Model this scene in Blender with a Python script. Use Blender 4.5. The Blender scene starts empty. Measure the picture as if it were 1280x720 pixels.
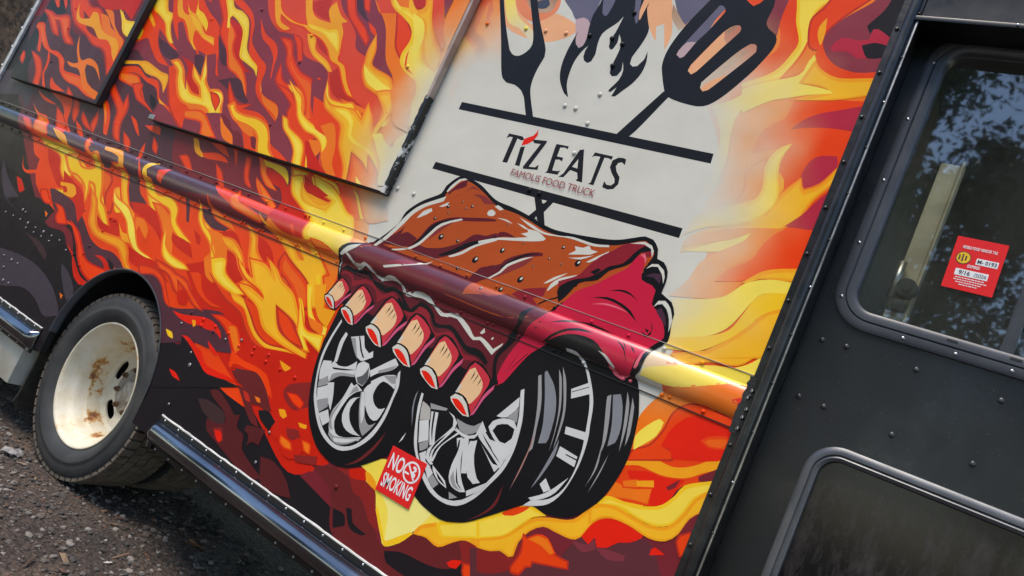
import bpy, bmesh, math, random
from mathutils import Vector, Matrix, geometry
import numpy as np
R = math.radians
sc = bpy.context.scene
col = sc.collection

# ---------------------------------------------------------------- camera
cam_d = bpy.data.cameras.new('camera'); cam = bpy.data.objects.new('camera', cam_d); col.objects.link(cam)
cam_d.sensor_width = 36.0; cam_d.lens = 36.0*924/1280; cam_d.clip_start = 0.05; cam_d.clip_end = 500
CAM = Vector((0.0, -1.9, 1.21))
fx, rx, ux = Vector((-0.54638977, 0.83162653, 0.09927501)), Vector((0.78645742, 0.46869381, 0.40225718)), Vector((-0.28799816, -0.29786478, 0.91012836))
cam.matrix_world = Matrix(((rx.x, ux.x, -fx.x, CAM.x), (rx.y, ux.y, -fx.y, CAM.y), (rx.z, ux.z, -fx.z, CAM.z), (0, 0, 0, 1)))
sc.camera = cam

# ---------------------------------------------------------------- world, sun, exposure
SUN_EL, SUN_AZ = R(64), R(205)      # azimuth from +Y clockwise: from the camera side, slightly left
w = bpy.data.worlds.new('World'); sc.world = w; w.use_nodes = True
nt = w.node_tree; bg = nt.nodes['Background']
sky = nt.nodes.new('ShaderNodeTexSky'); sky.sky_type = 'NISHITA'; sky.sun_disc = False
sky.sun_elevation = SUN_EL; sky.sun_rotation = SUN_AZ; sky.air_density = 1.15; sky.dust_density = 0.3; sky.ozone_density = 2.0
nt.links.new(sky.outputs[0], bg.inputs[0]); bg.inputs[1].default_value = 0.10
sd = bpy.data.lights.new('sun', 'SUN'); sd.energy = 1.5; sd.angle = R(28); sd.color = (1, 0.89, 0.75)
so = bpy.data.objects.new('sun', sd); col.objects.link(so)
sdir = Vector((math.sin(SUN_AZ)*math.cos(SUN_EL), math.cos(SUN_AZ)*math.cos(SUN_EL), math.sin(SUN_EL)))
so.rotation_euler = sdir.to_track_quat('Z', 'Y').to_euler(); so.location = sdir*30
sc.view_settings.view_transform = 'Standard'; sc.view_settings.look = 'None'
sc.view_settings.exposure = 1.45; sc.view_settings.gamma = 1; sc.view_settings.use_curve_mapping = False

# ---------------------------------------------------------------- helpers
def lin(h):
    h = h.lstrip('#'); c = [int(h[i:i+2], 16)/255 for i in (0, 2, 4)]
    return tuple(v/12.92 if v <= .04045 else ((v+.055)/1.055)**2.4 for v in c)
def new_mat(name):
    m = bpy.data.materials.new(name); m.use_nodes = True
    return m, m.node_tree.nodes, m.node_tree.links, m.node_tree.nodes['Principled BSDF']
def mat(name, c, rough=.5, metal=0, c2=None, scale=8, bump=0, bscale=60, spec=.5, coat=0, rvar=.0, detail=6, ramp=(.4, .65)):
    m, n, l, p = new_mat(name)
    p.inputs['Roughness'].default_value = rough; p.inputs['Metallic'].default_value = metal
    p.inputs['Specular IOR Level'].default_value = spec; p.inputs['Coat Weight'].default_value = coat
    p.inputs['Coat Roughness'].default_value = .08
    tc = n.new('ShaderNodeTexCoord')
    if c2:
        nz = n.new('ShaderNodeTexNoise'); nz.inputs['Scale'].default_value = scale; nz.inputs['Detail'].default_value = detail
        l.new(tc.outputs['Object'], nz.inputs['Vector'])
        r = n.new('ShaderNodeValToRGB'); r.color_ramp.elements[0].position = ramp[0]; r.color_ramp.elements[1].position = ramp[1]
        r.color_ramp.elements[0].color = (*c, 1); r.color_ramp.elements[1].color = (*c2, 1)
        l.new(nz.outputs['Fac'], r.inputs[0]); l.new(r.outputs[0], p.inputs['Base Color'])
    else:
        p.inputs['Base Color'].default_value = (*c, 1)
    if rvar:
        nz2 = n.new('ShaderNodeTexNoise'); nz2.inputs['Scale'].default_value = scale*1.7; nz2.inputs['Detail'].default_value = 5
        l.new(tc.outputs['Object'], nz2.inputs['Vector'])
        mr = n.new('ShaderNodeMapRange'); mr.inputs[3].default_value = max(.02, rough-rvar); mr.inputs[4].default_value = rough+rvar
        l.new(nz2.outputs['Fac'], mr.inputs[0]); l.new(mr.outputs[0], p.inputs['Roughness'])
    if bump:
        nb = n.new('ShaderNodeTexNoise'); nb.inputs['Scale'].default_value = bscale; nb.inputs['Detail'].default_value = 6
        l.new(tc.outputs['Object'], nb.inputs['Vector'])
        b = n.new('ShaderNodeBump'); b.inputs['Strength'].default_value = bump; b.inputs['Distance'].default_value = .01
        l.new(nb.outputs['Fac'], b.inputs['Height']); l.new(b.outputs[0], p.inputs['Normal'])
    return m
def link(name, me, m=None, parent=None, smooth=False):
    o = bpy.data.objects.new(name, me); col.objects.link(o)
    if m: me.materials.append(m)
    if smooth:
        for f in me.polygons: f.use_smooth = True
    if parent is not None: o.parent = parent; o.location = -OFF.get(parent.name, Vector())
    return o
OFF = {}
def bm_obj(name, bm, m, parent=None, smooth=False, angle=None):
    bmesh.ops.recalc_face_normals(bm, faces=bm.faces)
    me = bpy.data.meshes.new(name); bm.to_mesh(me); bm.free()
    o = link(name, me, m, parent, smooth)
    if angle is not None: me.set_sharp_from_angle(angle=angle)
    return o
def box(bm, x0, x1, y0, y1, z0, z1, bev=0):
    r = bmesh.ops.create_cube(bm, size=1, matrix=Matrix.Translation(((x0+x1)/2, (y0+y1)/2, (z0+z1)/2)) @ Matrix.Diagonal((x1-x0, y1-y0, z1-z0, 1)))
    if bev:
        es = list({e for v in r['verts'] for e in v.link_edges})
        bmesh.ops.bevel(bm, geom=es, offset=bev, segments=2, profile=.6, affect='EDGES')
def box_obj(name, m, parent, *a, bev=0):
    bm = bmesh.new(); box(bm, *a, bev=bev); return bm_obj(name, bm, m, parent, smooth=bool(bev), angle=R(40) if bev else None)
def sweep(bm, prof, path, closed_prof=False, closed_path=False):
    # prof: list of 2D offsets; path: list of (origin, u_axis, v_axis)
    rows = [[bm.verts.new(Vector(o)+Vector(u)*a+Vector(v)*b) for a, b in prof] for o, u, v in path]
    n, k = len(rows), len(prof)
    for i in range(n if closed_path else n-1):
        for j in range(k if closed_prof else k-1):
            a, b = rows[i], rows[(i+1) % n]
            bm.faces.new((a[j], a[(j+1) % k], b[(j+1) % k], b[j]))
    return rows
def rrect(x0, x1, z0, z1, r, seg=8):
    pts = []
    for cx, cz, a0 in ((x1-r, z0+r, -90), (x1-r, z1-r, 0), (x0+r, z1-r, 90), (x0+r, z0+r, 180)):
        for i in range(seg+1):
            a = R(a0+90*i/seg); pts.append((cx+r*math.cos(a), cz+r*math.sin(a)))
    return pts
def flat_poly_with_hole(bm, outer, hole, y):
    n = len(outer)
    pts = [Vector(p) for p in outer]+[Vector(p) for p in hole]
    ed = [(i, (i+1) % n) for i in range(n)]+[(n+i, n+(i+1) % len(hole)) for i in range(len(hole))]
    vs, es, fs, *_ = geometry.delaunay_2d_cdt(pts, ed, [], 0, 1e-6)
    def inside(p, poly):
        c = False
        for i in range(len(poly)):
            (x1, y1), (x2, y2) = poly[i], poly[i-1]
            if (y1 > p[1]) != (y2 > p[1]) and p[0] < (x2-x1)*(p[1]-y1)/(y2-y1)+x1: c = not c
        return c
    bv = [bm.verts.new((v.x, y, v.y)) for v in vs]
    for f in fs:
        c = sum((vs[i] for i in f), Vector((0, 0)))/3
        if inside(c, outer) and not inside(c, hole): bm.faces.new([bv[i] for i in f])
def tag(o, label=None, cat=None, group=None, kind=None):
    for k, v in (('label', label), ('category', cat), ('group', group), ('kind', kind)):
        if v: o[k] = v
    return o
def empty(name, loc, parent=None):
    o = bpy.data.objects.new(name, None); col.objects.link(o); o.empty_display_size = .2
    OFF[o.name] = Vector(loc)
    if parent is not None: o.parent = parent; o.location = Vector(loc)-OFF[parent.name]
    else: o.location = loc
    return o
rng = random.Random(7)

# ---------------------------------------------------------------- materials
m, n, l, p = new_mat('black_paint'); M_black = m
tc = n.new('ShaderNodeTexCoord')
def nz_(sc_, det, vec=None):
    k = n.new('ShaderNodeTexNoise'); k.inputs['Scale'].default_value = sc_; k.inputs['Detail'].default_value = det; k.inputs['Roughness'].default_value = .65
    l.new(vec or tc.outputs['Object'], k.inputs['Vector']); return k.outputs['Fac']
def rmp(v, p0, p1, c0, c1):
    k = n.new('ShaderNodeValToRGB'); k.color_ramp.elements[0].position = p0; k.color_ramp.elements[1].position = p1; k.color_ramp.elements[0].color = (*c0, 1); k.color_ramp.elements[1].color = (*c1, 1); l.new(v, k.inputs[0]); return k.outputs[0]
def addc(a_, b_, f_=1.0):
    k = n.new('ShaderNodeMix'); k.data_type = 'RGBA'; k.blend_type = 'ADD'; k.inputs['Factor'].default_value = f_; l.new(a_, k.inputs['A']); l.new(b_, k.inputs['B']); return k.outputs['Result']
base_ = rmp(nz_(2.5, 8), .35, .75, (.0036, .0044, .0060), (.0105, .0120, .0155))
mp = n.new('ShaderNodeMapping'); mp.inputs['Rotation'].default_value = (0, .5, 0); mp.inputs['Scale'].default_value = (6, 6, 90); l.new(tc.outputs['Object'], mp.inputs['Vector'])
scr = rmp(nz_(1.6, 2, mp.outputs[0]), .735, .77, (0, 0, 0), (.05, .05, .05))
vo = n.new('ShaderNodeTexVoronoi'); vo.inputs['Scale'].default_value = 55; l.new(tc.outputs['Object'], vo.inputs['Vector'])
fl_ = rmp(vo.outputs['Distance'], .05, .09, (.10, .10, .10), (0, 0, 0))
l.new(addc(addc(base_, scr), fl_, .6), p.inputs['Base Color'])
mr0 = n.new('ShaderNodeMapRange'); l.new(nz_(3.2, 7), mr0.inputs[0]); mr0.inputs[1].default_value = .3; mr0.inputs[2].default_value = .7; mr0.inputs[3].default_value = .2; mr0.inputs[4].default_value = .46; l.new(mr0.outputs[0], p.inputs['Roughness'])
bp0 = n.new('ShaderNodeBump'); bp0.inputs['Strength'].default_value = .35; bp0.inputs['Distance'].default_value = .012; l.new(nz_(2.2, 2), bp0.inputs['Height']); l.new(bp0.outputs[0], p.inputs['Normal'])
M_trim = mat('black_trim', (.008, .008, .009), .3, c2=(.02, .02, .02), scale=14, rvar=.12, bump=.1, bscale=30)
M_rubber = mat('black_rubber', (.012, .012, .013), .6, bump=.1, bscale=40)
M_gasket = mat('grey_gasket', (.045, .050, .062), .38, c2=(.06, .066, .08), scale=10, rvar=.1)
M_alu = mat('brushed_metal', (.34, .33, .31), .35, 1.0, c2=(.5, .48, .45), scale=20, rvar=.12, bump=.06)
M_edge_sheen = mat('edge_reflection', (.34, .235, .19), .4, .1, c2=(.46, .35, .29), scale=12, rvar=.1)  # pinkish-brown reflection on the hatch edge, put into the base colour
M_white = mat('white_edge', (.62, .61, .58), .5, c2=(.4, .39, .37), scale=18)
M_dark = mat('underbody_black', (.006, .006, .006), .8, c2=(.014, .012, .010), scale=6)
M_cab = mat('cab_grey', (.05, .052, .05), .7, c2=(.09, .09, .085), scale=4)
M_beige = mat('beige_post', (.52, .43, .29), .5, c2=(.34, .27, .17), scale=9, bump=.08)
M_domed = mat('painted_dome', (.02, .021, .023), .22, c2=(.05, .05, .052), scale=60)
M_rivet = mat('dull_rivet', (.30, .30, .31), .42, .5, c2=(.2, .2, .2), scale=30)
M_chrome = mat('screw_metal', (.55, .55, .56), .28, 1.0)
M_boxwhite = mat('off_white_box', (.52, .49, .42), .5, c2=(.36, .33, .27), scale=7, bump=.05)
M_flap = mat('mud_flap_rubber', (.055, .045, .033), .85, c2=(.03, .026, .02), scale=16, bump=.3, bscale=50)

def chipped(name, base, chip, scale, thr):
    m, n, l, p = new_mat(name)
    tc = n.new('ShaderNodeTexCoord'); nz = n.new('ShaderNodeTexNoise'); nz.inputs['Scale'].default_value = scale
    nz.inputs['Detail'].default_value = 8; nz.inputs['Roughness'].default_value = .7
    l.new(tc.outputs['Object'], nz.inputs['Vector'])
    r = n.new('ShaderNodeValToRGB'); r.color_ramp.elements[0].position = thr; r.color_ramp.elements[1].position = thr+.03
    r.color_ramp.elements[0].color = (*base, 1); r.color_ramp.elements[1].color = (*chip, 1)
    l.new(nz.outputs['Fac'], r.inputs[0]); l.new(r.outputs[0], p.inputs['Base Color'])
    p.inputs['Roughness'].default_value = .33
    return m
M_chip = chipped('chipped_black', (.009, .009, .01), (.55, .54, .51), 26, .58)
M_chip2 = chipped('chipped_seal', (.008, .008, .008), (.6, .59, .55), 22, .545)
M_sill = chipped('sill_paint', (.010, .0105, .0115), (.4, .4, .4), 40, .74)
M_sillm = mat('polished_black_metal', (.21, .215, .23), .14, 1.0, c2=(.15, .155, .17), scale=4, rvar=.05, bump=.05, bscale=6)

# vinyl wrap: printed colours from a colour attribute, airbrushed fade to off-white round the lettering
m, n, l, p = new_mat('printed_vinyl'); M_vinyl = m
at = n.new('ShaderNodeAttribute'); at.attribute_name = 'print'
tc = n.new('ShaderNodeTexCoord'); sx = n.new('ShaderNodeSeparateXYZ'); l.new(tc.outputs['Object'], sx.inputs[0])
def mth(op, a, b=None, clamp=False):
    k = n.new('ShaderNodeMath'); k.operation = op; k.use_clamp = clamp
    for i, v in enumerate((a, b)):
        if v is None: continue
        if isinstance(v, (int, float)): k.inputs[i].default_value = v
        else: l.new(v, k.inputs[i])
    return k.outputs[0]
ex = mth('POWER', mth('ABSOLUTE', mth('DIVIDE', mth('SUBTRACT', sx.outputs[0], -1.32), .74)), 2.6)
ez = mth('POWER', mth('ABSOLUTE', mth('DIVIDE', mth('SUBTRACT', sx.outputs[2], 1.80), .66)), 2.6)
rr = mth('POWER', mth('ADD', ex, ez), 1/2.6)
nzf = n.new('ShaderNodeTexNoise'); nzf.inputs['Scale'].default_value = 5; l.new(tc.outputs['Object'], nzf.inputs['Vector'])
rr = mth('ADD', rr, mth('MULTIPLY', mth('SUBTRACT', nzf.outputs['Fac'], .5), .35))
mrn = n.new('ShaderNodeMapRange'); mrn.interpolation_type = 'SMOOTHSTEP'; l.new(rr, mrn.inputs[0])
mrn.inputs[1].default_value = .66; mrn.inputs[2].default_value = 1.18; mrn.inputs[3].default_value = 1; mrn.inputs[4].default_value = 0
fade = mth('MULTIPLY', mrn.outputs[0], at.outputs['Alpha'])
mx = n.new('ShaderNodeMix'); mx.data_type = 'RGBA'; l.new(fade, mx.inputs['Factor']); l.new(at.outputs['Color'], mx.inputs['A'])
wg = n.new('ShaderNodeMix'); wg.data_type = 'RGBA'; l.new(mrn.outputs[0], wg.inputs['Factor']); wg.inputs['A'].default_value = (*lin('#f6d98c'), 1); wg.inputs['B'].default_value = (*lin('#d6d2c5'), 1); l.new(wg.outputs['Result'], mx.inputs['B'])
# faint grime and print mottling
nd = n.new('ShaderNodeTexNoise'); nd.inputs['Scale'].default_value = 3.5; nd.inputs['Detail'].default_value = 9; nd.inputs['Roughness'].default_value = .65
l.new(tc.outputs['Object'], nd.inputs['Vector'])
mg = n.new('ShaderNodeMapRange'); l.new(nd.outputs['Fac'], mg.inputs[0]); mg.inputs[1].default_value = .3; mg.inputs[2].default_value = .75; mg.inputs[3].default_value = 1.0; mg.inputs[4].default_value = .86
mm = n.new('ShaderNodeMix'); mm.data_type = 'RGBA'; mm.blend_type = 'MULTIPLY'; mm.inputs['Factor'].default_value = 1
l.new(mx.outputs['Result'], mm.inputs['A']); l.new(mg.outputs[0], mm.inputs['B'])
l.new(mm.outputs['Result'], p.inputs['Base Color'])
p.inputs['Roughness'].default_value = .3; p.inputs['Specular IOR Level'].default_value = .13
mr2 = n.new('ShaderNodeMapRange'); l.new(nd.outputs['Fac'], mr2.inputs[0]); mr2.inputs[3].default_value = .2; mr2.inputs[4].default_value = .42
l.new(mr2.outputs[0], p.inputs['Roughness'])
nb = n.new('ShaderNodeTexNoise'); nb.inputs['Scale'].default_value = 2.6; nb.inputs['Detail'].default_value = 3; l.new(tc.outputs['Object'], nb.inputs['Vector'])
bp = n.new('ShaderNodeBump'); bp.inputs['Strength'].default_value = .45; bp.inputs['Distance'].default_value = .02
l.new(nb.outputs['Fac'], bp.inputs['Height']); l.new(bp.outputs[0], p.inputs['Normal'])

M_vinyl2 = M_vinyl.copy(); M_vinyl2.name = 'gloss_printed_vinyl'
p2 = M_vinyl2.node_tree.nodes['Principled BSDF']; p2.inputs['Coat Weight'].default_value = .7; p2.inputs['Coat IOR'].default_value = 1.7; p2.inputs['Coat Roughness'].default_value = .26
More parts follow.
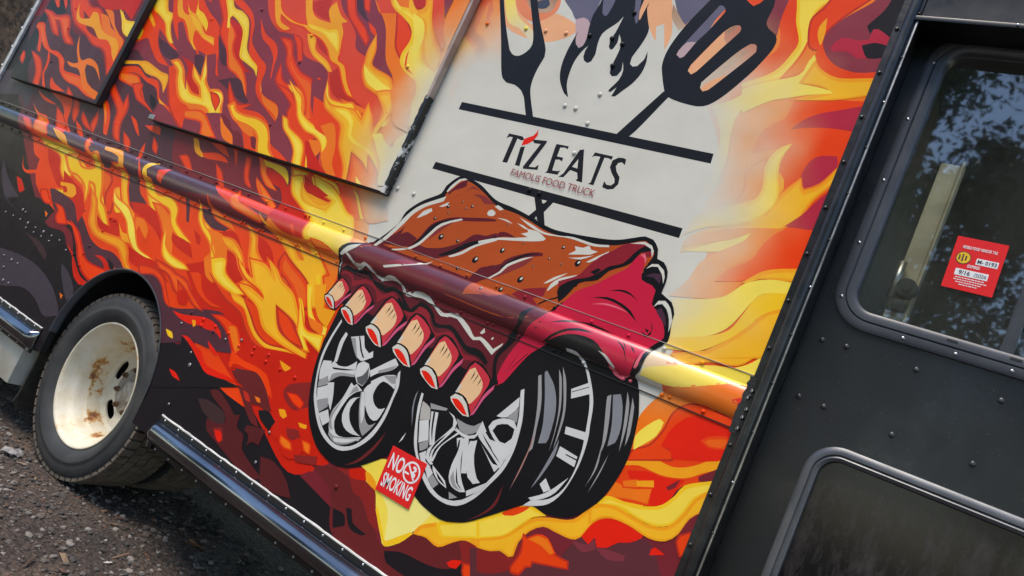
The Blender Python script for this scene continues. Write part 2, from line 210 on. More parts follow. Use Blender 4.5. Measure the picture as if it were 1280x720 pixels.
# ---------------------------------------------------------------- wrap artwork (outlines in millimetres on the truck side: x along the truck, z up)
ART = """
b D -7498,2762 -3649,2780 -3439,1642 -5576,1262
p K -9000,2561 -6429,3669 -4969,1599 -4470,1182 -3745,817 -3374,853 -2778,807 -2449,699 -2217,745 -1990,704 -1871,634 -1603,584 -1312,541 -1002,512 -4362,-1356
p D -5291,1997 -3256,2199 -2511,1426 -3219,1323 -4751,1401
p V -4386,1345 -2425,1307 -1879,1331 -1652,844 -1677,634 -1886,687 -2293,709 -2659,848 -3181,884 -3649,930 -4258,1087
p R -2800,1056 -2472,1154 -1805,1018 -1628,684 -1774,590 -2027,689 -2457,848
p V -4413,3227 -2274,3118 -1786,1923 -1844,1341 -2447,1336 -2975,1506
p O -2148,1617 -1922,1605 -1531,1464 -1936,1219 -2447,1336 -2211,1501
p C -2527,3131 -1290,3258 -653,2009 -380,1285 -751,1215 -1809,1352 -1950,1527 -1850,1622
a P -5498,3251 -1836,3066 -1856,1543 -3500,1546
a F1 -3484,2918 -1975,2894 -1873,1570 -2222,1568 -2394,1864 -2793,1989 -3003,2162
a O -2733,2906 -1975,2894 -1905,2178 -1809,1869 -1885,1577 -2088,1749 -2079,2054
p V -1550,3081 -399,3023 -435,1432 -432,1262 -579,1198 -683,1335 -708,1680 -781,1981 -1016,2311
p O -795,2106 -777,2134 -715,2178 -642,2196 -644,2133 -694,2099 -704,2023 -692,1946 -694,1862 -774,1825 -762,1910 -757,1986
p L -869,2139 -818,2166 -767,2218 -730,2214 -782,2134 -783,2069 -764,1985 -769,1903 -790,1853 -796,1927 -797,2003 -819,2075
p V -649,2194 -545,2210 -443,2246 -472,1750 -587,1748 -538,1846 -585,1916 -650,1912 -694,1938 -704,2023 -694,2099 -654,2136
p K -4089,538 -3581,657 -3396,597 -3113,241 -3542,64
b K -5073,1586 -5209,2094 -5066,2152 -4969,1890 -4918,1675 -4777,1566
b K -5132,2043 -4968,2016 -4816,2035 -4844,2125 -5209,2094
b M -4886,2189 -4060,2253 -4061,1757 -4242,1872 -4448,1929 -4628,1951
b R2 -4914,2188 -4683,2004 -4476,1939 -4349,1890 -4226,1876 -4152,1832 -4055,1741 -4028,1815 -4006,1932 -4158,1991 -4287,2017 -4448,2106 -4573,2116 -4739,2202
b V -4876,2179 -4667,2011 -4466,1948 -4343,1900 -4218,1885 -4135,1836 -4061,1757 -4048,1818 -4027,1929 -4164,1982 -4296,2008 -4454,2096 -4580,2105 -4742,2189
b M -4634,2079 -4451,2012 -4302,1936 -4362,1939 -4494,1976
b R -4639,2208 -4092,2251 -4086,2071 -4217,2118 -4351,2106 -4482,2125
b V -5075,2140 -4944,2066 -4924,2074 -5004,2146
b V -4974,2159 -4833,2062 -4853,2103 -4925,2163
b R2 -5138,2050 -4980,2040 -4900,2022 -4766,2035 -4691,1987 -4652,1928 -4582,1896 -4536,1865 -4640,1864 -4736,1913 -4805,1960 -4860,1987 -4873,1990 -4815,1954 -4747,1893 -4845,1908 -4932,1958 -5011,2003
b V -5095,2041 -4982,2029 -4897,2009 -4771,2022 -4713,1984 -4673,1924 -4598,1890 -4571,1874 -4633,1875 -4719,1919 -4788,1966 -4852,1997 -4911,2002 -4835,1950 -4780,1906 -4833,1917 -4914,1963 -4996,2011
b O3 -5051,2029 -4972,2013 -4878,1994 -4764,2008 -4722,1978 -4680,1914 -4598,1879 -4587,1874 -4619,1881 -4696,1916 -4762,1962 -4838,2002 -4926,2005 -4843,1943 -4794,1909 -4814,1920 -4893,1964 -4976,2009
b V -5157,1938 -5008,1959 -4920,1896 -4780,1814 -4667,1807 -4556,1769 -4500,1714 -4387,1709 -4260,1698 -4050,1632 -4041,1605 -4160,1614 -4283,1644 -4424,1658 -4535,1698 -4628,1769 -4731,1788 -4837,1807 -4897,1832 -4948,1870 -4874,1780 -4914,1786 -4989,1877 -5052,1915
b O3 -5103,1932 -5004,1941 -4931,1888 -4781,1799 -4661,1789 -4563,1759 -4503,1700 -4375,1692 -4257,1685 -4059,1624 -4058,1611 -4150,1621 -4275,1651 -4409,1665 -4509,1701 -4603,1771 -4717,1793 -4815,1813 -4868,1831 -4916,1848 -4899,1789 -4883,1792 -4949,1874 -5026,1919
b R2 -4988,1778 -4832,1746 -4738,1679 -4681,1580 -4763,1585 -4807,1659 -4875,1712
b V -4963,1769 -4843,1740 -4754,1677 -4703,1589 -4750,1592 -4791,1661 -4861,1716
b V -4794,1807 -4730,1766 -4699,1706 -4697,1664 -4598,1584 -4638,1588 -4716,1661 -4727,1702 -4748,1753
b R2 -5148,1782 -5036,1750 -5003,1682 -5069,1708
b V -5125,1770 -5052,1746 -5018,1695 -5054,1712
b V -4596,1658 -4523,1627 -4374,1599 -4526,1590 -4586,1628
b R2 -4374,1633 -4296,1605 -4246,1571 -4327,1565
b V -4358,1622 -4307,1600 -4269,1576 -4318,1573
b O -4527,1930 -4453,1845 -4373,1793 -4298,1814 -4190,1788 -4083,1705 -4197,1767 -4301,1778 -4287,1744 -4178,1671 -4043,1643 -4030,1602 -4209,1646 -4320,1719 -4371,1742 -4462,1745 -4525,1768 -4441,1764 -4394,1775 -4485,1851
b O -4427,2077 -4332,2066 -4238,2004 -4119,1972 -4059,1944 -4058,1895 -4130,1946 -4216,1961 -4304,1976
b A -4715,2120 -4660,2055 -4604,2028 -4514,2037 -4516,2079 -4454,2075 -4391,2029 -4304,1976 -4195,1958 -4130,1946 -4065,1894 -4056,1827 -4104,1860 -4153,1903 -4227,1934 -4319,1934 -4424,1984 -4530,1993 -4621,2005 -4678,2042
b O -4407,2106 -4308,2099 -4222,2026 -4122,1972 -4188,1989 -4281,2040 -4341,2075
b Y -4254,2120 -4204,2104 -4134,2066 -4031,2066 -4028,1968 -4116,1997 -4182,2061
b L3 -4215,2101 -4208,2091 -4132,2051 -4042,2050 -4040,1981 -4089,1997 -4158,2061
a P -4376,2229 -2955,2339 -2554,1763 -3272,1631 -3885,1917 -4044,1868
p P -4451,2246 -3005,2359 -2597,1773 -3328,1638 -3952,1929 -4114,1879
a D -3830,1744 -3721,1696 -3582,1646 -3475,1611 -3461,1561 -3689,1517 -3896,1743
p D -3895,1753 -3785,1704 -3643,1653 -3534,1618 -3520,1567 -3753,1522 -3963,1752
a V -4095,2250 -4016,2257 -3913,2147 -3823,2107 -3742,2068 -3670,2001 -3621,1988 -3545,1956 -3621,1970 -3691,2008 -3792,2053 -3748,1982 -3662,1918 -3544,1870 -3661,1881 -3776,1941 -3850,1989 -3902,1973 -4037,1898 -4078,1942 -3972,2053 -4027,2096
p V -4165,2268 -4085,2275 -3980,2163 -3888,2123 -3806,2083 -3733,2014 -3683,2001 -3606,1969 -3683,1983 -3754,2021 -3857,2067 -3812,1995 -3724,1930 -3605,1881 -3724,1892 -3840,1953 -3916,2002 -3968,1986 -4106,1910 -4148,1955 -4040,2067 -4096,2112
a D -3759,2004 -3635,1977 -3512,1938 -3526,1901 -3624,1914 -3701,1950
p D -3823,2018 -3697,1990 -3572,1950 -3586,1913 -3686,1926 -3765,1963
a Y -4019,2068 -3930,2028 -3921,1976 -3985,1963 -4014,1911 -4038,1917 -4017,2009
a L3 -3993,2046 -3939,2020 -3935,1980 -3991,1966 -4021,1920 -4004,1917 -3989,2002
p Y -4088,2082 -3997,2042 -3988,1989 -4053,1976 -4083,1923 -4107,1930 -4086,2022
a A -4006,2168 -3905,2109 -3844,2067 -3848,2052 -3927,2097 -3982,2140
p A -4075,2184 -3972,2124 -3910,2081 -3913,2066 -3995,2112 -4050,2156
a A -4032,2255 -3901,2266 -3795,2158 -3733,2140 -3710,2081 -3654,2021 -3611,1989 -3642,1986 -3709,2024 -3768,2084 -3856,2123 -3936,2155
a Y3 -3985,2237 -3905,2244 -3800,2142 -3748,2128 -3728,2075 -3666,2014 -3644,1997 -3634,1998 -3681,2027 -3742,2086 -3837,2128 -3911,2157
p A -4101,2273 -3968,2284 -3860,2174 -3797,2156 -3773,2096 -3716,2035 -3673,2003 -3704,1999 -3772,2038 -3833,2099 -3922,2139 -4004,2171
p Y3 -4054,2255 -3971,2262 -3869,2160 -3814,2144 -3789,2090 -3728,2024 -3704,2007 -3694,2009 -3741,2039 -3808,2103 -3900,2146 -3971,2172
a Y -4016,2257 -3916,2264 -3809,2157 -3747,2139 -3721,2080 -3663,2020 -3620,1993 -3638,1991 -3699,2026 -3757,2085 -3845,2124 -3921,2156
a L3 -3979,2241 -3918,2249 -3812,2146 -3755,2130 -3731,2073 -3674,2013 -3640,1993 -3628,1999 -3676,2024 -3735,2085 -3832,2129 -3903,2158
p Y -4085,2275 -3983,2282 -3875,2173 -3811,2155 -3785,2095 -3726,2034 -3682,2006 -3701,2004 -3762,2040 -3821,2100 -3911,2140 -3988,2172
p L3 -4046,2259 -3986,2266 -3880,2159 -3815,2142 -3799,2090 -3731,2026 -3704,2009 -3691,2011 -3740,2039 -3801,2100 -3893,2145 -3965,2172
a V -3834,2271 -3577,2291 -3281,2091 -3219,1994 -3293,1967 -3388,1981 -3314,1915 -3420,1986 -3506,2020 -3623,2109 -3658,2096 -3576,2003 -3657,2058 -3736,2135
p V -3900,2289 -3639,2309 -3337,2107 -3274,2007 -3349,1980 -3446,1994 -3371,1927 -3479,1999 -3566,2034 -3685,2124 -3720,2111 -3637,2016 -3720,2073 -3800,2151
a A -3797,2274 -3761,2277 -3680,2178 -3610,2148 -3562,2162 -3514,2139 -3474,2106 -3487,2068 -3460,2017 -3399,1977 -3423,1981 -3493,2022 -3547,2071 -3616,2119 -3697,2144
a Y3 -3763,2259 -3759,2259 -3683,2168 -3599,2133 -3551,2143 -3520,2126 -3488,2102 -3500,2066 -3469,2011 -3416,1983 -3410,1985 -3474,2023 -3525,2070 -3600,2121 -3679,2147
p A -3862,2292 -3825,2295 -3743,2195 -3672,2164 -3623,2178 -3574,2155 -3533,2122 -3546,2083 -3519,2031 -3457,1990 -3482,1994 -3553,2036 -3608,2085 -3678,2135 -3761,2160
a A -3667,2217 -3610,2176 -3541,2154 -3474,2124 -3401,2069 -3306,2053 -3229,2010 -3226,1991 -3293,2019 -3395,2043 -3460,2071 -3500,2085 -3568,2124
a Y3 -3641,2198 -3612,2164 -3539,2142 -3474,2112 -3402,2057 -3305,2038 -3236,2003 -3236,2002 -3281,2023 -3382,2046 -3446,2076 -3484,2086 -3544,2123
p A -3729,2235 -3672,2192 -3602,2171 -3533,2140 -3460,2084 -3362,2068 -3284,2024 -3281,2004 -3349,2033 -3453,2057 -3519,2086 -3560,2100 -3629,2140
p Y3 -3706,2214 -3674,2179 -3603,2157 -3541,2131 -3459,2070 -3361,2055 -3294,2018 -3290,2014 -3337,2039 -3442,2060 -3504,2089 -3546,2103 -3609,2138
a Y -3605,2270 -3549,2191 -3488,2169 -3415,2122 -3395,2079 -3434,2101 -3507,2139 -3548,2163 -3569,2207
p Y -3666,2288 -3609,2207 -3548,2185 -3473,2137 -3453,2093 -3493,2117 -3568,2155 -3609,2179 -3630,2224
a P -3563,2255 -3435,2219 -3344,2174 -3298,2105 -3363,2145 -3448,2182
p P -3624,2272 -3494,2237 -3402,2190 -3355,2121 -3421,2161 -3507,2198
a V -3318,2069 -3241,2017 -3192,1937 -3138,1874 -3170,1888 -3219,1959 -3287,2020
p V -3375,2084 -3296,2031 -3247,1949 -3192,1885 -3224,1900 -3274,1972 -3343,2034
a D -3287,2073 -3207,2047 -3140,1987 -3105,1932 -3164,1940 -3231,2001
p D -3343,2088 -3262,2062 -3194,2000 -3158,1944 -3218,1953 -3286,2014
a R2 -3496,2308 -3384,2316 -3255,2166 -3189,2096 -3132,2057 -3117,1974 -3289,2080 -3327,2157
a V -3469,2299 -3391,2305 -3269,2164 -3201,2092 -3147,2055 -3129,1988 -3275,2083 -3313,2159
p R2 -3556,2327 -3442,2335 -3311,2182 -3243,2111 -3186,2071 -3170,1987 -3345,2095 -3384,2174
p V -3529,2318 -3449,2324 -3325,2180 -3256,2107 -3200,2069 -3182,2001 -3331,2098 -3369,2175
a R -3256,2165 -3153,2132 -3105,2085 -3070,2021 -3013,1961 -2929,1924 -2990,1931 -3093,1984 -3158,2053 -3177,2094
p R -3312,2181 -3207,2148 -3158,2100 -3123,2035 -3064,1974 -2979,1936 -3041,1944 -3146,1998 -3213,2068 -3231,2110
a V -3271,2162 -3156,2088 -3144,2045 -3100,1995 -2991,1935 -2923,1877 -2872,1805 -2944,1852 -3014,1897 -3103,1927 -3154,1984 -3203,2039
a O -3256,2147 -3171,2086 -3158,2045 -3111,1990 -3001,1930 -2934,1873 -2885,1817 -2934,1857 -3007,1904 -3093,1933 -3140,1987 -3189,2041
p O -3312,2163 -3225,2101 -3213,2059 -3164,2004 -3053,1942 -2985,1885 -2935,1828 -2985,1868 -3059,1916 -3146,1946 -3194,2000 -3243,2055
a V -3352,2308 -3141,2220 -3064,2150 -3024,2070 -2923,2007 -2847,1968 -2826,1890 -2784,1848 -2681,1818 -2632,1780 -2612,1737 -2712,1781 -2800,1822 -2853,1870 -2890,1946 -2973,1992 -3024,2036 -3064,2107 -3111,2171 -3201,2214 -3294,2250
p R2 -3431,2341 -3185,2243 -3103,2168 -3063,2087 -2965,2027 -2883,1984 -2861,1903 -2823,1866 -2720,1835 -2665,1792 -2644,1735 -2765,1784 -2857,1827 -2914,1879 -2952,1955 -3034,2000 -3089,2047 -3131,2122 -3176,2183 -3262,2224 -3361,2262
p V -3409,2327 -3195,2237 -3117,2166 -3076,2084 -2973,2021 -2895,1981 -2874,1902 -2831,1859 -2727,1828 -2677,1790 -2657,1746 -2759,1791 -2848,1832 -2902,1881 -2940,1958 -3024,2005 -3076,2050 -3117,2123 -3164,2187 -3256,2231 -3351,2268
a O -2847,1903 -2782,1849 -2681,1818 -2630,1780 -2608,1730 -2687,1778 -2774,1818
a A3 -2828,1888 -2784,1838 -2684,1808 -2635,1772 -2613,1738 -2674,1779 -2757,1818
p O -2896,1915 -2829,1860 -2727,1828 -2675,1790 -2652,1739 -2733,1788 -2821,1829
a Y -3417,2303 -3352,2308 -3275,2225 -3195,2206 -3123,2170 -3076,2106 -3035,2034 -2973,1992 -2906,1960 -2878,1913 -2917,1942 -2990,1965 -3058,1989 -3093,2053 -3123,2109 -3177,2147 -3253,2178 -3269,2164 -3233,2113 -3253,2117 -3300,2187
a L3 -3382,2288 -3349,2292 -3281,2214 -3193,2194 -3128,2161 -3085,2099 -3042,2028 -2976,1983 -2913,1951 -2887,1923 -2904,1944 -2981,1969 -3040,1991 -3070,2049 -3102,2109 -3161,2151 -3258,2189 -3279,2162 -3250,2121 -3234,2119 -3282,2185
p Y -3475,2322 -3409,2327 -3331,2242 -3250,2223 -3176,2186 -3128,2121 -3087,2048 -3024,2005 -2956,1973 -2928,1925 -2967,1954 -3041,1978 -3111,2002 -3146,2067 -3176,2125 -3231,2163 -3309,2195 -3325,2180 -3288,2128 -3309,2132 -3357,2204
a V -3047,2186 -2967,2118 -2867,2080 -2814,2030 -2783,1953 -2784,1914 -2804,1958 -2835,2019 -2933,2089 -2995,2132
p R2 -3109,2213 -3012,2138 -2910,2099 -2853,2045 -2821,1965 -2830,1916 -2861,1970 -2893,2030 -2990,2100 -3054,2145
p V -3099,2203 -3018,2134 -2916,2095 -2862,2044 -2830,1966 -2832,1926 -2852,1971 -2884,2032 -2984,2104 -3046,2148
a A -3988,1844 -3807,1866 -3745,1869 -3591,1835 -3524,1827 -3497,1786 -3489,1733 -3543,1779 -3608,1801 -3709,1809 -3821,1845 -3978,1833
a Y3 -3955,1832 -3790,1850 -3736,1853 -3586,1822 -3529,1813 -3508,1780 -3492,1745 -3525,1782 -3594,1805 -3696,1814 -3814,1850 -3959,1838
p A -4056,1855 -3872,1877 -3810,1881 -3653,1846 -3584,1838 -3556,1796 -3549,1742 -3604,1789 -3670,1811 -3772,1819 -3886,1856 -4046,1843
p Y3 -4018,1841 -3858,1861 -3804,1867 -3647,1830 -3586,1825 -3568,1791 -3551,1755 -3583,1790 -3663,1817 -3763,1826 -3879,1862 -4029,1850
a V -3958,1811 -3810,1832 -3694,1793 -3577,1783 -3496,1706 -3398,1678 -3334,1645 -3423,1673 -3502,1695 -3563,1749 -3673,1768 -3794,1796 -3935,1785
a O3 -3931,1800 -3803,1819 -3690,1779 -3576,1772 -3497,1696 -3395,1668 -3343,1649 -3409,1675 -3486,1697 -3548,1750 -3661,1771 -3788,1800 -3918,1791
p V -4026,1821 -3875,1843 -3758,1803 -3638,1793 -3555,1714 -3456,1686 -3391,1653 -3482,1681 -3562,1704 -3624,1758 -3736,1778 -3859,1807 -4002,1795
a A -3502,1704 -3422,1681 -3476,1682
p A -3562,1713 -3481,1689 -3535,1690
a O -3927,1777 -3780,1780 -3715,1743 -3658,1697 -3587,1656 -3671,1676 -3750,1728 -3904,1752
a A3 -3889,1765 -3777,1767 -3719,1732 -3668,1688 -3607,1662 -3655,1678 -3732,1733 -3884,1755
p V -4023,1797 -3839,1800 -3765,1757 -3707,1710 -3624,1654 -3744,1677 -3823,1729 -3983,1753
p O -3994,1787 -3844,1790 -3778,1752 -3720,1705 -3649,1663 -3734,1684 -3814,1737 -3971,1761
a K -3589,1717 -3522,1692 -3495,1661 -3515,1649 -3569,1684
p K -3651,1726 -3582,1700 -3555,1669 -3575,1656 -3630,1692
a R -3512,1938 -3374,1911 -3317,1858 -3212,1796 -3200,1763 -3279,1776 -3367,1824 -3387,1874 -3452,1919
p R -3572,1950 -3432,1923 -3374,1869 -3267,1806 -3255,1773 -3335,1786 -3425,1834 -3445,1885 -3511,1931
a D -3394,1953 -3343,1960 -3274,1925 -3252,1837 -3330,1882
p D -3452,1966 -3400,1973 -3330,1938 -3307,1848 -3387,1894
a R2 -3575,1876 -3484,1888 -3405,1802 -3312,1732 -3259,1711 -3158,1719 -3123,1615 -3224,1596 -3345,1648 -3425,1707
a V -3551,1869 -3491,1877 -3418,1798 -3322,1726 -3260,1702 -3170,1709 -3140,1622 -3223,1606 -3334,1654 -3411,1711
p V -3612,1880 -3551,1888 -3477,1808 -3379,1735 -3316,1710 -3224,1717 -3194,1629 -3279,1612 -3391,1662 -3469,1719
a V -3292,1713 -3152,1730 -3072,1705 -3003,1638 -3082,1623 -3171,1661
a O -3266,1709 -3152,1721 -3082,1699 -3025,1643 -3082,1633 -3164,1668
p V -3348,1722 -3206,1739 -3125,1714 -3055,1645 -3135,1630 -3225,1669
p O -3322,1718 -3206,1729 -3135,1708 -3076,1651 -3135,1640 -3218,1676
p A3 -3281,1708 -3199,1713 -3141,1694 -3101,1655 -3126,1650 -3200,1680
a O -3565,1902 -3497,1917 -3419,1877 -3378,1833 -3306,1750 -3363,1827 -3275,1778 -3209,1770 -3245,1804 -3326,1844 -3369,1910 -3266,1855 -3275,1876 -3312,1978 -3235,1887 -3194,1836 -3104,1784 -3053,1740 -3065,1771 -3085,1790 -3182,1806 -3084,1819 -3026,1786 -2997,1731 -2921,1649 -3038,1648 -3104,1705 -3157,1717 -3276,1709 -3367,1739 -3443,1812 -3475,1858
a Y -3530,1897 -3498,1903 -3435,1872 -3395,1828 -3321,1768 -3345,1810 -3283,1767 -3182,1758 -3230,1810 -3311,1850 -3348,1893 -3252,1837 -3255,1876 -3301,1959 -3253,1885 -3210,1831 -3117,1777 -3042,1723 -3047,1772 -3076,1801 -3152,1805 -3088,1807 -3041,1781 -3013,1728 -2946,1658 -3030,1659 -3093,1714 -3158,1728 -3276,1721 -3354,1747 -3425,1815 -3458,1864
a L3 -3494,1890 -3492,1889 -3441,1861 -3400,1820 -3329,1778 -3326,1790 -3284,1756 -3152,1744 -3210,1810 -3294,1852 -3326,1874 -3234,1818 -3232,1870 -3286,1938 -3261,1879 -3216,1823 -3123,1768 -3028,1706 -3026,1769 -3063,1805 -3122,1800 -3087,1795 -3049,1773 -3019,1721 -2964,1663 -3019,1665 -3078,1719 -3152,1733 -3267,1728 -3335,1748 -3406,1814 -3436,1866
p O -3626,1914 -3557,1929 -3478,1889 -3436,1843 -3362,1759 -3421,1838 -3331,1787 -3264,1779 -3300,1814 -3383,1855 -3427,1922 -3322,1866 -3331,1888 -3369,1991 -3290,1898 -3249,1846 -3157,1794 -3106,1749 -3118,1780 -3138,1800 -3237,1816 -3136,1829 -3078,1796 -3048,1740 -2971,1656 -3090,1656 -3157,1714 -3211,1725 -3333,1717 -3425,1748 -3502,1822 -3534,1869
p Y -3590,1909 -3558,1915 -3494,1883 -3453,1839 -3378,1777 -3403,1820 -3339,1777 -3236,1767 -3286,1820 -3367,1861 -3405,1905 -3307,1848 -3311,1887 -3357,1972 -3308,1896 -3265,1841 -3170,1787 -3094,1732 -3099,1782 -3129,1811 -3206,1816 -3140,1818 -3094,1791 -3065,1737 -2997,1666 -3082,1667 -3146,1723 -3212,1737 -3332,1729 -3411,1756 -3483,1825 -3517,1875
p L3 -3555,1901 -3497,1873 -3461,1832 -3386,1788 -3383,1801 -3337,1765 -3206,1752 -3268,1823 -3348,1861 -3383,1886 -3287,1827 -3286,1881 -3342,1953 -3316,1891 -3271,1834 -3176,1779 -3078,1715 -3080,1780 -3115,1816 -3173,1809 -3136,1803 -3102,1784 -3074,1730 -3014,1671 -3072,1673 -3133,1726 -3204,1742 -3326,1736 -3393,1756 -3461,1823 -3493,1874
a R2 -3144,1798 -3084,1797 -3037,1765 -3038,1717 -3095,1754
a V -3128,1792 -3088,1790 -3047,1764 -3044,1727 -3088,1757
p R2 -3198,1808 -3137,1807 -3089,1775 -3090,1726 -3149,1763
p V -3182,1802 -3140,1800 -3099,1773 -3097,1736 -3140,1766
a D -3128,1860 -2990,1889 -2902,1829 -2850,1796 -2868,1784 -2957,1804 -3024,1826
p D -3182,1871 -3041,1901 -2951,1840 -2899,1806 -2917,1794 -3008,1814 -3076,1836
a R2 -3048,1871 -2969,1813 -2907,1781 -2814,1792 -2854,1763 -2786,1751 -2672,1703 -2822,1697 -2921,1723 -2997,1788
a V -3036,1858 -2979,1808 -2907,1771 -2831,1786 -2875,1761 -2790,1744 -2693,1706 -2822,1706 -2913,1729 -2985,1791
p R2 -3101,1882 -3020,1824 -2956,1791 -2862,1802 -2903,1772 -2834,1760 -2718,1711 -2871,1706 -2971,1732 -3048,1798
p V -3088,1869 -3030,1819 -2957,1781 -2879,1796 -2924,1770 -2838,1753 -2739,1715 -2870,1714 -2963,1738 -3036,1801
a O -2974,1771 -2899,1738 -2800,1733 -2696,1701 -2850,1686 -2921,1717
a Y -2960,1762 -2902,1731 -2801,1726 -2713,1703 -2849,1693 -2913,1721
p O -3025,1781 -2949,1747 -2848,1742 -2742,1709 -2899,1694 -2971,1725
p Y -3011,1771 -2952,1740 -2849,1735 -2759,1711 -2897,1701 -2963,1730
a F1 -3108,2327 -2565,2370 -2476,2228 -2366,2119 -2290,2091 -2261,2021 -2224,1969 -2083,1920 -2054,1828 -2280,1785 -2376,1855 -2398,1881 -2411,1939 -2419,1983 -2479,2020 -2630,2062 -2710,2123 -2804,2137 -2902,2142 -2991,2200
a P -3131,2325 -3102,2328 -2997,2208 -2891,2144 -2768,2117 -2695,2093 -2630,2046 -2508,2024 -2456,1993 -2421,1923 -2412,1879 -2345,1824 -2423,1802 -2470,1749 -2575,1729 -2673,1804 -2765,1851 -2801,1950 -2827,2052 -2986,2158
a V -3043,2186 -2958,2119 -2859,2081 -2811,2030 -2800,1983 -2776,1915 -2790,1928 -2822,2012 -2875,2054 -2964,2094 -3020,2155
a R2 -2858,2116 -2761,2108 -2701,2039 -2620,1982 -2527,1957 -2480,1914 -2439,1837 -2379,1772 -2478,1754 -2508,1833 -2553,1883 -2624,1925 -2727,1991 -2774,2057
a V -2837,2108 -2768,2100 -2711,2035 -2626,1976 -2533,1951 -2491,1911 -2450,1835 -2396,1778 -2470,1764 -2497,1834 -2544,1888 -2617,1930 -2717,1994 -2763,2061
a O3 -2802,2095 -2773,2086 -2722,2026 -2629,1962 -2539,1939 -2501,1904 -2461,1828 -2418,1783 -2455,1775 -2477,1833 -2525,1890 -2601,1936 -2697,1996 -2744,2062
a R2 -2781,2140 -2704,2120 -2634,2025 -2665,2013 -2718,2081
a V -2767,2133 -2710,2115 -2645,2028 -2663,2022 -2711,2083
a V -2502,1967 -2471,1960 -2450,1905
a R2 -2765,2002 -2698,1930 -2608,1899 -2526,1863 -2434,1762 -2527,1744 -2607,1843 -2710,1888 -2756,1925
a V -2758,1989 -2707,1924 -2612,1892 -2535,1858 -2451,1767 -2522,1754 -2598,1848 -2703,1893 -2743,1927
a O -2661,1912 -2590,1909 -2522,1870 -2449,1760 -2493,1752 -2548,1824 -2610,1874
a Y -2644,1906 -2592,1903 -2530,1867 -2463,1765 -2489,1760 -2540,1827 -2603,1878
a L3 -2619,1897 -2588,1890 -2534,1858 -2477,1769 -2479,1767 -2524,1825 -2590,1880
a R2 -2750,2298 -2636,2332 -2627,2269 -2595,2220 -2668,2233 -2724,2259
a R2 -2624,2134 -2559,2133 -2502,2094 -2488,2057 -2575,2092
a R2 -2447,1994 -2409,2030 -2338,1966 -2242,1908 -2183,1889 -2260,1890 -2335,1899 -2393,1927
a V -3060,2339 -2997,2344 -2921,2244 -2809,2201 -2729,2194 -2697,2197 -2584,2177 -2524,2168 -2465,2148 -2440,2101 -2428,2060 -2375,2038 -2317,1971 -2248,1910 -2303,1922 -2358,1968 -2415,2025 -2480,2046 -2532,2095 -2597,2131 -2686,2152 -2732,2171 -2832,2184 -2909,2213 -2888,2189 -2796,2158 -2845,2140 -2926,2169 -2985,2234
a A -3043,2332 -3002,2336 -2929,2240 -2809,2194 -2725,2186 -2694,2190 -2583,2170 -2525,2161 -2472,2144 -2450,2101 -2436,2056 -2382,2034 -2324,1968 -2261,1917 -2299,1928 -2351,1971 -2409,2030 -2474,2051 -2526,2099 -2594,2137 -2684,2159 -2730,2178 -2831,2191 -2924,2224 -2896,2185 -2814,2159 -2847,2148 -2918,2174 -2974,2236
a A -2689,2150 -2624,2134 -2590,2083 -2489,2042 -2435,2002 -2456,2000 -2508,2024 -2595,2058 -2654,2106
a Y3 -2664,2135 -2627,2123 -2593,2073 -2490,2033 -2450,2003 -2453,2006 -2500,2026 -2580,2059 -2639,2105
a A -2835,2349 -2792,2352 -2729,2259 -2673,2224 -2578,2210 -2627,2269 -2606,2310 -2543,2253 -2482,2226 -2514,2217 -2477,2174 -2463,2130 -2441,2079 -2507,2101 -2598,2160 -2720,2195
a Y -2720,2195 -2568,2179 -2520,2185 -2473,2128 -2458,2090 -2521,2123 -2598,2160 -2684,2175
a L3 -2694,2184 -2561,2167 -2521,2171 -2481,2123 -2468,2100 -2510,2126 -2593,2166 -2676,2177
a P -2536,2372 -2411,2382 -2348,2295 -2273,2250 -2215,2153 -2165,2086 -2104,2029 -2116,2020 -2230,2055 -2275,2160 -2289,2184 -2289,2136 -2290,2091 -2366,2119 -2406,2182 -2480,2236 -2552,2284 -2625,2365
a D -2526,2373 -2487,2376 -2404,2274 -2345,2227 -2414,2258 -2479,2298
a R2 -2590,2381 -2504,2339 -2447,2265 -2366,2213 -2313,2162 -2315,2132 -2431,2206 -2508,2262
a V -2575,2369 -2512,2334 -2456,2261 -2373,2209 -2324,2161 -2324,2145 -2424,2211 -2499,2265
a R2 -2471,2360 -2431,2363 -2381,2277 -2423,2292
a V -2459,2354 -2435,2356 -2391,2285 -2418,2296
a V -2368,2240 -2305,2209 -2286,2180 -2328,2199
a O -2430,2380 -2335,2289 -2277,2287 -2224,2277 -2175,2179 -2118,2114 -2063,2065 -1961,2010 -1875,1862 -1983,1841 -2058,1967 -2104,2030 -2178,2092 -2252,2215 -2304,2269
a R2 -2253,2317 -2163,2265 -2107,2218 -2081,2166 -2101,2096 -2164,2150 -2205,2227
a V -2241,2305 -2169,2260 -2115,2215 -2092,2168 -2106,2109 -2155,2153 -2195,2228
a O -2287,2071 -2299,2122 -2291,2195 -2250,2125 -2239,2070 -2202,2050 -2112,2026 -2062,1974 -2031,1914 -2004,1831 -2060,1820 -2091,1917 -2151,1947 -2225,1972 -2274,2027
a A -2278,2071 -2290,2121 -2289,2184 -2259,2125 -2247,2068 -2205,2044 -2117,2021 -2069,1972 -2039,1914 -2014,1835 -2054,1828 -2083,1920 -2148,1952 -2219,1977 -2265,2028
a Y3 -2257,2066 -2271,2116 -2281,2163 -2271,2123 -2257,2060 -2205,2031 -2120,2010 -2077,1966 -2049,1911 -2025,1841 -2039,1839 -2066,1922 -2140,1958 -2204,1980 -2247,2027
a L -2278,2059 -2235,2033 -2138,1996 -2076,1971 -2047,1906 -2030,1832 -2046,1829 -2075,1915 -2131,1955 -2215,1985 -2261,2029
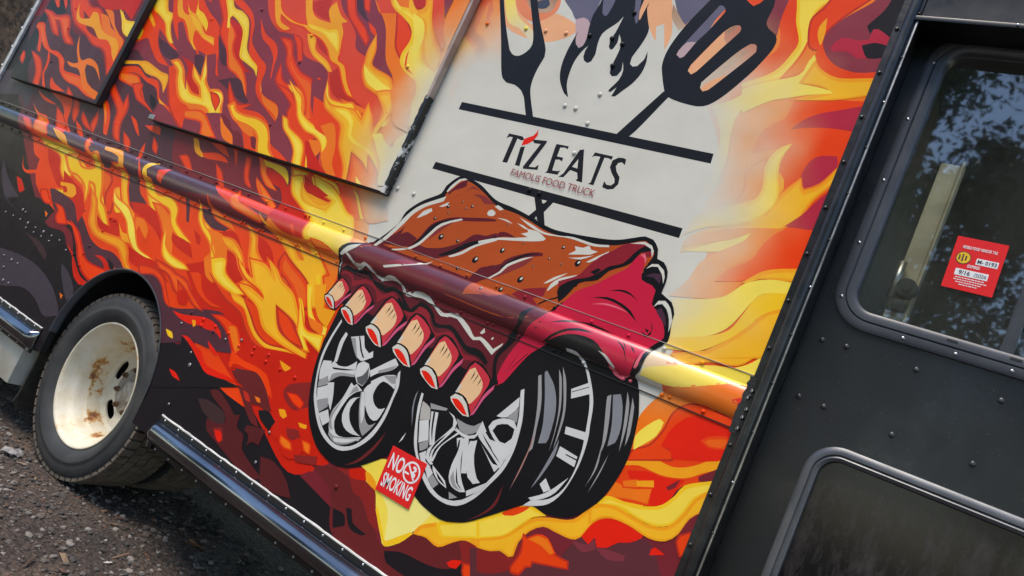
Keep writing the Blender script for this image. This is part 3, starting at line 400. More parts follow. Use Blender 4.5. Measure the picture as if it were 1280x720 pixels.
a A -2337,2387 -2219,2315 -2134,2308 -1980,2042 -2047,2053 -2096,2088 -2114,2136 -2092,2175 -2127,2236 -2186,2273 -2276,2317
a Y3 -2312,2368 -2217,2300 -2138,2295 -1994,2050 -2037,2059 -2079,2088 -2094,2128 -2071,2169 -2111,2237 -2175,2279 -2261,2320
a Y -2315,2374 -2215,2308 -2128,2298 -1985,2051 -2047,2060 -2093,2089 -2106,2130 -2088,2175 -2126,2236 -2184,2274 -2267,2318
a V -2078,2098 -2084,2147 -2050,2081 -2004,2050 -2046,2067
a O -2421,1949 -2374,1897 -2319,1880 -2257,1890 -2179,1865 -2122,1808 -2291,1791 -2370,1847 -2408,1880
a Y -2416,1938 -2380,1892 -2318,1873 -2256,1884 -2184,1860 -2135,1812 -2289,1798 -2363,1850 -2398,1881
a O -2326,1901 -2221,1889 -2138,1876 -2146,1860 -2252,1877
a Y -2158,1908 -2126,1871 -2094,1820 -2143,1825
a Y -2327,2388 -2223,2299 -2147,2263 -2103,2195 -2113,2129 -2098,2088 -2030,2048 -1976,2022 -1950,1971 -1959,1928 -1924,1852 -1886,1860 -1893,2075 -1988,2110 -2038,2181 -2076,2263 -2150,2299 -2188,2317 -2248,2327
a L3 -2301,2368 -2208,2302 -2133,2266 -2085,2192 -2093,2122 -2081,2091 -2021,2053 -1960,2024 -1932,1967 -1940,1924 -1911,1861 -1896,1866 -1902,2067 -1995,2100 -2047,2176 -2084,2253 -2151,2287 -2186,2302 -2249,2314
a V -2084,2147 -2061,2086 -2003,2050 -2062,2072 -2085,2119
a A -2234,2395 -2171,2319 -2116,2317 -2103,2340 -2139,2403 -2105,2405 -2039,2274 -1982,2195 -1918,2134 -1908,2073 -1988,2110 -2038,2181 -2076,2263 -2142,2300
a Y3 -2213,2374 -2172,2302 -2099,2301 -2083,2333 -2115,2390 -2108,2389 -2047,2269 -1989,2188 -1926,2129 -1918,2086 -1975,2114 -2020,2180 -2059,2264 -2127,2301
a L -2150,2299 -2080,2270 -2041,2202 -2039,2139 -1997,2095 -1907,2070 -1903,2019 -1982,2055 -2052,2116 -2090,2197 -2122,2251
a R2 -2216,2397 -2147,2402 -2107,2332 -2135,2319 -2166,2334
a F1 -2105,2405 -2055,2409 -1990,2293 -1952,2255 -1924,2175 -1925,2161 -1996,2229 -2043,2288
a P -2051,2410 -1982,2415 -1985,2329 -1984,2289
a O -1982,2415 -1904,2421 -1905,2170 -1961,2240 -1974,2295
p O -1804,1933 -1884,2193 -1909,2331 -1921,2443 -1814,2451 -1635,2107 -1679,2047 -1766,1979
p F1 -1913,2444 -1844,2449 -1848,2337 -1839,2275 -1785,2247 -1750,2204 -1759,2154 -1795,2177 -1812,2209 -1870,2244 -1927,2272 -1922,2414
p R2 -1929,2428 -1890,2431 -1878,2348 -1847,2274 -1789,2240 -1758,2182 -1766,2160 -1791,2185 -1804,2217 -1866,2251 -1908,2267
p A -1917,2231 -1904,2261 -1863,2231 -1809,2196 -1813,2153 -1861,2182 -1849,2101 -1886,2138
p F1 -1856,2434 -1809,2368 -1810,2340 -1772,2289 -1815,2326 -1816,2305 -1836,2366
a P -3256,1687 -3125,1693 -3010,1714 -2840,1720 -2680,1695 -2581,1653 -2422,1611 -2441,1578 -3154,1562
a V -3272,1686 -3122,1703 -3001,1637 -2943,1603 -3057,1589 -3104,1648 -3241,1648
a O -3250,1679 -3125,1693 -3010,1631 -2965,1607 -3050,1599 -3096,1657 -3232,1657
a O -2987,1701 -2856,1645 -2812,1594 -2910,1618
a V -2976,1802 -2910,1764 -2832,1786 -2869,1759 -2750,1760 -2654,1723 -2591,1651 -2506,1623 -2425,1592 -2455,1567 -2525,1574 -2636,1573 -2716,1586 -2798,1664 -2905,1708 -2954,1748
a M -2987,1718 -2905,1692 -2867,1659 -2803,1655 -2732,1591 -2807,1595 -2851,1638 -2943,1677
a M -2736,1661 -2680,1648 -2656,1607 -2690,1611
a O -2877,1705 -2756,1688 -2705,1659 -2736,1653 -2803,1671
a O -2978,1758 -2938,1785 -2896,1750 -2836,1740 -2740,1741 -2661,1720 -2612,1679 -2575,1627 -2492,1580 -2536,1568 -2631,1574 -2688,1652 -2728,1678 -2791,1691 -2889,1703
a Y -2954,1757 -2937,1768 -2904,1741 -2834,1729 -2740,1730 -2669,1712 -2625,1675 -2587,1621 -2516,1584 -2539,1578 -2622,1583 -2675,1657 -2720,1687 -2790,1701 -2883,1712
a V -2802,1857 -2752,1836 -2652,1812 -2615,1768 -2604,1705 -2650,1760 -2734,1791 -2778,1817
a O -2791,1849 -2755,1831 -2658,1808 -2624,1767 -2608,1714 -2644,1764 -2729,1796 -2770,1820
a P -2817,1885 -2724,1852 -2642,1865 -2579,1822 -2570,1793 -2561,1748 -2514,1697 -2458,1663 -2413,1598 -2464,1610 -2581,1653 -2630,1705 -2624,1767 -2663,1815 -2744,1833 -2791,1849
a R2 -2733,1909 -2596,1878 -2490,1787 -2420,1743 -2336,1725 -2363,1693 -2305,1592 -2372,1577 -2404,1666 -2450,1697 -2541,1734 -2587,1799 -2586,1827
a V -2713,1901 -2603,1872 -2498,1783 -2424,1737 -2352,1721 -2375,1695 -2320,1597 -2364,1587 -2394,1669 -2443,1703 -2532,1738 -2574,1799 -2574,1830
a O -2601,1778 -2555,1769 -2521,1737 -2424,1703 -2385,1671 -2363,1623 -2343,1575 -2407,1581 -2439,1644 -2488,1684 -2559,1724
a Y -2587,1770 -2560,1764 -2527,1732 -2430,1698 -2394,1669 -2372,1622 -2355,1582 -2400,1587 -2431,1646 -2481,1688 -2551,1727
a L3 -2566,1758 -2562,1753 -2531,1722 -2431,1688 -2402,1664 -2380,1618 -2365,1588 -2386,1591 -2416,1645 -2468,1688 -2536,1729
a V -2423,1796 -2339,1812 -2276,1787 -2353,1769 -2456,1783
a R -2398,1697 -2380,1701 -2309,1657 -2241,1615 -2150,1579 -2294,1574 -2346,1621 -2363,1646
a O -2384,1708 -2326,1712 -2292,1676 -2304,1650 -2340,1673
a O -2342,1767 -2289,1792 -2247,1742 -2231,1674 -2156,1606 -2150,1579 -2229,1611 -2266,1652 -2278,1700
a O -2665,1935 -2592,1901 -2532,1871 -2486,1810 -2403,1776 -2311,1763 -2269,1716 -2258,1637 -2311,1698 -2362,1725 -2432,1737 -2505,1779 -2562,1846
a Y -2652,1926 -2597,1896 -2539,1867 -2493,1806 -2405,1770 -2316,1758 -2278,1714 -2263,1647 -2304,1702 -2359,1731 -2429,1743 -2498,1783 -2554,1849
a L3 -2629,1912 -2601,1887 -2544,1857 -2496,1796 -2404,1759 -2317,1746 -2285,1708 -2265,1658 -2291,1703 -2349,1734 -2419,1747 -2483,1783 -2540,1848
a R -2211,1650 -2206,1679 -2152,1656 -2099,1581 -2150,1579
a Y -2357,1645 -2337,1623 -2307,1579 -2326,1589
a P -2524,1946 -2448,1958 -2390,1869 -2278,1808 -2271,1779 -2324,1800 -2409,1806 -2464,1849
a O -2440,1970 -2375,1899 -2299,1888 -2225,1889 -2098,1687 -2103,1644 -2064,1562 -2104,1574 -2156,1654 -2204,1708 -2265,1808 -2350,1843 -2407,1880
a Y -2434,1960 -2380,1893 -2298,1881 -2230,1882 -2106,1687 -2112,1644 -2074,1570 -2098,1578 -2148,1657 -2197,1710 -2258,1812 -2345,1848 -2398,1883
a L3 -2418,1939 -2386,1881 -2291,1867 -2235,1868 -2116,1682 -2123,1640 -2085,1578 -2083,1581 -2132,1658 -2178,1710 -2243,1817 -2331,1853 -2379,1884
p M -3324,1606 -2878,1633 -2464,1618 -2388,1539 -2382,1409 -2445,1407 -2775,1417 -3172,1423
p A -3149,1580 -3108,1579 -3062,1539 -2999,1517 -3025,1509 -3091,1524
p V -3039,1527 -2939,1548 -2868,1539 -2834,1521 -2879,1520 -3000,1510
p V -3005,1583 -2919,1589 -2842,1546 -2922,1559
p V -2908,1500 -2848,1479 -2784,1421 -2796,1412 -2853,1446
p R2 -2849,1592 -2808,1587 -2771,1515
p V -2836,1586 -2815,1582 -2778,1524
p R2 -2744,1574 -2700,1571 -2665,1498 -2613,1451 -2669,1462 -2711,1510
p V -2732,1568 -2707,1566 -2673,1495 -2624,1457 -2663,1467 -2703,1512
p R -2588,1561 -2479,1547 -2420,1509 -2406,1535 -2432,1588 -2373,1579 -2371,1484 -2293,1431 -2372,1426 -2425,1486 -2527,1506
p V -2664,1591 -2591,1578 -2571,1535 -2460,1476 -2540,1484 -2605,1525
p O -2652,1585 -2598,1574 -2579,1532 -2473,1480 -2537,1489 -2598,1528
p Y -2627,1583 -2479,1577 -2433,1543 -2419,1515 -2470,1542 -2554,1560 -2588,1561
p V -2622,1507 -2533,1463 -2442,1431 -2437,1400 -2538,1433 -2592,1467
p O -2612,1499 -2537,1459 -2449,1428 -2445,1407 -2533,1437 -2585,1470
p O -2449,1590 -2331,1595 -2337,1548 -2315,1515 -2262,1490 -2121,1472 -2296,1420 -2379,1481 -2406,1535
p Y -2428,1581 -2346,1585 -2352,1547 -2326,1510 -2266,1481 -2141,1471 -2293,1431 -2367,1485 -2392,1538
p L3 -2400,1568 -2360,1572 -2363,1543 -2332,1499 -2266,1469 -2158,1466 -2286,1440 -2348,1488 -2375,1539
p V -2348,1572 -2303,1532 -2243,1513 -2139,1504 -2230,1485 -2286,1486 -2338,1521
p O -2343,1564 -2308,1528 -2244,1508 -2151,1503 -2232,1490 -2283,1491 -2330,1523
p R -2338,1572 -2243,1537 -2164,1521 -2152,1503 -2265,1510 -2326,1539
p Y -2311,1578 -2230,1576 -2150,1573 -2083,1527 -2037,1484 -2116,1477 -2168,1527 -2243,1537 -2282,1549
p R2 -2178,1583 -2028,1573 -1976,1490 -2055,1486
p V -2162,1577 -2034,1567 -1990,1496 -2052,1494
a V -2472,1887 -2371,1859 -2240,1795 -2204,1717 -2135,1647 -2101,1585 -2170,1597 -2219,1643 -2285,1729 -2391,1767
a O -2355,1774 -2288,1794 -2225,1712 -2202,1646 -2153,1601 -2178,1595 -2274,1652 -2277,1716
a O -2424,1922 -2362,1874 -2277,1871 -2216,1871 -2162,1842 -2164,1913 -2105,1857 -2078,1813 -2071,1803 -2074,1816 -2072,1884 -2157,1960 -2074,1974 -2022,1904 -2052,1821 -2039,1765 -1999,1733 -1956,1686 -1950,1624 -2004,1687 -2035,1700 -1997,1639 -2070,1678 -2112,1697 -2094,1655 -2063,1571 -2107,1581 -2143,1645 -2212,1715 -2252,1791 -2313,1821 -2387,1854
a A -2415,1911 -2366,1868 -2275,1865 -2217,1864 -2155,1833 -2159,1903 -2113,1855 -2086,1811 -2066,1793 -2065,1814 -2063,1885 -2143,1956 -2077,1966 -2031,1904 -2061,1822 -2047,1763 -2005,1730 -1964,1685 -1954,1633 -1998,1691 -2045,1708 -2005,1647 -2066,1683 -2121,1706 -2103,1654 -2073,1578 -2101,1585 -2135,1647 -2204,1717 -2244,1794 -2309,1826 -2380,1858
a Y3 -2396,1892 -2369,1854 -2266,1849 -2212,1849 -2135,1813 -2146,1884 -2121,1847 -2093,1803 -2052,1773 -2048,1809 -2044,1885 -2116,1944 -2078,1952 -2043,1901 -2071,1822 -2056,1755 -2011,1723 -1974,1678 -1956,1645 -1985,1695 -2059,1719 -2016,1659 -2054,1688 -2133,1716 -2113,1651 -2085,1589 -2087,1591 -2118,1647 -2187,1718 -2228,1798 -2298,1832 -2362,1862
a Y -2328,1856 -2256,1865 -2193,1826 -2169,1773 -2116,1749 -2017,1721 -1968,1670 -1991,1679 -2044,1722 -2137,1737 -2190,1762 -2227,1819
a L3 -2311,1851 -2251,1855 -2194,1820 -2172,1766 -2116,1741 -2017,1712 -1974,1674 -1981,1679 -2038,1725 -2129,1739 -2180,1761 -2217,1820
a L -2066,1793 -2022,1802 -1946,1763 -1941,1798 -1906,1825 -1884,1816 -1872,1626 -1940,1610 -1960,1686 -2005,1730
a O -2085,1979 -1973,1997 -1909,1831 -1989,1850 -2023,1892
a O -2037,1827 -2005,1833 -1951,1782 -1953,1760 -2003,1785
a R2 -2133,1708 -2057,1683 -2015,1656 -2043,1714 -1964,1666 -1912,1580 -2031,1581 -2084,1576 -2109,1647
a V -2122,1699 -2062,1677 -2005,1646 -2033,1704 -1972,1663 -1926,1587 -2033,1588 -2077,1584 -2099,1648
a O3 -2100,1683 -2062,1664 -1988,1630 -2014,1685 -1978,1653 -1941,1593 -2033,1595 -2061,1594 -2082,1646
a L -2055,1623 -2009,1600 -1994,1583 -2023,1587
p R -2355,1577 -2277,1545 -2209,1518 -2273,1510 -2347,1528
p Y -2306,1588 -2203,1583 -2158,1573 -2094,1519 -2009,1472 -2088,1451 -2135,1508 -2230,1534
p L3 -2279,1578 -2201,1569 -2161,1561 -2099,1509 -2027,1474 -2080,1462 -2121,1513 -2216,1540
p A -2338,1515 -2252,1508 -2156,1496 -2121,1476 -2190,1474 -2317,1484
p Y3 -2318,1504 -2248,1496 -2154,1487 -2133,1476 -2187,1479 -2303,1487
p Y -2305,1466 -2198,1457 -2154,1434 -2263,1405
p L3 -2278,1453 -2201,1445 -2174,1433 -2253,1417
p V -2162,1579 -2080,1584 -2022,1537 -1978,1480 -2009,1472 -2074,1517
p Y -2068,1580 -1999,1542 -1947,1488 -1970,1482 -2022,1537
p V -2067,1604 -1908,1597 -1844,1508 -1946,1481
p O -2052,1598 -1913,1591 -1857,1512 -1943,1489
p G -5542,1574 -4933,1662 -4761,1483 -4795,1453 -4925,1509 -5399,1455
p V -4747,1571 -4662,1552 -4460,1522 -4589,1522 -4685,1543
p V -4619,1591 -4348,1584 -4295,1522 -4268,1456 -4168,1404 -4292,1412 -4344,1493 -4423,1540 -4528,1564
p R2 -4324,1590 -4245,1574 -4199,1517 -4197,1459 -4259,1498
p V -4306,1581 -4256,1569 -4213,1516 -4205,1470 -4245,1501
p R2 -4172,1539 -4076,1495 -3991,1448 -4092,1465 -4153,1497
p V -4159,1528 -4085,1490 -4010,1454 -4085,1471 -4141,1500
p R2 -4031,1573 -3980,1508 -3974,1438 -4037,1481 -4038,1522
p V -4027,1561 -3993,1507 -3982,1449 -4023,1483 -4024,1521
p V -4058,1632 -3973,1617 -3889,1546 -3841,1458 -3880,1462 -3964,1561
p O -4042,1625 -3988,1605 -3926,1549 -3894,1496 -3964,1561
p R2 -4023,1734 -3839,1639 -3840,1697 -3770,1621 -3762,1529 -3699,1443 -3778,1460 -3841,1528 -3871,1596 -4052,1695
p V -4014,1717 -3825,1624 -3833,1681 -3789,1620 -3780,1528 -3720,1455 -3764,1466 -3823,1530 -3854,1600 -4029,1695
p V -3722,1592 -3647,1572 -3562,1504 -3612,1524
p R2 -3856,1749 -3755,1765 -3722,1708 -3527,1628 -3632,1652 -3747,1680
p V -3835,1745 -3763,1757 -3733,1705 -3545,1634 -3628,1658 -3740,1685
p V -3566,1566 -3438,1580 -3407,1544 -3486,1548
p R2 -3449,1529 -3379,1491 -3360,1450 -3417,1472
p V -3438,1519 -3389,1488 -3372,1459 -3408,1475
p R2 -3717,1507 -3615,1470 -3583,1417 -3655,1440
p V -3703,1499 -3625,1467 -3596,1425 -3645,1444
p V -3491,1487 -3459,1429 -3463,1391 -3498,1439
p R2 -4456,1517 -4334,1478 -4220,1415 -4213,1355 -4362,1417
p V -4438,1507 -4344,1473 -4234,1413 -4225,1365 -4350,1421
p V -4196,1480 -4100,1449 -4029,1404 -4107,1418
p V -4732,1492 -4615,1451 -4489,1442 -4351,1354 -4448,1322 -4532,1354 -4598,1425
p O -4711,1483 -4621,1443 -4496,1435 -4373,1356 -4449,1331 -4520,1358 -4585,1429
p V -4581,1357 -4424,1346 -4289,1333 -4182,1305 -4111,1291 -4062,1205 -3962,1143 -4044,1114 -4178,1169 -4343,1212 -4445,1240
p R2 -4736,1401 -4621,1397 -4511,1337 -4595,1337
p V -4710,1396 -4628,1390 -4535,1343 -4590,1345
p R -4338,1303 -4174,1278 -4061,1186 -3977,1149 -4037,1125 -4171,1181 -4269,1237
p O -4452,1331 -4267,1336 -4095,1341 -3952,1312 -3859,1282 -3796,1329 -3758,1350 -3698,1251 -3617,1200 -3500,1113 -3590,1090 -3720,1170 -3780,1200 -3721,1118 -3792,1154 -3832,1179 -3964,1204 -3968,1188 -3894,1164 -3812,1131 -3830,1090 -4001,1079 -4078,1104 -3984,1126 -3959,1139 -4090,1197 -4176,1272 -4361,1291
p Y -4423,1326 -4264,1328 -4096,1333 -3958,1304 -3854,1271 -3783,1324 -3762,1337 -3711,1248 -3628,1195 -3521,1116 -3586,1099 -3710,1176 -3795,1210 -3734,1129 -3780,1159 -3823,1185 -3978,1215 -3985,1185 -3903,1157 -3829,1128 -3843,1097 -3998,1087 -4051,1103 -3974,1119 -3936,1140 -4077,1202 -4166,1279 -4354,1299
p L3 -4364,1313 -4249,1311 -4086,1314 -3960,1286 -3835,1247 -3753,1312 -3763,1313 -3728,1240 -3638,1185 -3549,1117 -3576,1112 -3686,1183 -3816,1226 -3750,1144 -3751,1162 -3800,1193 -3995,1231 -4005,1173 -3912,1142 -3849,1119 -3856,1106 -3981,1097 -4000,1097 -3947,1105 -3890,1136 -4051,1207 -4140,1289 -4331,1308
p L -4139,1300 -4064,1301 -4017,1253 -3839,1237 -3766,1180 -3838,1200 -4001,1219 -4087,1257
p V -4057,1312 -3855,1327 -3780,1287 -3805,1257 -3920,1284
p V -3783,1324 -3671,1294 -3602,1273 -3588,1187 -3521,1116 -3642,1192 -3704,1250
p O3 -3746,1306 -3674,1278 -3617,1263 -3603,1181 -3536,1132 -3614,1197 -3678,1251
p R2 -3697,1314 -3593,1350 -3492,1279 -3505,1203 -3476,1117 -3528,1104 -3605,1186 -3606,1256
p V -3671,1312 -3596,1337 -3509,1277 -3522,1204 -3495,1123 -3521,1116 -3588,1187 -3589,1258
p V -3653,1343 -3522,1341 -3437,1266 -3431,1224 -3403,1166 -3500,1195 -3520,1173 -3558,1237 -3507,1258 -3547,1301
p A -3630,1339 -3530,1334 -3451,1264 -3444,1222 -3417,1175 -3509,1207 -3520,1185 -3542,1234 -3490,1255 -3536,1306
p Y3 -3595,1329 -3531,1322 -3462,1259 -3455,1218 -3427,1185 -3512,1216 -3513,1196 -3513,1227 -3460,1247 -3512,1308
p Y -3542,1225 -3489,1194 -3380,1152 -3456,1133
p D -3510,1312 -3420,1350 -3331,1267 -3198,1199 -3318,1168 -3431,1226
p V -3459,1412 -3382,1359 -3325,1294 -3253,1233 -3319,1253 -3381,1307 -3401,1354
p O -3356,1341 -3274,1337 -3238,1294 -3160,1288 -3100,1216 -3177,1196 -3280,1261
p Y -3338,1334 -3282,1330 -3246,1288 -3169,1281 -3116,1220 -3174,1205 -3270,1265
p L3 -3300,1320 -3288,1314 -3252,1273 -3176,1266 -3139,1222 -3162,1215 -3246,1267
p Y -3369,1362 -3356,1398 -3286,1419 -3319,1390 -3338,1369 -3309,1335 -3344,1333
p A -4345,1397 -4185,1383 -4103,1339 -4208,1349
p A -3772,1402 -3633,1412 -3563,1380 -3528,1333 -3576,1333 -3604,1372 -3672,1384 -3756,1385
p V -3977,1419 -3885,1395 -3899,1364 -3802,1328 -3892,1333 -3949,1372
p O -3962,1410 -3901,1392 -3915,1361 -3822,1332 -3885,1339 -3937,1375
p D -3923,1397 -3749,1377 -3637,1328 -3698,1305 -3812,1336
p V -4532,1203 -4485,1150 -4424,1134 -4291,1163 -4209,1143 -4152,1088 -4022,1042 -4067,1026 -4167,1065 -4258,1132 -4323,1136 -4406,1118 -4484,1140
p R -4492,1080 -4422,1074 -4340,1032 -4384,1011
p R2 -3980,1049 -3868,1021 -3942,1000
p V -3965,1041 -3889,1021 -3936,1009
p D -4028,1080 -3828,1083 -3681,1075 -3878,1024
p G -4725,1129 -4533,1038 -4309,972 -4227,934 -4373,897 -4639,1034
p D -3982,1061 -3807,1068 -3694,1043 -3539,970 -3423,951 -3305,959 -3145,916 -3163,903 -3416,910 -3311,882 -3347,838 -3531,894 -3679,975 -3798,1006 -3914,995
p K -3884,966 -3755,981 -3638,933 -3537,866 -3453,831 -3341,815 -3491,751 -3746,831
p V2 -3757,992 -3665,961 -3551,888 -3447,858 -3310,868 -3353,811 -3479,823 -3564,884 -3665,943
p R -3637,881 -3557,834 -3466,793 -3378,786 -3478,755 -3569,813
p R -3436,914 -3360,918 -3251,892 -3305,859 -3347,896
p R -4062,1213 -3918,1180 -3801,1152 -3708,1075 -3707,1003 -3821,1083 -3938,1091
p A -4037,1152 -3903,1165 -3844,1132 -3861,1105 -3983,1098 -3931,1120 -3961,1141 -4022,1136
p O -4135,1288 -4007,1315 -3919,1274 -3849,1275 -3817,1288 -3864,1346 -3788,1362 -3663,1239 -3603,1158 -3539,1131 -3433,1049 -3518,1055 -3637,1117 -3731,1198 -3767,1205 -3737,1164 -3736,1104 -3820,1180 -3921,1211 -4013,1215
p Y -4095,1283 -4011,1301 -3927,1262 -3839,1263 -3789,1283 -3834,1339 -3798,1346 -3683,1234 -3621,1151 -3554,1123 -3460,1059 -3507,1065 -3620,1124 -3718,1208 -3795,1218 -3759,1162 -3746,1122 -3802,1188 -3915,1222 -4001,1227
p R -3606,1092 -3514,1064 -3426,1059 -3475,1091 -3421,1105 -3365,1078 -3330,1036 -3423,1019 -3526,1025
p O -3730,1173 -3637,1150 -3555,1055 -3493,1027 -3393,1030 -3280,1034 -3199,991 -3176,958 -3094,919 -3184,922 -3280,977 -3327,985 -3418,984 -3528,990 -3624,1033 -3667,1104
p A -3704,1159 -3655,1142 -3572,1048 -3500,1015 -3392,1019 -3287,1023 -3215,985 -3192,951 -3121,925 -3174,932 -3269,986 -3324,996 -3417,995 -3519,1001 -3606,1039 -3647,1108
p D -3477,1300 -3375,1307 -3350,1261 -3248,1216 -3325,1216 -3400,1257
p R -3374,1203 -3240,1220 -3099,1190 -3017,1097 -3128,1141 -3300,1171
p V -3381,1314 -3338,1315 -3266,1233 -3331,1257 -3362,1284
p V -3582,1333 -3494,1328 -3432,1250 -3365,1191 -3298,1167 -3225,1118 -3319,1145 -3441,1184 -3522,1254
p A -3563,1325 -3503,1321 -3444,1247 -3374,1186 -3306,1161 -3241,1125 -3312,1151 -3431,1189 -3509,1258
p Y3 -3541,1315 -3508,1312 -3446,1240 -3377,1178 -3307,1155 -3247,1128 -3300,1152 -3415,1192 -3490,1258
p A -3384,1095 -3324,1063 -3269,1061 -3185,1025 -3233,1030 -3305,1035
p O -3556,1235 -3481,1199 -3361,1177 -3253,1118 -3188,1061 -3134,1030 -3010,1014 -3083,1000 -3186,1014 -3273,1058 -3334,1109 -3406,1139 -3506,1168
p L -3543,1225 -3489,1192 -3368,1171 -3263,1113 -3198,1056 -3139,1023 -3029,1014 -3082,1008 -3180,1020 -3263,1063 -3324,1114 -3399,1146 -3495,1173
p V -3297,1156 -3206,1159 -3136,1123 -3120,1070 -3181,1091 -3220,1114 -3217,1073
p O -3282,1150 -3210,1153 -3145,1120 -3130,1078 -3174,1096 -3227,1123 -3221,1083
p V -3221,1244 -3106,1245 -2992,1196 -2904,1090 -2890,1040 -3037,1131 -3110,1184
p O -3198,1239 -3111,1236 -3003,1191 -2917,1087 -2900,1051 -3026,1136 -3099,1190
p O -3354,1341 -3276,1326 -3201,1287 -3097,1296 -3010,1264 -2977,1208 -2900,1175 -2811,1147 -2903,1140 -3006,1179 -3067,1235 -3142,1247 -3258,1261 -3317,1293
p Y -3338,1332 -3282,1320 -3204,1279 -3099,1289 -3020,1259 -2987,1203 -2906,1169 -2828,1149 -2900,1147 -2998,1184 -3059,1241 -3139,1254 -3252,1268 -3307,1297
p R -2971,1152 -2832,1143 -2762,1092 -2864,1103 -2944,1119
p O -3037,1172 -2978,1103 -2907,1072 -2793,1059 -2743,1042 -2854,1021 -2957,1041 -3009,1093
p Y -3030,1161 -2987,1099 -2912,1065 -2797,1053 -2761,1043 -2854,1028 -2949,1046 -2998,1096
p L3 -3018,1149 -2991,1093 -2910,1057 -2795,1045 -2772,1041 -2850,1031 -2937,1049 -2983,1094
p R -2843,1204 -2780,1188 -2759,1154 -2785,1156
p D -2992,1315 -2962,1314 -2899,1225 -2915,1221
p D -2857,1301 -2773,1307 -2658,1268 -2644,1249 -2733,1240 -2815,1264
p O -2794,1317 -2687,1306 -2673,1287 -2748,1290
p V -2823,1263 -2706,1229 -2619,1229 -2572,1162 -2663,1187 -2734,1213
p O -2810,1258 -2708,1224 -2625,1224 -2582,1169 -2659,1192 -2729,1218
p O -2885,1331 -2817,1266 -2732,1236 -2662,1193 -2613,1161 -2511,1069 -2533,1041 -2610,1069 -2660,1116 -2698,1179 -2786,1214 -2851,1254
p Y -2878,1321 -2826,1262 -2739,1231 -2669,1189 -2621,1157 -2523,1069 -2537,1049 -2603,1073 -2651,1119 -2689,1183 -2779,1220 -2841,1258
p O -2695,1113 -2680,1140 -2641,1092 -2575,1038 -2637,1055
p R -3221,1017 -3082,1008 -2971,1008 -2834,957 -2934,965 -3038,957 -3157,961
p D -3038,941 -2999,976 -2897,937 -3005,919
p V -3252,1386 -3175,1412 -3192,1366 -3191,1331 -3234,1348
p R2 -3192,1481 -3126,1497 -3034,1434 -3090,1434
p V -3175,1480 -3128,1490 -3050,1439 -3087,1440
p R2 -2915,1506 -2837,1474 -2780,1403 -2857,1442
p V -2904,1499 -2845,1470 -2790,1410 -2850,1445
p V -2905,1281 -2820,1271 -2821,1208 -2895,1204
p R -2482,1520 -2364,1489 -2227,1423 -2194,1404 -2179,1338 -2310,1337 -2420,1373 -2410,1448
p M -2666,1385 -2420,1373 -2412,1331 -2589,1328
p D -2851,1299 -2784,1301 -2728,1277 -2616,1274 -2668,1247 -2754,1247 -2820,1268
p R -2683,1235 -2585,1262 -2494,1204 -2577,1219
p V -2842,1369 -2783,1328 -2639,1296 -2570,1257 -2616,1264 -2737,1278 -2796,1312
p O -2833,1360 -2789,1323 -2643,1291 -2583,1261 -2614,1269 -2733,1283 -2789,1315
p O -2779,1232 -2644,1231 -2582,1181 -2536,1091 -2593,1103 -2669,1171
p O -2886,1336 -2802,1251 -2716,1213 -2662,1160 -2559,1102 -2469,1073 -2356,1054 -2445,1040 -2560,1049 -2640,1087 -2698,1168 -2808,1222 -2862,1265
p Y -2879,1325 -2810,1247 -2724,1209 -2670,1155 -2565,1097 -2472,1067 -2371,1054 -2445,1047 -2556,1055 -2632,1091 -2689,1173 -2800,1226 -2852,1267
p R -2591,1193 -2511,1179 -2435,1122 -2394,1097 -2476,1087 -2540,1134
p R -2454,1283 -2395,1278 -2334,1252 -2294,1213 -2340,1215 -2327,1183 -2397,1212
p V -2701,1386 -2671,1431 -2624,1392 -2548,1376 -2428,1354 -2445,1333 -2571,1341 -2653,1352
p O -2686,1387 -2668,1419 -2632,1386 -2550,1368 -2445,1349 -2452,1341 -2570,1348 -2647,1359
p O -2674,1226 -2570,1234 -2487,1197 -2425,1144 -2376,1128 -2378,1127 -2437,1178 -2486,1259 -2538,1314 -2452,1287 -2404,1228 -2316,1185 -2198,1130 -2281,1172 -2348,1224 -2231,1197 -2186,1176 -2116,1149 -2055,1095 -2246,1031 -2261,1068 -2307,1083 -2367,1083 -2442,1074 -2411,1105 -2472,1136 -2524,1177 -2602,1190
p A -2649,1222 -2574,1224 -2497,1190 -2435,1136 -2377,1118 -2357,1123 -2425,1183 -2473,1263 -2519,1304 -2463,1281 -2415,1222 -2323,1177 -2215,1138 -2272,1179 -2330,1216 -2238,1189 -2193,1168 -2124,1142 -2074,1098 -2237,1044 -2249,1074 -2304,1092 -2369,1092 -2422,1083 -2390,1107 -2462,1143 -2516,1185 -2596,1199
p Y3 -2616,1213 -2574,1209 -2505,1179 -2439,1126 -2373,1103 -2328,1117 -2407,1185 -2453,1264 -2492,1287 -2470,1270 -2423,1211 -2328,1167 -2231,1146 -2257,1184 -2304,1202 -2241,1178 -2197,1156 -2129,1133 -2093,1099 -2222,1056 -2233,1080 -2296,1101 -2366,1102 -2397,1089 -2361,1106 -2444,1147 -2502,1193 -2584,1207
p Y -2425,1083 -2365,1086 -2295,1080 -2229,1047 -2306,1021 -2365,1058
p L3 -2398,1077 -2359,1074 -2300,1069 -2248,1046 -2298,1033 -2352,1064
p Y -2331,1215 -2267,1187 -2193,1154 -2090,1093 -2130,1079 -2218,1147
p L3 -2318,1207 -2267,1181 -2194,1147 -2099,1092 -2124,1083 -2208,1148
p A -2480,1377 -2439,1353 -2369,1334 -2417,1337 -2448,1351
p O -2382,1333 -2292,1319 -2230,1307 -2177,1273 -2120,1252 -2179,1281 -2232,1333 -2162,1307 -2135,1304 -2162,1338 -2099,1331 -2046,1296 -2008,1264 -2007,1238 -1968,1192 -1941,1136 -2023,1108 -2070,1177 -2151,1212 -2225,1245 -2279,1279
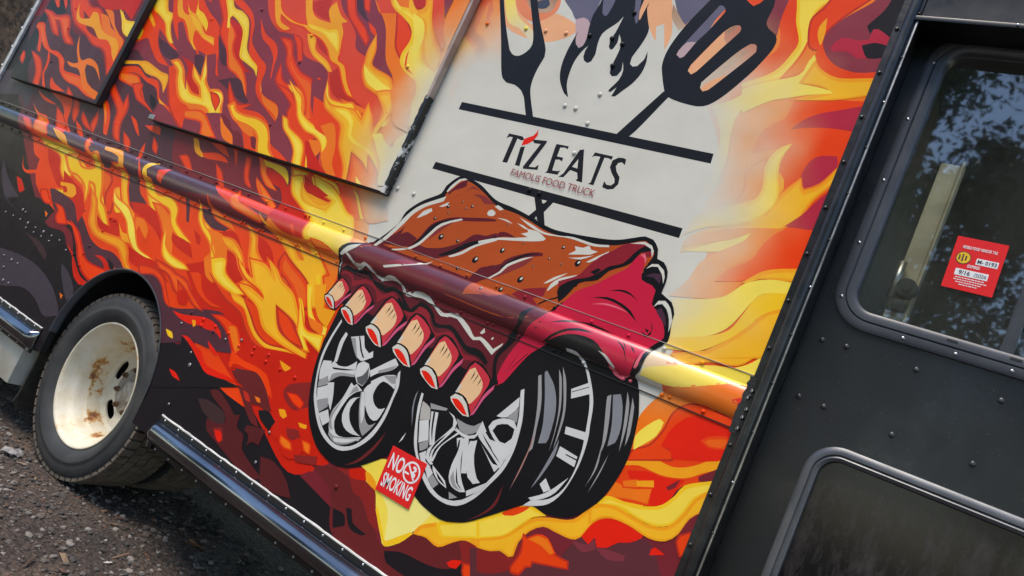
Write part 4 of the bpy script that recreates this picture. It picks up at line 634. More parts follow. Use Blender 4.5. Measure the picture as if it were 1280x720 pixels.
p A -2368,1329 -2294,1313 -2235,1302 -2181,1268 -2132,1257 -2173,1285 -2221,1326 -2164,1301 -2124,1299 -2151,1332 -2103,1325 -2052,1292 -2016,1262 -2015,1237 -1975,1190 -1951,1139 -2020,1116 -2064,1181 -2146,1217 -2219,1250 -2273,1284
p Y3 -2340,1319 -2295,1302 -2236,1290 -2185,1256 -2148,1264 -2158,1288 -2199,1311 -2164,1290 -2100,1288 -2126,1319 -2104,1312 -2060,1283 -2025,1255 -2026,1230 -1982,1182 -1964,1141 -2007,1126 -2048,1185 -2132,1222 -2204,1254 -2261,1289
p Y -2053,1236 -2037,1241 -1966,1134 -1985,1127
p R2 -2275,1226 -2264,1271 -2194,1242 -2072,1195 -2010,1111 -2069,1092 -2151,1151 -2206,1173 -2250,1190
p V -2264,1226 -2257,1260 -2199,1235 -2079,1190 -2023,1115 -2066,1100 -2144,1156 -2200,1180 -2242,1195
p O3 -2244,1226 -2242,1243 -2202,1223 -2087,1180 -2037,1116 -2060,1110 -2131,1162 -2188,1187 -2226,1200
p O -2425,1555 -2353,1571 -2308,1498 -2263,1484 -2209,1491 -2169,1482 -2159,1510 -2246,1528 -2305,1584 -2191,1572 -2124,1544 -2046,1495 -1997,1479 -1933,1376 -1975,1345 -1957,1322 -1994,1324 -2056,1333 -2121,1348 -2174,1333 -2204,1367 -2203,1402 -2236,1424 -2321,1459 -2380,1490
p Y -2412,1551 -2358,1563 -2315,1494 -2264,1478 -2208,1484 -2163,1475 -2148,1514 -2241,1533 -2291,1579 -2194,1566 -2128,1539 -2050,1490 -2003,1475 -1942,1378 -1985,1346 -1968,1327 -1993,1330 -2055,1339 -2122,1354 -2171,1340 -2195,1369 -2194,1404 -2231,1429 -2316,1465 -2373,1494
p L3 -2388,1542 -2362,1547 -2321,1483 -2261,1463 -2204,1470 -2147,1458 -2124,1518 -2229,1539 -2265,1565 -2193,1552 -2132,1527 -2052,1480 -2010,1466 -1956,1378 -1999,1344 -1983,1333 -1987,1339 -2050,1347 -2119,1361 -2160,1351 -2175,1368 -2176,1404 -2220,1435 -2306,1471 -2357,1497
p A -2354,1550 -2297,1512 -2212,1490 -2144,1508 -2159,1469 -2260,1471 -2315,1486
p Y3 -2337,1535 -2300,1504 -2206,1479 -2150,1496 -2163,1473 -2252,1475 -2302,1488
p R -2331,1548 -2270,1548 -2176,1526 -2199,1515 -2289,1514
p V -2149,1353 -2069,1353 -1982,1330 -2023,1316 -2109,1326
p O -2138,1350 -2070,1348 -1993,1330 -2024,1321 -2106,1331
p V -2118,1330 -1983,1331 -1944,1256 -1957,1156 -2024,1240 -2001,1252 -2044,1278
p O -2103,1325 -1989,1324 -1954,1256 -1960,1167 -2012,1238 -1986,1251 -2037,1284
p V -2607,1500 -2525,1468 -2421,1421 -2426,1397 -2526,1432
p O -2596,1493 -2530,1464 -2430,1419 -2432,1405 -2521,1436
p V -2281,1373 -2265,1378 -2229,1337 -2254,1345
p K -4612,913 -4131,1032 -3745,929 -3527,781 -3437,741 -3449,602 -4022,409
p M -3991,935 -3948,1002 -3823,971 -3710,947 -3626,880 -3709,894 -3787,935 -3924,925
p D -4102,1096 -4056,1107 -3833,1087 -3728,1021 -3582,938 -3426,914 -3272,884 -3451,872 -3595,917 -3732,986 -3955,1010
p G -4325,705 -4046,733 -3847,728 -3658,688 -3509,614 -3493,587 -3603,550 -3739,592 -3902,603 -4148,553
p G -3668,801 -3580,782 -3482,735 -3452,701 -3480,666 -3533,693 -3612,746
p B -4126,842 -3966,840 -3834,804 -3818,771 -4003,820
p G2 -4544,970 -4422,940 -4191,901 -4088,881 -4312,918 -4464,939
p R -4197,1072 -4122,1090 -4069,1060 -3997,1038 -4067,1019 -4141,1036
p V2 -4175,1069 -4125,1081 -4078,1054 -4019,1039 -4068,1027 -4132,1041
p R -3992,1045 -3890,1040 -3781,976 -3877,959 -3927,985 -3932,1016
p V2 -3972,1040 -3897,1034 -3801,978 -3873,966 -3914,988 -3919,1019
p O -4045,987 -4004,979 -4005,958
p R -3714,894 -3641,878 -3567,838 -3489,793 -3391,768 -3444,764 -3534,796 -3607,852
p R -3787,1007 -3658,974 -3556,914 -3470,874 -3284,878 -3348,798 -3472,809 -3561,855 -3642,920
p V2 -3764,997 -3670,967 -3568,907 -3477,865 -3305,870 -3357,808 -3463,818 -3548,861 -3628,925
p R -3443,911 -3370,922 -3258,888 -3303,868 -3357,900
p K -3328,927 -3264,911 -3230,872 -3302,900
p O -3566,680 -3530,677 -3531,658
p A -3019,926 -2964,930 -2891,896 -2927,895
p D -3058,947 -2997,974 -2889,960 -2766,876 -2561,929 -2428,952 -2341,898 -2258,845 -2387,812 -2517,800 -2611,766 -2706,729 -2824,683
p K -2698,720 -2587,768 -2601,799 -2450,760 -2328,737 -2163,746 -2638,560
p R2 -3089,970 -2974,986 -2889,971 -2830,933 -2751,870 -2808,883 -2880,936 -2959,955 -3057,934
p V -3075,966 -2975,980 -2894,966 -2837,929 -2762,875 -2801,887 -2873,941 -2959,962 -3052,941
p R2 -3000,1024 -2865,1021 -2818,1012 -2734,1006 -2668,972 -2545,921 -2628,924 -2721,961 -2780,980 -2732,933 -2787,940 -2869,983 -2955,989
p V -2980,1018 -2868,1013 -2821,1004 -2739,998 -2675,966 -2563,925 -2623,931 -2715,968 -2795,989 -2748,940 -2780,947 -2863,991 -2948,996
p O3 -2957,1011 -2866,1003 -2819,995 -2739,991 -2675,959 -2573,924 -2616,935 -2704,971 -2799,992 -2756,945 -2769,950 -2852,992 -2937,999
p V -2734,1038 -2669,1050 -2617,999 -2546,971 -2451,970 -2523,956 -2622,976 -2685,1008
p R -2755,940 -2725,965 -2671,945 -2666,909 -2721,906
p O -2683,1099 -2644,1110 -2611,1068 -2542,1044 -2592,1044 -2645,1065
p R2 -2628,1073 -2436,1034 -2332,1017 -2240,950 -2159,921 -2079,931 -1981,941 -1918,957 -1899,929 -2005,911 -2099,903 -2206,906 -2287,941 -2350,981 -2481,1008
p V -2611,1068 -2440,1027 -2338,1010 -2247,944 -2162,914 -2078,924 -1979,934 -1923,948 -1913,933 -2006,918 -2098,910 -2202,913 -2280,947 -2343,988 -2476,1015
p O -2664,1127 -2567,1155 -2518,1099 -2355,1055 -2427,1035 -2515,1041 -2603,1067
p Y -2649,1124 -2571,1147 -2525,1094 -2370,1055 -2428,1041 -2512,1047 -2596,1072
p L3 -2618,1116 -2573,1130 -2534,1084 -2391,1051 -2425,1049 -2503,1055 -2579,1076
p A -2451,1039 -2373,1041 -2300,1016 -2226,959 -2141,941 -2043,957 -1926,954 -1918,941 -2020,938 -2122,915 -2202,926 -2267,958 -2334,1005 -2409,1016
p Y3 -2429,1031 -2370,1031 -2302,1008 -2226,949 -2138,931 -2039,947 -1929,944 -1928,944 -2016,943 -2117,919 -2193,930 -2256,961 -2324,1008 -2397,1021
p R2 -2380,1050 -2247,1031 -2178,979 -2087,960 -1974,949 -2039,944 -2138,929 -2219,950 -2299,1000
p V -2364,1044 -2253,1025 -2184,973 -2089,953 -1990,950 -2039,951 -2137,936 -2213,956 -2291,1005
p V -2438,1087 -2353,1096 -2254,1078 -2223,1067 -2310,1092 -2397,1107 -2467,1139 -2503,1177 -2402,1136 -2374,1130 -2441,1194 -2318,1198 -2207,1132 -2281,1167 -2341,1224 -2256,1201 -2203,1169 -2114,1142 -2044,1083 -1962,1019 -1935,973 -1997,990 -2071,1042 -2163,1066 -2135,1032 -2080,993 -1935,979 -1913,944 -2040,946 -2115,952 -2202,970 -2275,1028 -2354,1050 -2413,1068
p A -2423,1084 -2354,1090 -2256,1072 -2237,1070 -2306,1098 -2393,1113 -2460,1143 -2491,1170 -2406,1131 -2361,1125 -2427,1189 -2321,1192 -2218,1138 -2274,1171 -2329,1218 -2261,1196 -2207,1164 -2119,1137 -2050,1079 -1969,1016 -1944,979 -1992,994 -2067,1047 -2173,1072 -2142,1028 -2084,988 -1940,974 -1923,948 -2039,951 -2113,958 -2196,976 -2270,1033 -2350,1056 -2407,1073
p Y3 -2396,1076 -2351,1075 -2255,1061 -2255,1073 -2297,1106 -2382,1120 -2442,1149 -2465,1155 -2408,1119 -2335,1115 -2400,1180 -2323,1178 -2233,1144 -2258,1174 -2303,1204 -2265,1185 -2210,1152 -2125,1126 -2057,1070 -1975,1007 -1955,987 -1979,1001 -2057,1054 -2187,1078 -2151,1020 -2087,976 -1946,962 -1937,953 -2033,960 -2105,966 -2183,983 -2256,1038 -2339,1062 -2393,1079
p R2 -2183,1074 -2057,1048 -1985,1000 -1929,966 -2045,977 -2118,1000
p V -2170,1067 -2063,1042 -1992,994 -1942,970 -2042,983 -2111,1005
p Y -2086,1132 -2070,1133 -2023,1088 -1955,988 -2006,1029
p R -2499,928 -2419,949 -2340,938 -2281,914 -2241,867 -2212,853 -2129,851 -2052,832 -2014,797 -2069,776 -2137,811 -2204,810 -2242,801 -2254,778 -2296,801 -2279,816 -2285,835 -2358,889 -2420,914
p V2 -2481,929 -2419,941 -2345,931 -2290,909 -2249,862 -2216,847 -2132,845 -2058,826 -2029,799 -2068,784 -2133,818 -2205,817 -2251,807 -2259,789 -2282,802 -2267,814 -2275,839 -2350,895 -2415,921
p V -2382,923 -2329,935 -2288,904 -2227,841 -2255,832 -2309,866
p O -2370,920 -2332,929 -2294,900 -2238,843 -2253,838 -2303,869
p R1 -2729,867 -2662,873 -2599,887 -2529,904 -2460,906 -2398,885 -2379,862 -2425,875 -2488,867 -2525,869 -2586,855 -2658,853
p A -2588,873 -2565,877 -2551,860 -2563,850
p Y -2715,790 -2668,790 -2646,770 -2683,770
p R1 -2604,800 -2558,807 -2467,782 -2397,752 -2328,750 -2197,757 -2273,737 -2354,727 -2423,742 -2508,775 -2559,792
p R1 -2446,834 -2378,815 -2351,798 -2404,805
p R1 -2582,663 -2538,664 -2490,645 -2547,646
p A -2035,902 -2006,905 -1967,899 -1982,877 -2018,887
p A -2040,1200 -1986,1217 -1951,1136 -1888,1144 -1894,1078 -1952,1097 -2003,1145
p Y -2075,1189 -2048,1197 -2008,1124 -1953,1083 -1890,1079 -1881,1044 -1943,1054 -1994,1082 -2038,1134
p L3 -2061,1182 -2048,1186 -2012,1119 -1952,1075 -1893,1073 -1883,1047 -1936,1058 -1986,1084 -2027,1132
p O -2004,1087 -1912,1078 -1902,1048 -1961,1054
p O -2084,1144 -2018,1075 -1974,1042 -1885,1053 -1872,987 -1932,1002 -1970,1011 -1916,975 -1952,969 -2011,1003 -2046,1065
p Y -2078,1135 -2025,1072 -1977,1036 -1892,1047 -1879,994 -1930,1007 -1981,1015 -1928,977 -1949,975 -2004,1007 -2038,1067
p L3 -2068,1123 -2029,1066 -1978,1027 -1897,1036 -1885,1000 -1923,1012 -1993,1017 -1939,978 -1943,980 -1993,1009 -2026,1069
p R2 -2175,1067 -2087,1056 -2009,1015 -1951,976 -2039,976 -2108,1001
p V -2161,1061 -2092,1049 -2016,1009 -1965,980 -2036,983 -2101,1006
p V -2046,928 -1988,928 -1941,907 -1906,887 -1952,903 -2026,914
p D -2240,815 -2122,826 -2042,798 -1985,748 -2077,764 -2212,778
p V -2272,858 -2210,833 -2130,836 -2060,823 -2002,780 -2012,763 -2076,804 -2154,813 -2236,810
p O3 -2254,847 -2209,823 -2127,826 -2062,814 -2010,777 -2010,772 -2066,807 -2150,818 -2224,814
p O -2076,746 -2045,748 -2026,738 -2043,731
p R -1939,810 -1907,829 -1837,817 -1831,794 -1871,792
p V2 -1928,812 -1906,824 -1842,813 -1838,798 -1869,796
p M2 -1955,825 -1838,871 -1796,802 -1827,789 -1919,814
p R -2116,918 -1875,942 -1790,777 -1729,712 -1775,636 -1834,630 -1875,661 -1914,663 -1966,736 -1992,731 -2024,789 -2107,822 -2253,793 -2269,815 -2247,871
p N -2245,783 -2127,821 -2046,793 -1968,734 -1985,722 -2037,726 -2072,718 -2137,751 -2197,761
p N2 -2307,679 -2264,695 -2183,673 -2125,651 -2100,663 -2091,620 -2041,609 -2020,567 -1940,539 -1870,522 -1942,489 -2037,509 -2136,529 -2227,549 -2255,584 -2157,612 -2176,636 -2245,655 -2286,666
p B -2349,628 -2291,644 -2176,636 -2161,602 -2214,588 -2288,597
p M2 -2201,568 -2159,586 -2125,552 -2141,536 -2167,542
p R1 -2189,567 -2155,574 -2132,551 -2144,539 -2165,546
p V2 -2294,847 -2211,836 -2131,840 -2064,832 -2023,802 -1988,769 -2032,786 -2096,820 -2175,816 -2245,810 -2269,786 -2276,806
p R1 -2497,780 -2465,792 -2399,752 -2330,751 -2246,756 -2199,752 -2314,730 -2391,728
p N -2180,749 -2125,749 -2087,725 -1990,663 -2028,659 -2073,679 -2115,707
p R2 -2144,743 -2110,742 -2081,720 -2107,717
p N2 -2049,644 -1998,659 -1952,665 -1952,608 -1989,606 -2004,585 -2018,618 -2048,625
p M2 -1946,840 -1852,888 -1810,812 -1871,775 -1945,801
p M2 -1865,710 -1810,726 -1788,710 -1818,685 -1849,691
p O -2075,747 -2044,749 -2033,736 -2053,734
p A -1937,752 -1908,761 -1886,746 -1897,732 -1918,735
p R -1939,816 -1884,828 -1836,814 -1841,787 -1890,794
p V2 -1929,815 -1886,823 -1843,811 -1846,793 -1887,798
p A -1826,748 -1783,755 -1780,743 -1809,737
p V -1877,681 -1815,677 -1796,657 -1834,649 -1869,658
p O -1870,677 -1819,673 -1806,659 -1833,654 -1863,662
p V -1777,705 -1730,708 -1716,676 -1747,676
p O -1768,702 -1735,703 -1724,680 -1743,681
p A -2037,902 -1967,897 -1988,876 -2020,888
p K -2027,711 -1979,727 -1925,708 -1938,670 -2001,689
p N -1690,654 -1588,693 -1485,733 -1414,693 -1340,609 -1462,548 -1556,593 -1582,621 -1644,639
p M2 -1576,700 -1491,731 -1454,708 -1410,689 -1340,609 -1405,653 -1481,651 -1524,682 -1585,688
p R -1529,715 -1483,729 -1458,705 -1505,690
p N2 -1920,581 -1853,592 -1771,568 -1712,524 -1791,506 -1866,507
p M2 -1784,648 -1682,686 -1673,659 -1762,633
p K -1481,602 -1461,610 -1437,572 -1456,563
p N -1566,625 -1385,611 -1299,567 -1201,653 -1122,654 -1044,712 -938,731 -902,662 -1235,485 -1488,505
p M2 -1062,697 -1044,712 -938,731 -916,689 -950,675 -1024,652 -1039,669
p K -1287,558 -1224,584 -1134,595 -1067,615 -1024,652 -993,614 -1130,541 -1263,533
p R1 -1074,631 -1059,647 -1029,659 -1038,631 -1059,625
p R2 -1027,656 -936,682 -928,643 -988,611 -1019,634
p V -1019,653 -940,676 -934,645 -986,617 -1014,637
p R -944,677 -918,702 -897,661 -935,641
p V2 -940,676 -920,696 -902,662 -932,646
p M2 -1532,722 -1457,715 -1406,694 -1377,642 -1319,592 -1379,602 -1423,636 -1503,677
p R -1540,707 -1477,735 -1450,706 -1518,687
p K -1535,577 -1481,580 -1462,551 -1501,525
p K -1487,601 -1462,606 -1438,574 -1371,567 -1388,556 -1442,555
p L -1502,735 -1454,773 -1421,793 -1228,782 -1197,728 -1120,734 -1057,760 -980,823 -949,764 -1038,724 -1147,711 -1214,663 -1249,603 -1293,569 -1317,585 -1374,643 -1409,693 -1457,703 -1465,728
p L2 -1397,704 -1228,782 -1187,728 -1208,676 -1228,640 -1300,581 -1334,662
p Y -1379,647 -1322,593 -1293,569 -1248,602 -1217,647 -1226,648 -1295,585 -1303,586 -1376,658
p A -1474,727 -1459,731 -1419,716 -1405,693 -1453,703
p A -1218,647 -1208,676 -1160,710 -1136,716 -1038,724 -951,768 -933,734 -984,716 -1044,712 -1081,688 -1121,654 -1170,658 -1200,651
p Y3 -1203,655 -1198,671 -1154,701 -1133,708 -1035,716 -952,756 -943,736 -981,721 -1043,718 -1083,691 -1121,661 -1167,664 -1199,656
p Y -1160,711 -1121,735 -979,822 -951,768 -1022,730 -1088,699 -1128,684
p L3 -1143,710 -1114,726 -980,809 -959,768 -1023,735 -1089,704 -1122,691
p E -1023,702 -944,737 -825,841 -588,954 -491,881 -980,621
p M2 -1002,708 -937,734 -897,737 -893,763 -882,798 -871,765 -883,710 -938,669 -974,657
p M -877,820 -842,854 -768,859 -736,871 -751,845 -765,809 -780,806 -806,826 -830,829 -870,808
p M3 -752,859 -706,872 -694,892 -684,869 -714,846
p M3 -686,874 -655,884 -604,893 -603,878 -645,862
p A -1016,735 -944,781 -902,836 -875,864 -834,884 -771,910 -727,974 -653,990 -594,989 -583,965 -641,964 -687,953 -714,924 -734,877 -758,861 -811,857 -842,854 -873,826 -892,783 -890,745 -902,736 -933,738 -961,723 -1004,712
p Y3 -1004,731 -935,774 -892,831 -868,856 -829,876 -764,904 -720,966 -651,982 -598,981 -590,969 -641,970 -689,958 -719,926 -738,879 -757,866 -809,862 -842,859 -878,828 -899,782 -896,747 -901,741 -931,744 -960,728 -995,718
p Y -1041,781 -922,877 -899,888 -845,883 -880,862 -907,824 -942,778 -1015,733
p L3 -1029,777 -915,868 -895,879 -856,877 -883,864 -911,825 -944,780 -1008,742
p Y -726,973 -720,1004 -610,1026 -595,991 -653,990 -700,982
p L3 -717,980 -712,995 -613,1017 -602,996 -652,996 -700,986
p V -975,828 -948,859 -901,884 -911,866 -938,839 -962,828
p R1 -732,881 -716,927 -687,954 -637,966 -584,965 -581,953 -606,927 -634,913 -657,887 -682,876 -696,896 -706,872
p R2 -891,813 -874,808 -852,829 -817,835 -776,808 -737,809 -729,789 -762,778 -829,756 -828,745 -842,736 -852,709 -880,702 -888,714 -877,764
p V -885,807 -873,802 -850,824 -819,829 -779,803 -741,804 -736,791 -763,782 -835,760 -834,747 -847,739 -856,713 -877,708 -882,716 -871,765
p V -874,802 -847,829 -817,834 -780,809 -792,795 -826,804
p O -868,805 -845,826 -818,830 -785,808 -793,799 -825,807
p V -733,1114 -609,1239 -469,1298 -467,1139 -537,1111 -559,1054 -592,1032 -653,1015 -720,995 -705,1052
p R1 -686,1089 -622,1112 -535,1129 -542,1113 -559,1054 -596,1030 -603,1057 -620,1072 -667,1069
p O -713,1001 -703,1048 -654,1051 -606,1074 -602,1034 -652,1024
p V -691,1060 -648,1082 -638,1059 -679,1042
p O -685,1059 -650,1078 -643,1061 -677,1047
p A -651,1075 -609,1095 -602,1079 -645,1062
p M -573,1094 -547,1127 -551,1102 -566,1087
p V -714,1120 -657,1149 -618,1151 -580,1150 -542,1166 -509,1194 -496,1218 -465,1236 -463,1192 -501,1159 -535,1131 -585,1113 -628,1110 -661,1109 -704,1090
p A -709,1118 -656,1145 -618,1147 -579,1146 -540,1163 -506,1192 -493,1216 -468,1230 -467,1194 -503,1162 -537,1134 -586,1117 -628,1114 -662,1113 -702,1095
p M -508,1151 -470,1190 -468,1157 -503,1141
p Y -726,975 -710,1006 -643,1015 -596,1030 -566,1049 -544,1085 -531,1118 -470,1158 -470,1129 -495,1099 -510,1048 -531,1010 -570,991 -618,990 -669,994
p L3 -715,982 -704,998 -640,1007 -591,1023 -560,1043 -537,1081 -523,1112 -473,1146 -474,1129 -500,1101 -515,1048 -534,1014 -569,997 -614,995 -667,1000
p A -746,961 -714,982 -673,992 -616,987 -570,991 -534,1006 -513,1042 -495,1099 -472,1129 -468,1077 -489,1049 -501,1003 -524,972 -566,959 -626,964 -678,959 -707,943 -726,917
p Y3 -734,957 -709,974 -672,983 -615,980 -568,983 -528,1000 -505,1038 -488,1094 -473,1116 -474,1076 -493,1050 -505,1005 -526,976 -564,964 -624,969 -678,964 -709,947 -723,927
p M -504,989 -489,1049 -468,1075 -468,1020 -494,998
p R2 -500,1000 -466,1029 -458,964 -480,953 -501,983
p V -495,998 -468,1022 -463,966 -478,959 -496,984
p R1 -550,938 -542,947 -512,942 -548,923
p O -712,1222 -695,1277 -659,1329 -588,1367 -503,1404 -464,1383 -473,1339 -472,1303 -535,1304 -592,1309 -618,1289 -630,1228 -628,1177 -701,1129 -702,1178
p R2 -700,1109 -696,1143 -659,1174 -640,1218 -631,1278 -600,1312 -559,1323 -472,1316 -462,1288 -556,1286 -586,1264 -609,1233 -620,1187 -591,1183 -582,1160
p V -695,1115 -691,1141 -654,1171 -635,1216 -626,1276 -597,1308 -559,1318 -475,1311 -468,1292 -557,1291 -590,1268 -614,1235 -626,1183 -595,1178 -588,1163
p R1 -626,1183 -618,1233 -589,1278 -554,1293 -469,1296 -465,1217 -584,1164 -602,1184
p V -538,1235 -524,1253 -482,1271 -469,1267 -474,1239 -513,1227
p O3 -526,1237 -518,1247 -481,1263 -475,1261 -477,1243 -510,1232
p L -701,1178 -683,1215 -657,1246 -643,1242 -648,1201 -690,1144
p C3 -754,1390 -718,1413 -641,1403 -701,1371 -750,1357
p L -641,1403 -576,1428 -526,1441 -480,1482 -469,1532 -471,1435 -473,1407 -511,1401 -552,1381 -652,1336 -750,1333 -744,1355 -702,1375
p A -700,1416 -623,1453 -591,1467 -554,1511 -544,1533 -474,1557 -465,1510 -489,1483 -520,1448 -587,1433 -646,1405
p Y3 -686,1414 -618,1444 -585,1460 -546,1505 -536,1524 -477,1547 -471,1510 -492,1485 -523,1452 -589,1438 -645,1410
p R1 -501,1362 -483,1374 -470,1370 -480,1356 -496,1355
p Q -534,1948 -554,1977 -546,2029 -522,2049 -486,2055 -475,2024 -496,1975
p V -702,1855 -684,1909 -696,1951 -686,1992 -656,2013 -637,1962 -632,1910 -646,1880
p O -696,1861 -678,1907 -690,1950 -681,1988 -658,2005 -643,1961 -638,1912 -650,1884
p O -707,2015 -637,2047 -651,2020 -686,1990 -693,1945
p O -702,1864 -644,1896 -609,1872 -592,1917 -551,1981 -540,1957 -533,1950 -502,1973 -471,2034 -460,1991 -496,1924 -514,1866 -538,1834 -561,1801 -570,1753 -667,1727 -626,1793 -647,1780 -722,1729 -784,1691 -782,1741 -704,1799 -647,1823
p A -694,1863 -644,1891 -606,1865 -588,1914 -551,1974 -543,1955 -533,1944 -498,1969 -472,2027 -464,1993 -500,1926 -518,1869 -542,1837 -565,1803 -574,1756 -662,1731 -621,1797 -649,1784 -725,1733 -780,1697 -778,1739 -701,1795 -640,1822
p Y3 -679,1858 -640,1878 -600,1851 -579,1908 -550,1960 -547,1949 -530,1931 -491,1962 -472,2013 -469,1992 -505,1928 -522,1870 -545,1840 -570,1805 -579,1760 -650,1735 -611,1802 -652,1789 -728,1736 -773,1705 -768,1732 -696,1787 -627,1818
p Q -543,1839 -513,1879 -488,1929 -466,1963 -471,1844 -515,1837
p V2 -574,1756 -563,1798 -536,1835 -471,1844 -463,1788
p A -611,1981 -592,1963 -583,1938 -589,1917
p Y -608,2068 -619,2022 -614,1983 -590,1919 -593,1878 -623,1836 -669,1809 -744,1779 -795,1744 -787,1798 -763,1825 -690,1864 -650,1884 -637,1922 -653,1989 -648,2026 -631,2053
p L3 -612,2056 -625,2022 -619,1979 -595,1917 -597,1879 -626,1839 -670,1814 -747,1784 -786,1751 -776,1791 -755,1816 -683,1854 -642,1875 -628,1919 -643,1986 -639,2018 -623,2045
p L -618,1799 -630,1770 -670,1729 -780,1697 -705,1744 -648,1780
p O -785,1709 -779,1741 -677,1795 -540,1832 -567,1786 -590,1726 -629,1684 -663,1640 -588,1663 -616,1615 -654,1593 -766,1565 -732,1628 -719,1682 -676,1730 -627,1774 -619,1799 -654,1771 -706,1746
p V2 -662,1642 -642,1681 -591,1730 -578,1778 -542,1826 -463,1848 -460,1778 -468,1737 -532,1716 -590,1666
p A -592,1661 -554,1703 -517,1722 -468,1737 -465,1700 -506,1693 -554,1681 -582,1659
p Y3 -579,1662 -547,1694 -511,1713 -472,1725 -472,1705 -506,1699 -557,1686 -582,1664
p L -754,1561 -654,1593 -616,1616 -586,1657 -546,1682 -506,1693 -464,1698 -462,1667 -525,1650 -546,1624 -561,1581 -583,1531 -628,1493 -728,1453 -730,1504
p L -754,1561 -654,1593 -587,1625 -597,1579 -638,1541 -730,1504
p Y -729,1454 -628,1493 -577,1528 -557,1582 -546,1624 -521,1652 -462,1668 -464,1627 -512,1593 -530,1558 -565,1509 -611,1463 -650,1441 -717,1425
p A -610,1461 -565,1509 -528,1564 -506,1600 -461,1631 -449,1495 -655,1419
p Y3 -603,1453 -557,1503 -519,1558 -499,1594 -464,1618 -455,1499 -644,1422
p O -795,2235 -866,2525 -450,2557 -447,2248 -545,2212 -651,2194 -717,2183 -773,2152
p V -826,2263 -754,2332 -761,2391 -790,2443 -798,2530 -756,2534 -730,2438 -701,2371 -704,2328 -735,2270 -806,2211
p Y -765,2533 -634,2543 -683,2475 -686,2432 -672,2380 -680,2326 -703,2259 -742,2237 -804,2206 -810,2221 -735,2270 -706,2333 -701,2371 -731,2432 -742,2469
p L3 -751,2522 -641,2535 -689,2478 -691,2429 -678,2379 -686,2327 -707,2262 -746,2242 -798,2216 -797,2215 -727,2262 -696,2326 -691,2368 -721,2430 -733,2467
p V -677,2389 -629,2359 -637,2338 -646,2305 -662,2270 -712,2249 -684,2324
p O -672,2380 -636,2358 -642,2341 -651,2309 -666,2275 -707,2255 -678,2321
p R2 -694,2439 -674,2480 -638,2549 -525,2554 -602,2462 -634,2402 -624,2347 -668,2355
p V -688,2437 -669,2476 -634,2543 -532,2551 -607,2466 -640,2405 -630,2353 -665,2360
p A -651,2452 -640,2405 -637,2362 -656,2392 -662,2423
p L -803,2204 -738,2238 -664,2270 -653,2314 -644,2337 -633,2311 -640,2279 -655,2245 -590,2240 -544,2232 -617,2215 -674,2195 -715,2178 -774,2131
p V -642,2341 -637,2373 -610,2335 -570,2310 -523,2299 -468,2309 -469,2287 -558,2273 -607,2289
p A -655,2245 -638,2318 -609,2294 -559,2276 -469,2289 -465,2238 -545,2211 -650,2193 -613,2215 -544,2232 -600,2244
p Y3 -645,2249 -631,2303 -610,2284 -555,2265 -473,2277 -470,2241 -545,2216 -638,2194 -606,2204 -553,2229 -599,2249
p P -636,2379 -633,2412 -604,2457 -546,2516 -548,2550 -466,2556 -468,2308 -523,2298 -580,2312 -618,2344
p K -540,2437 -512,2491 -503,2553 -470,2556 -466,2404 -507,2425 -521,2430 -525,2414
p Q -611,2361 -592,2396 -547,2392 -523,2398 -521,2430 -508,2431 -466,2404 -469,2388 -503,2390 -534,2381 -506,2343 -533,2339 -565,2357 -602,2351
p K -534,2378 -504,2391 -468,2384 -469,2351 -508,2343
p Q -603,2142 -565,2168 -515,2188 -460,2211 -449,2130 -525,2130 -587,2120 -628,2107
p P -844,2527 -774,2532 -776,2444 -767,2381 -813,2418
p O2 -1757,2456 -1689,2380 -1619,2330 -1585,2347 -1544,2380 -1448,2351 -1427,2321 -1461,2292 -1546,2269 -1720,2309 -1809,2452
p F2 -1757,2456 -1703,2378 -1624,2339 -1579,2350 -1537,2394 -1554,2472
p P -1717,2459 -1646,2382 -1599,2377 -1562,2387 -1556,2419 -1560,2471
p S2 -1638,2419 -1597,2434 -1579,2411 -1587,2396 -1618,2392
p L -1802,2452 -1761,2455 -1693,2359 -1597,2302 -1577,2252 -1650,2303 -1712,2323 -1747,2360
p S -1577,2494 -1393,2507 -1387,2446 -1388,2352 -1422,2376 -1449,2364 -1477,2392 -1534,2439
p S3 -1450,2364 -1422,2375 -1387,2354 -1377,2278 -1390,2263 -1411,2281
p O2 -1210,2432 -1216,2490 -1147,2496 -1088,2354 -1089,2292 -1135,2325 -1173,2368
p S -1159,2524 -1027,2534 -1012,2474 -1056,2386 -1092,2418 -1129,2473
p P -1125,2454 -1057,2384 -1069,2364 -1111,2408
p C -1150,2371 -1127,2383 -1085,2284 -1079,2247 -1108,2271
p KL -1914,2608 -1923,2644 -1894,2609 -1822,2479 -1737,2334 -1660,2222 -1642,2208 -1614,2204 -1588,2223 -1577,2252 -1591,2290 -1627,2352 -1787,2614 -1795,2649 -1765,2615 -1680,2489 -1596,2355 -1542,2282 -1514,2241 -1506,2216 -1512,2170 -1511,2119 -1497,2077 -1442,1991 -1470,1991 -1517,2061 -1537,2080 -1574,2097 -1612,2100 -1635,2113 -1657,2143 -1730,2281
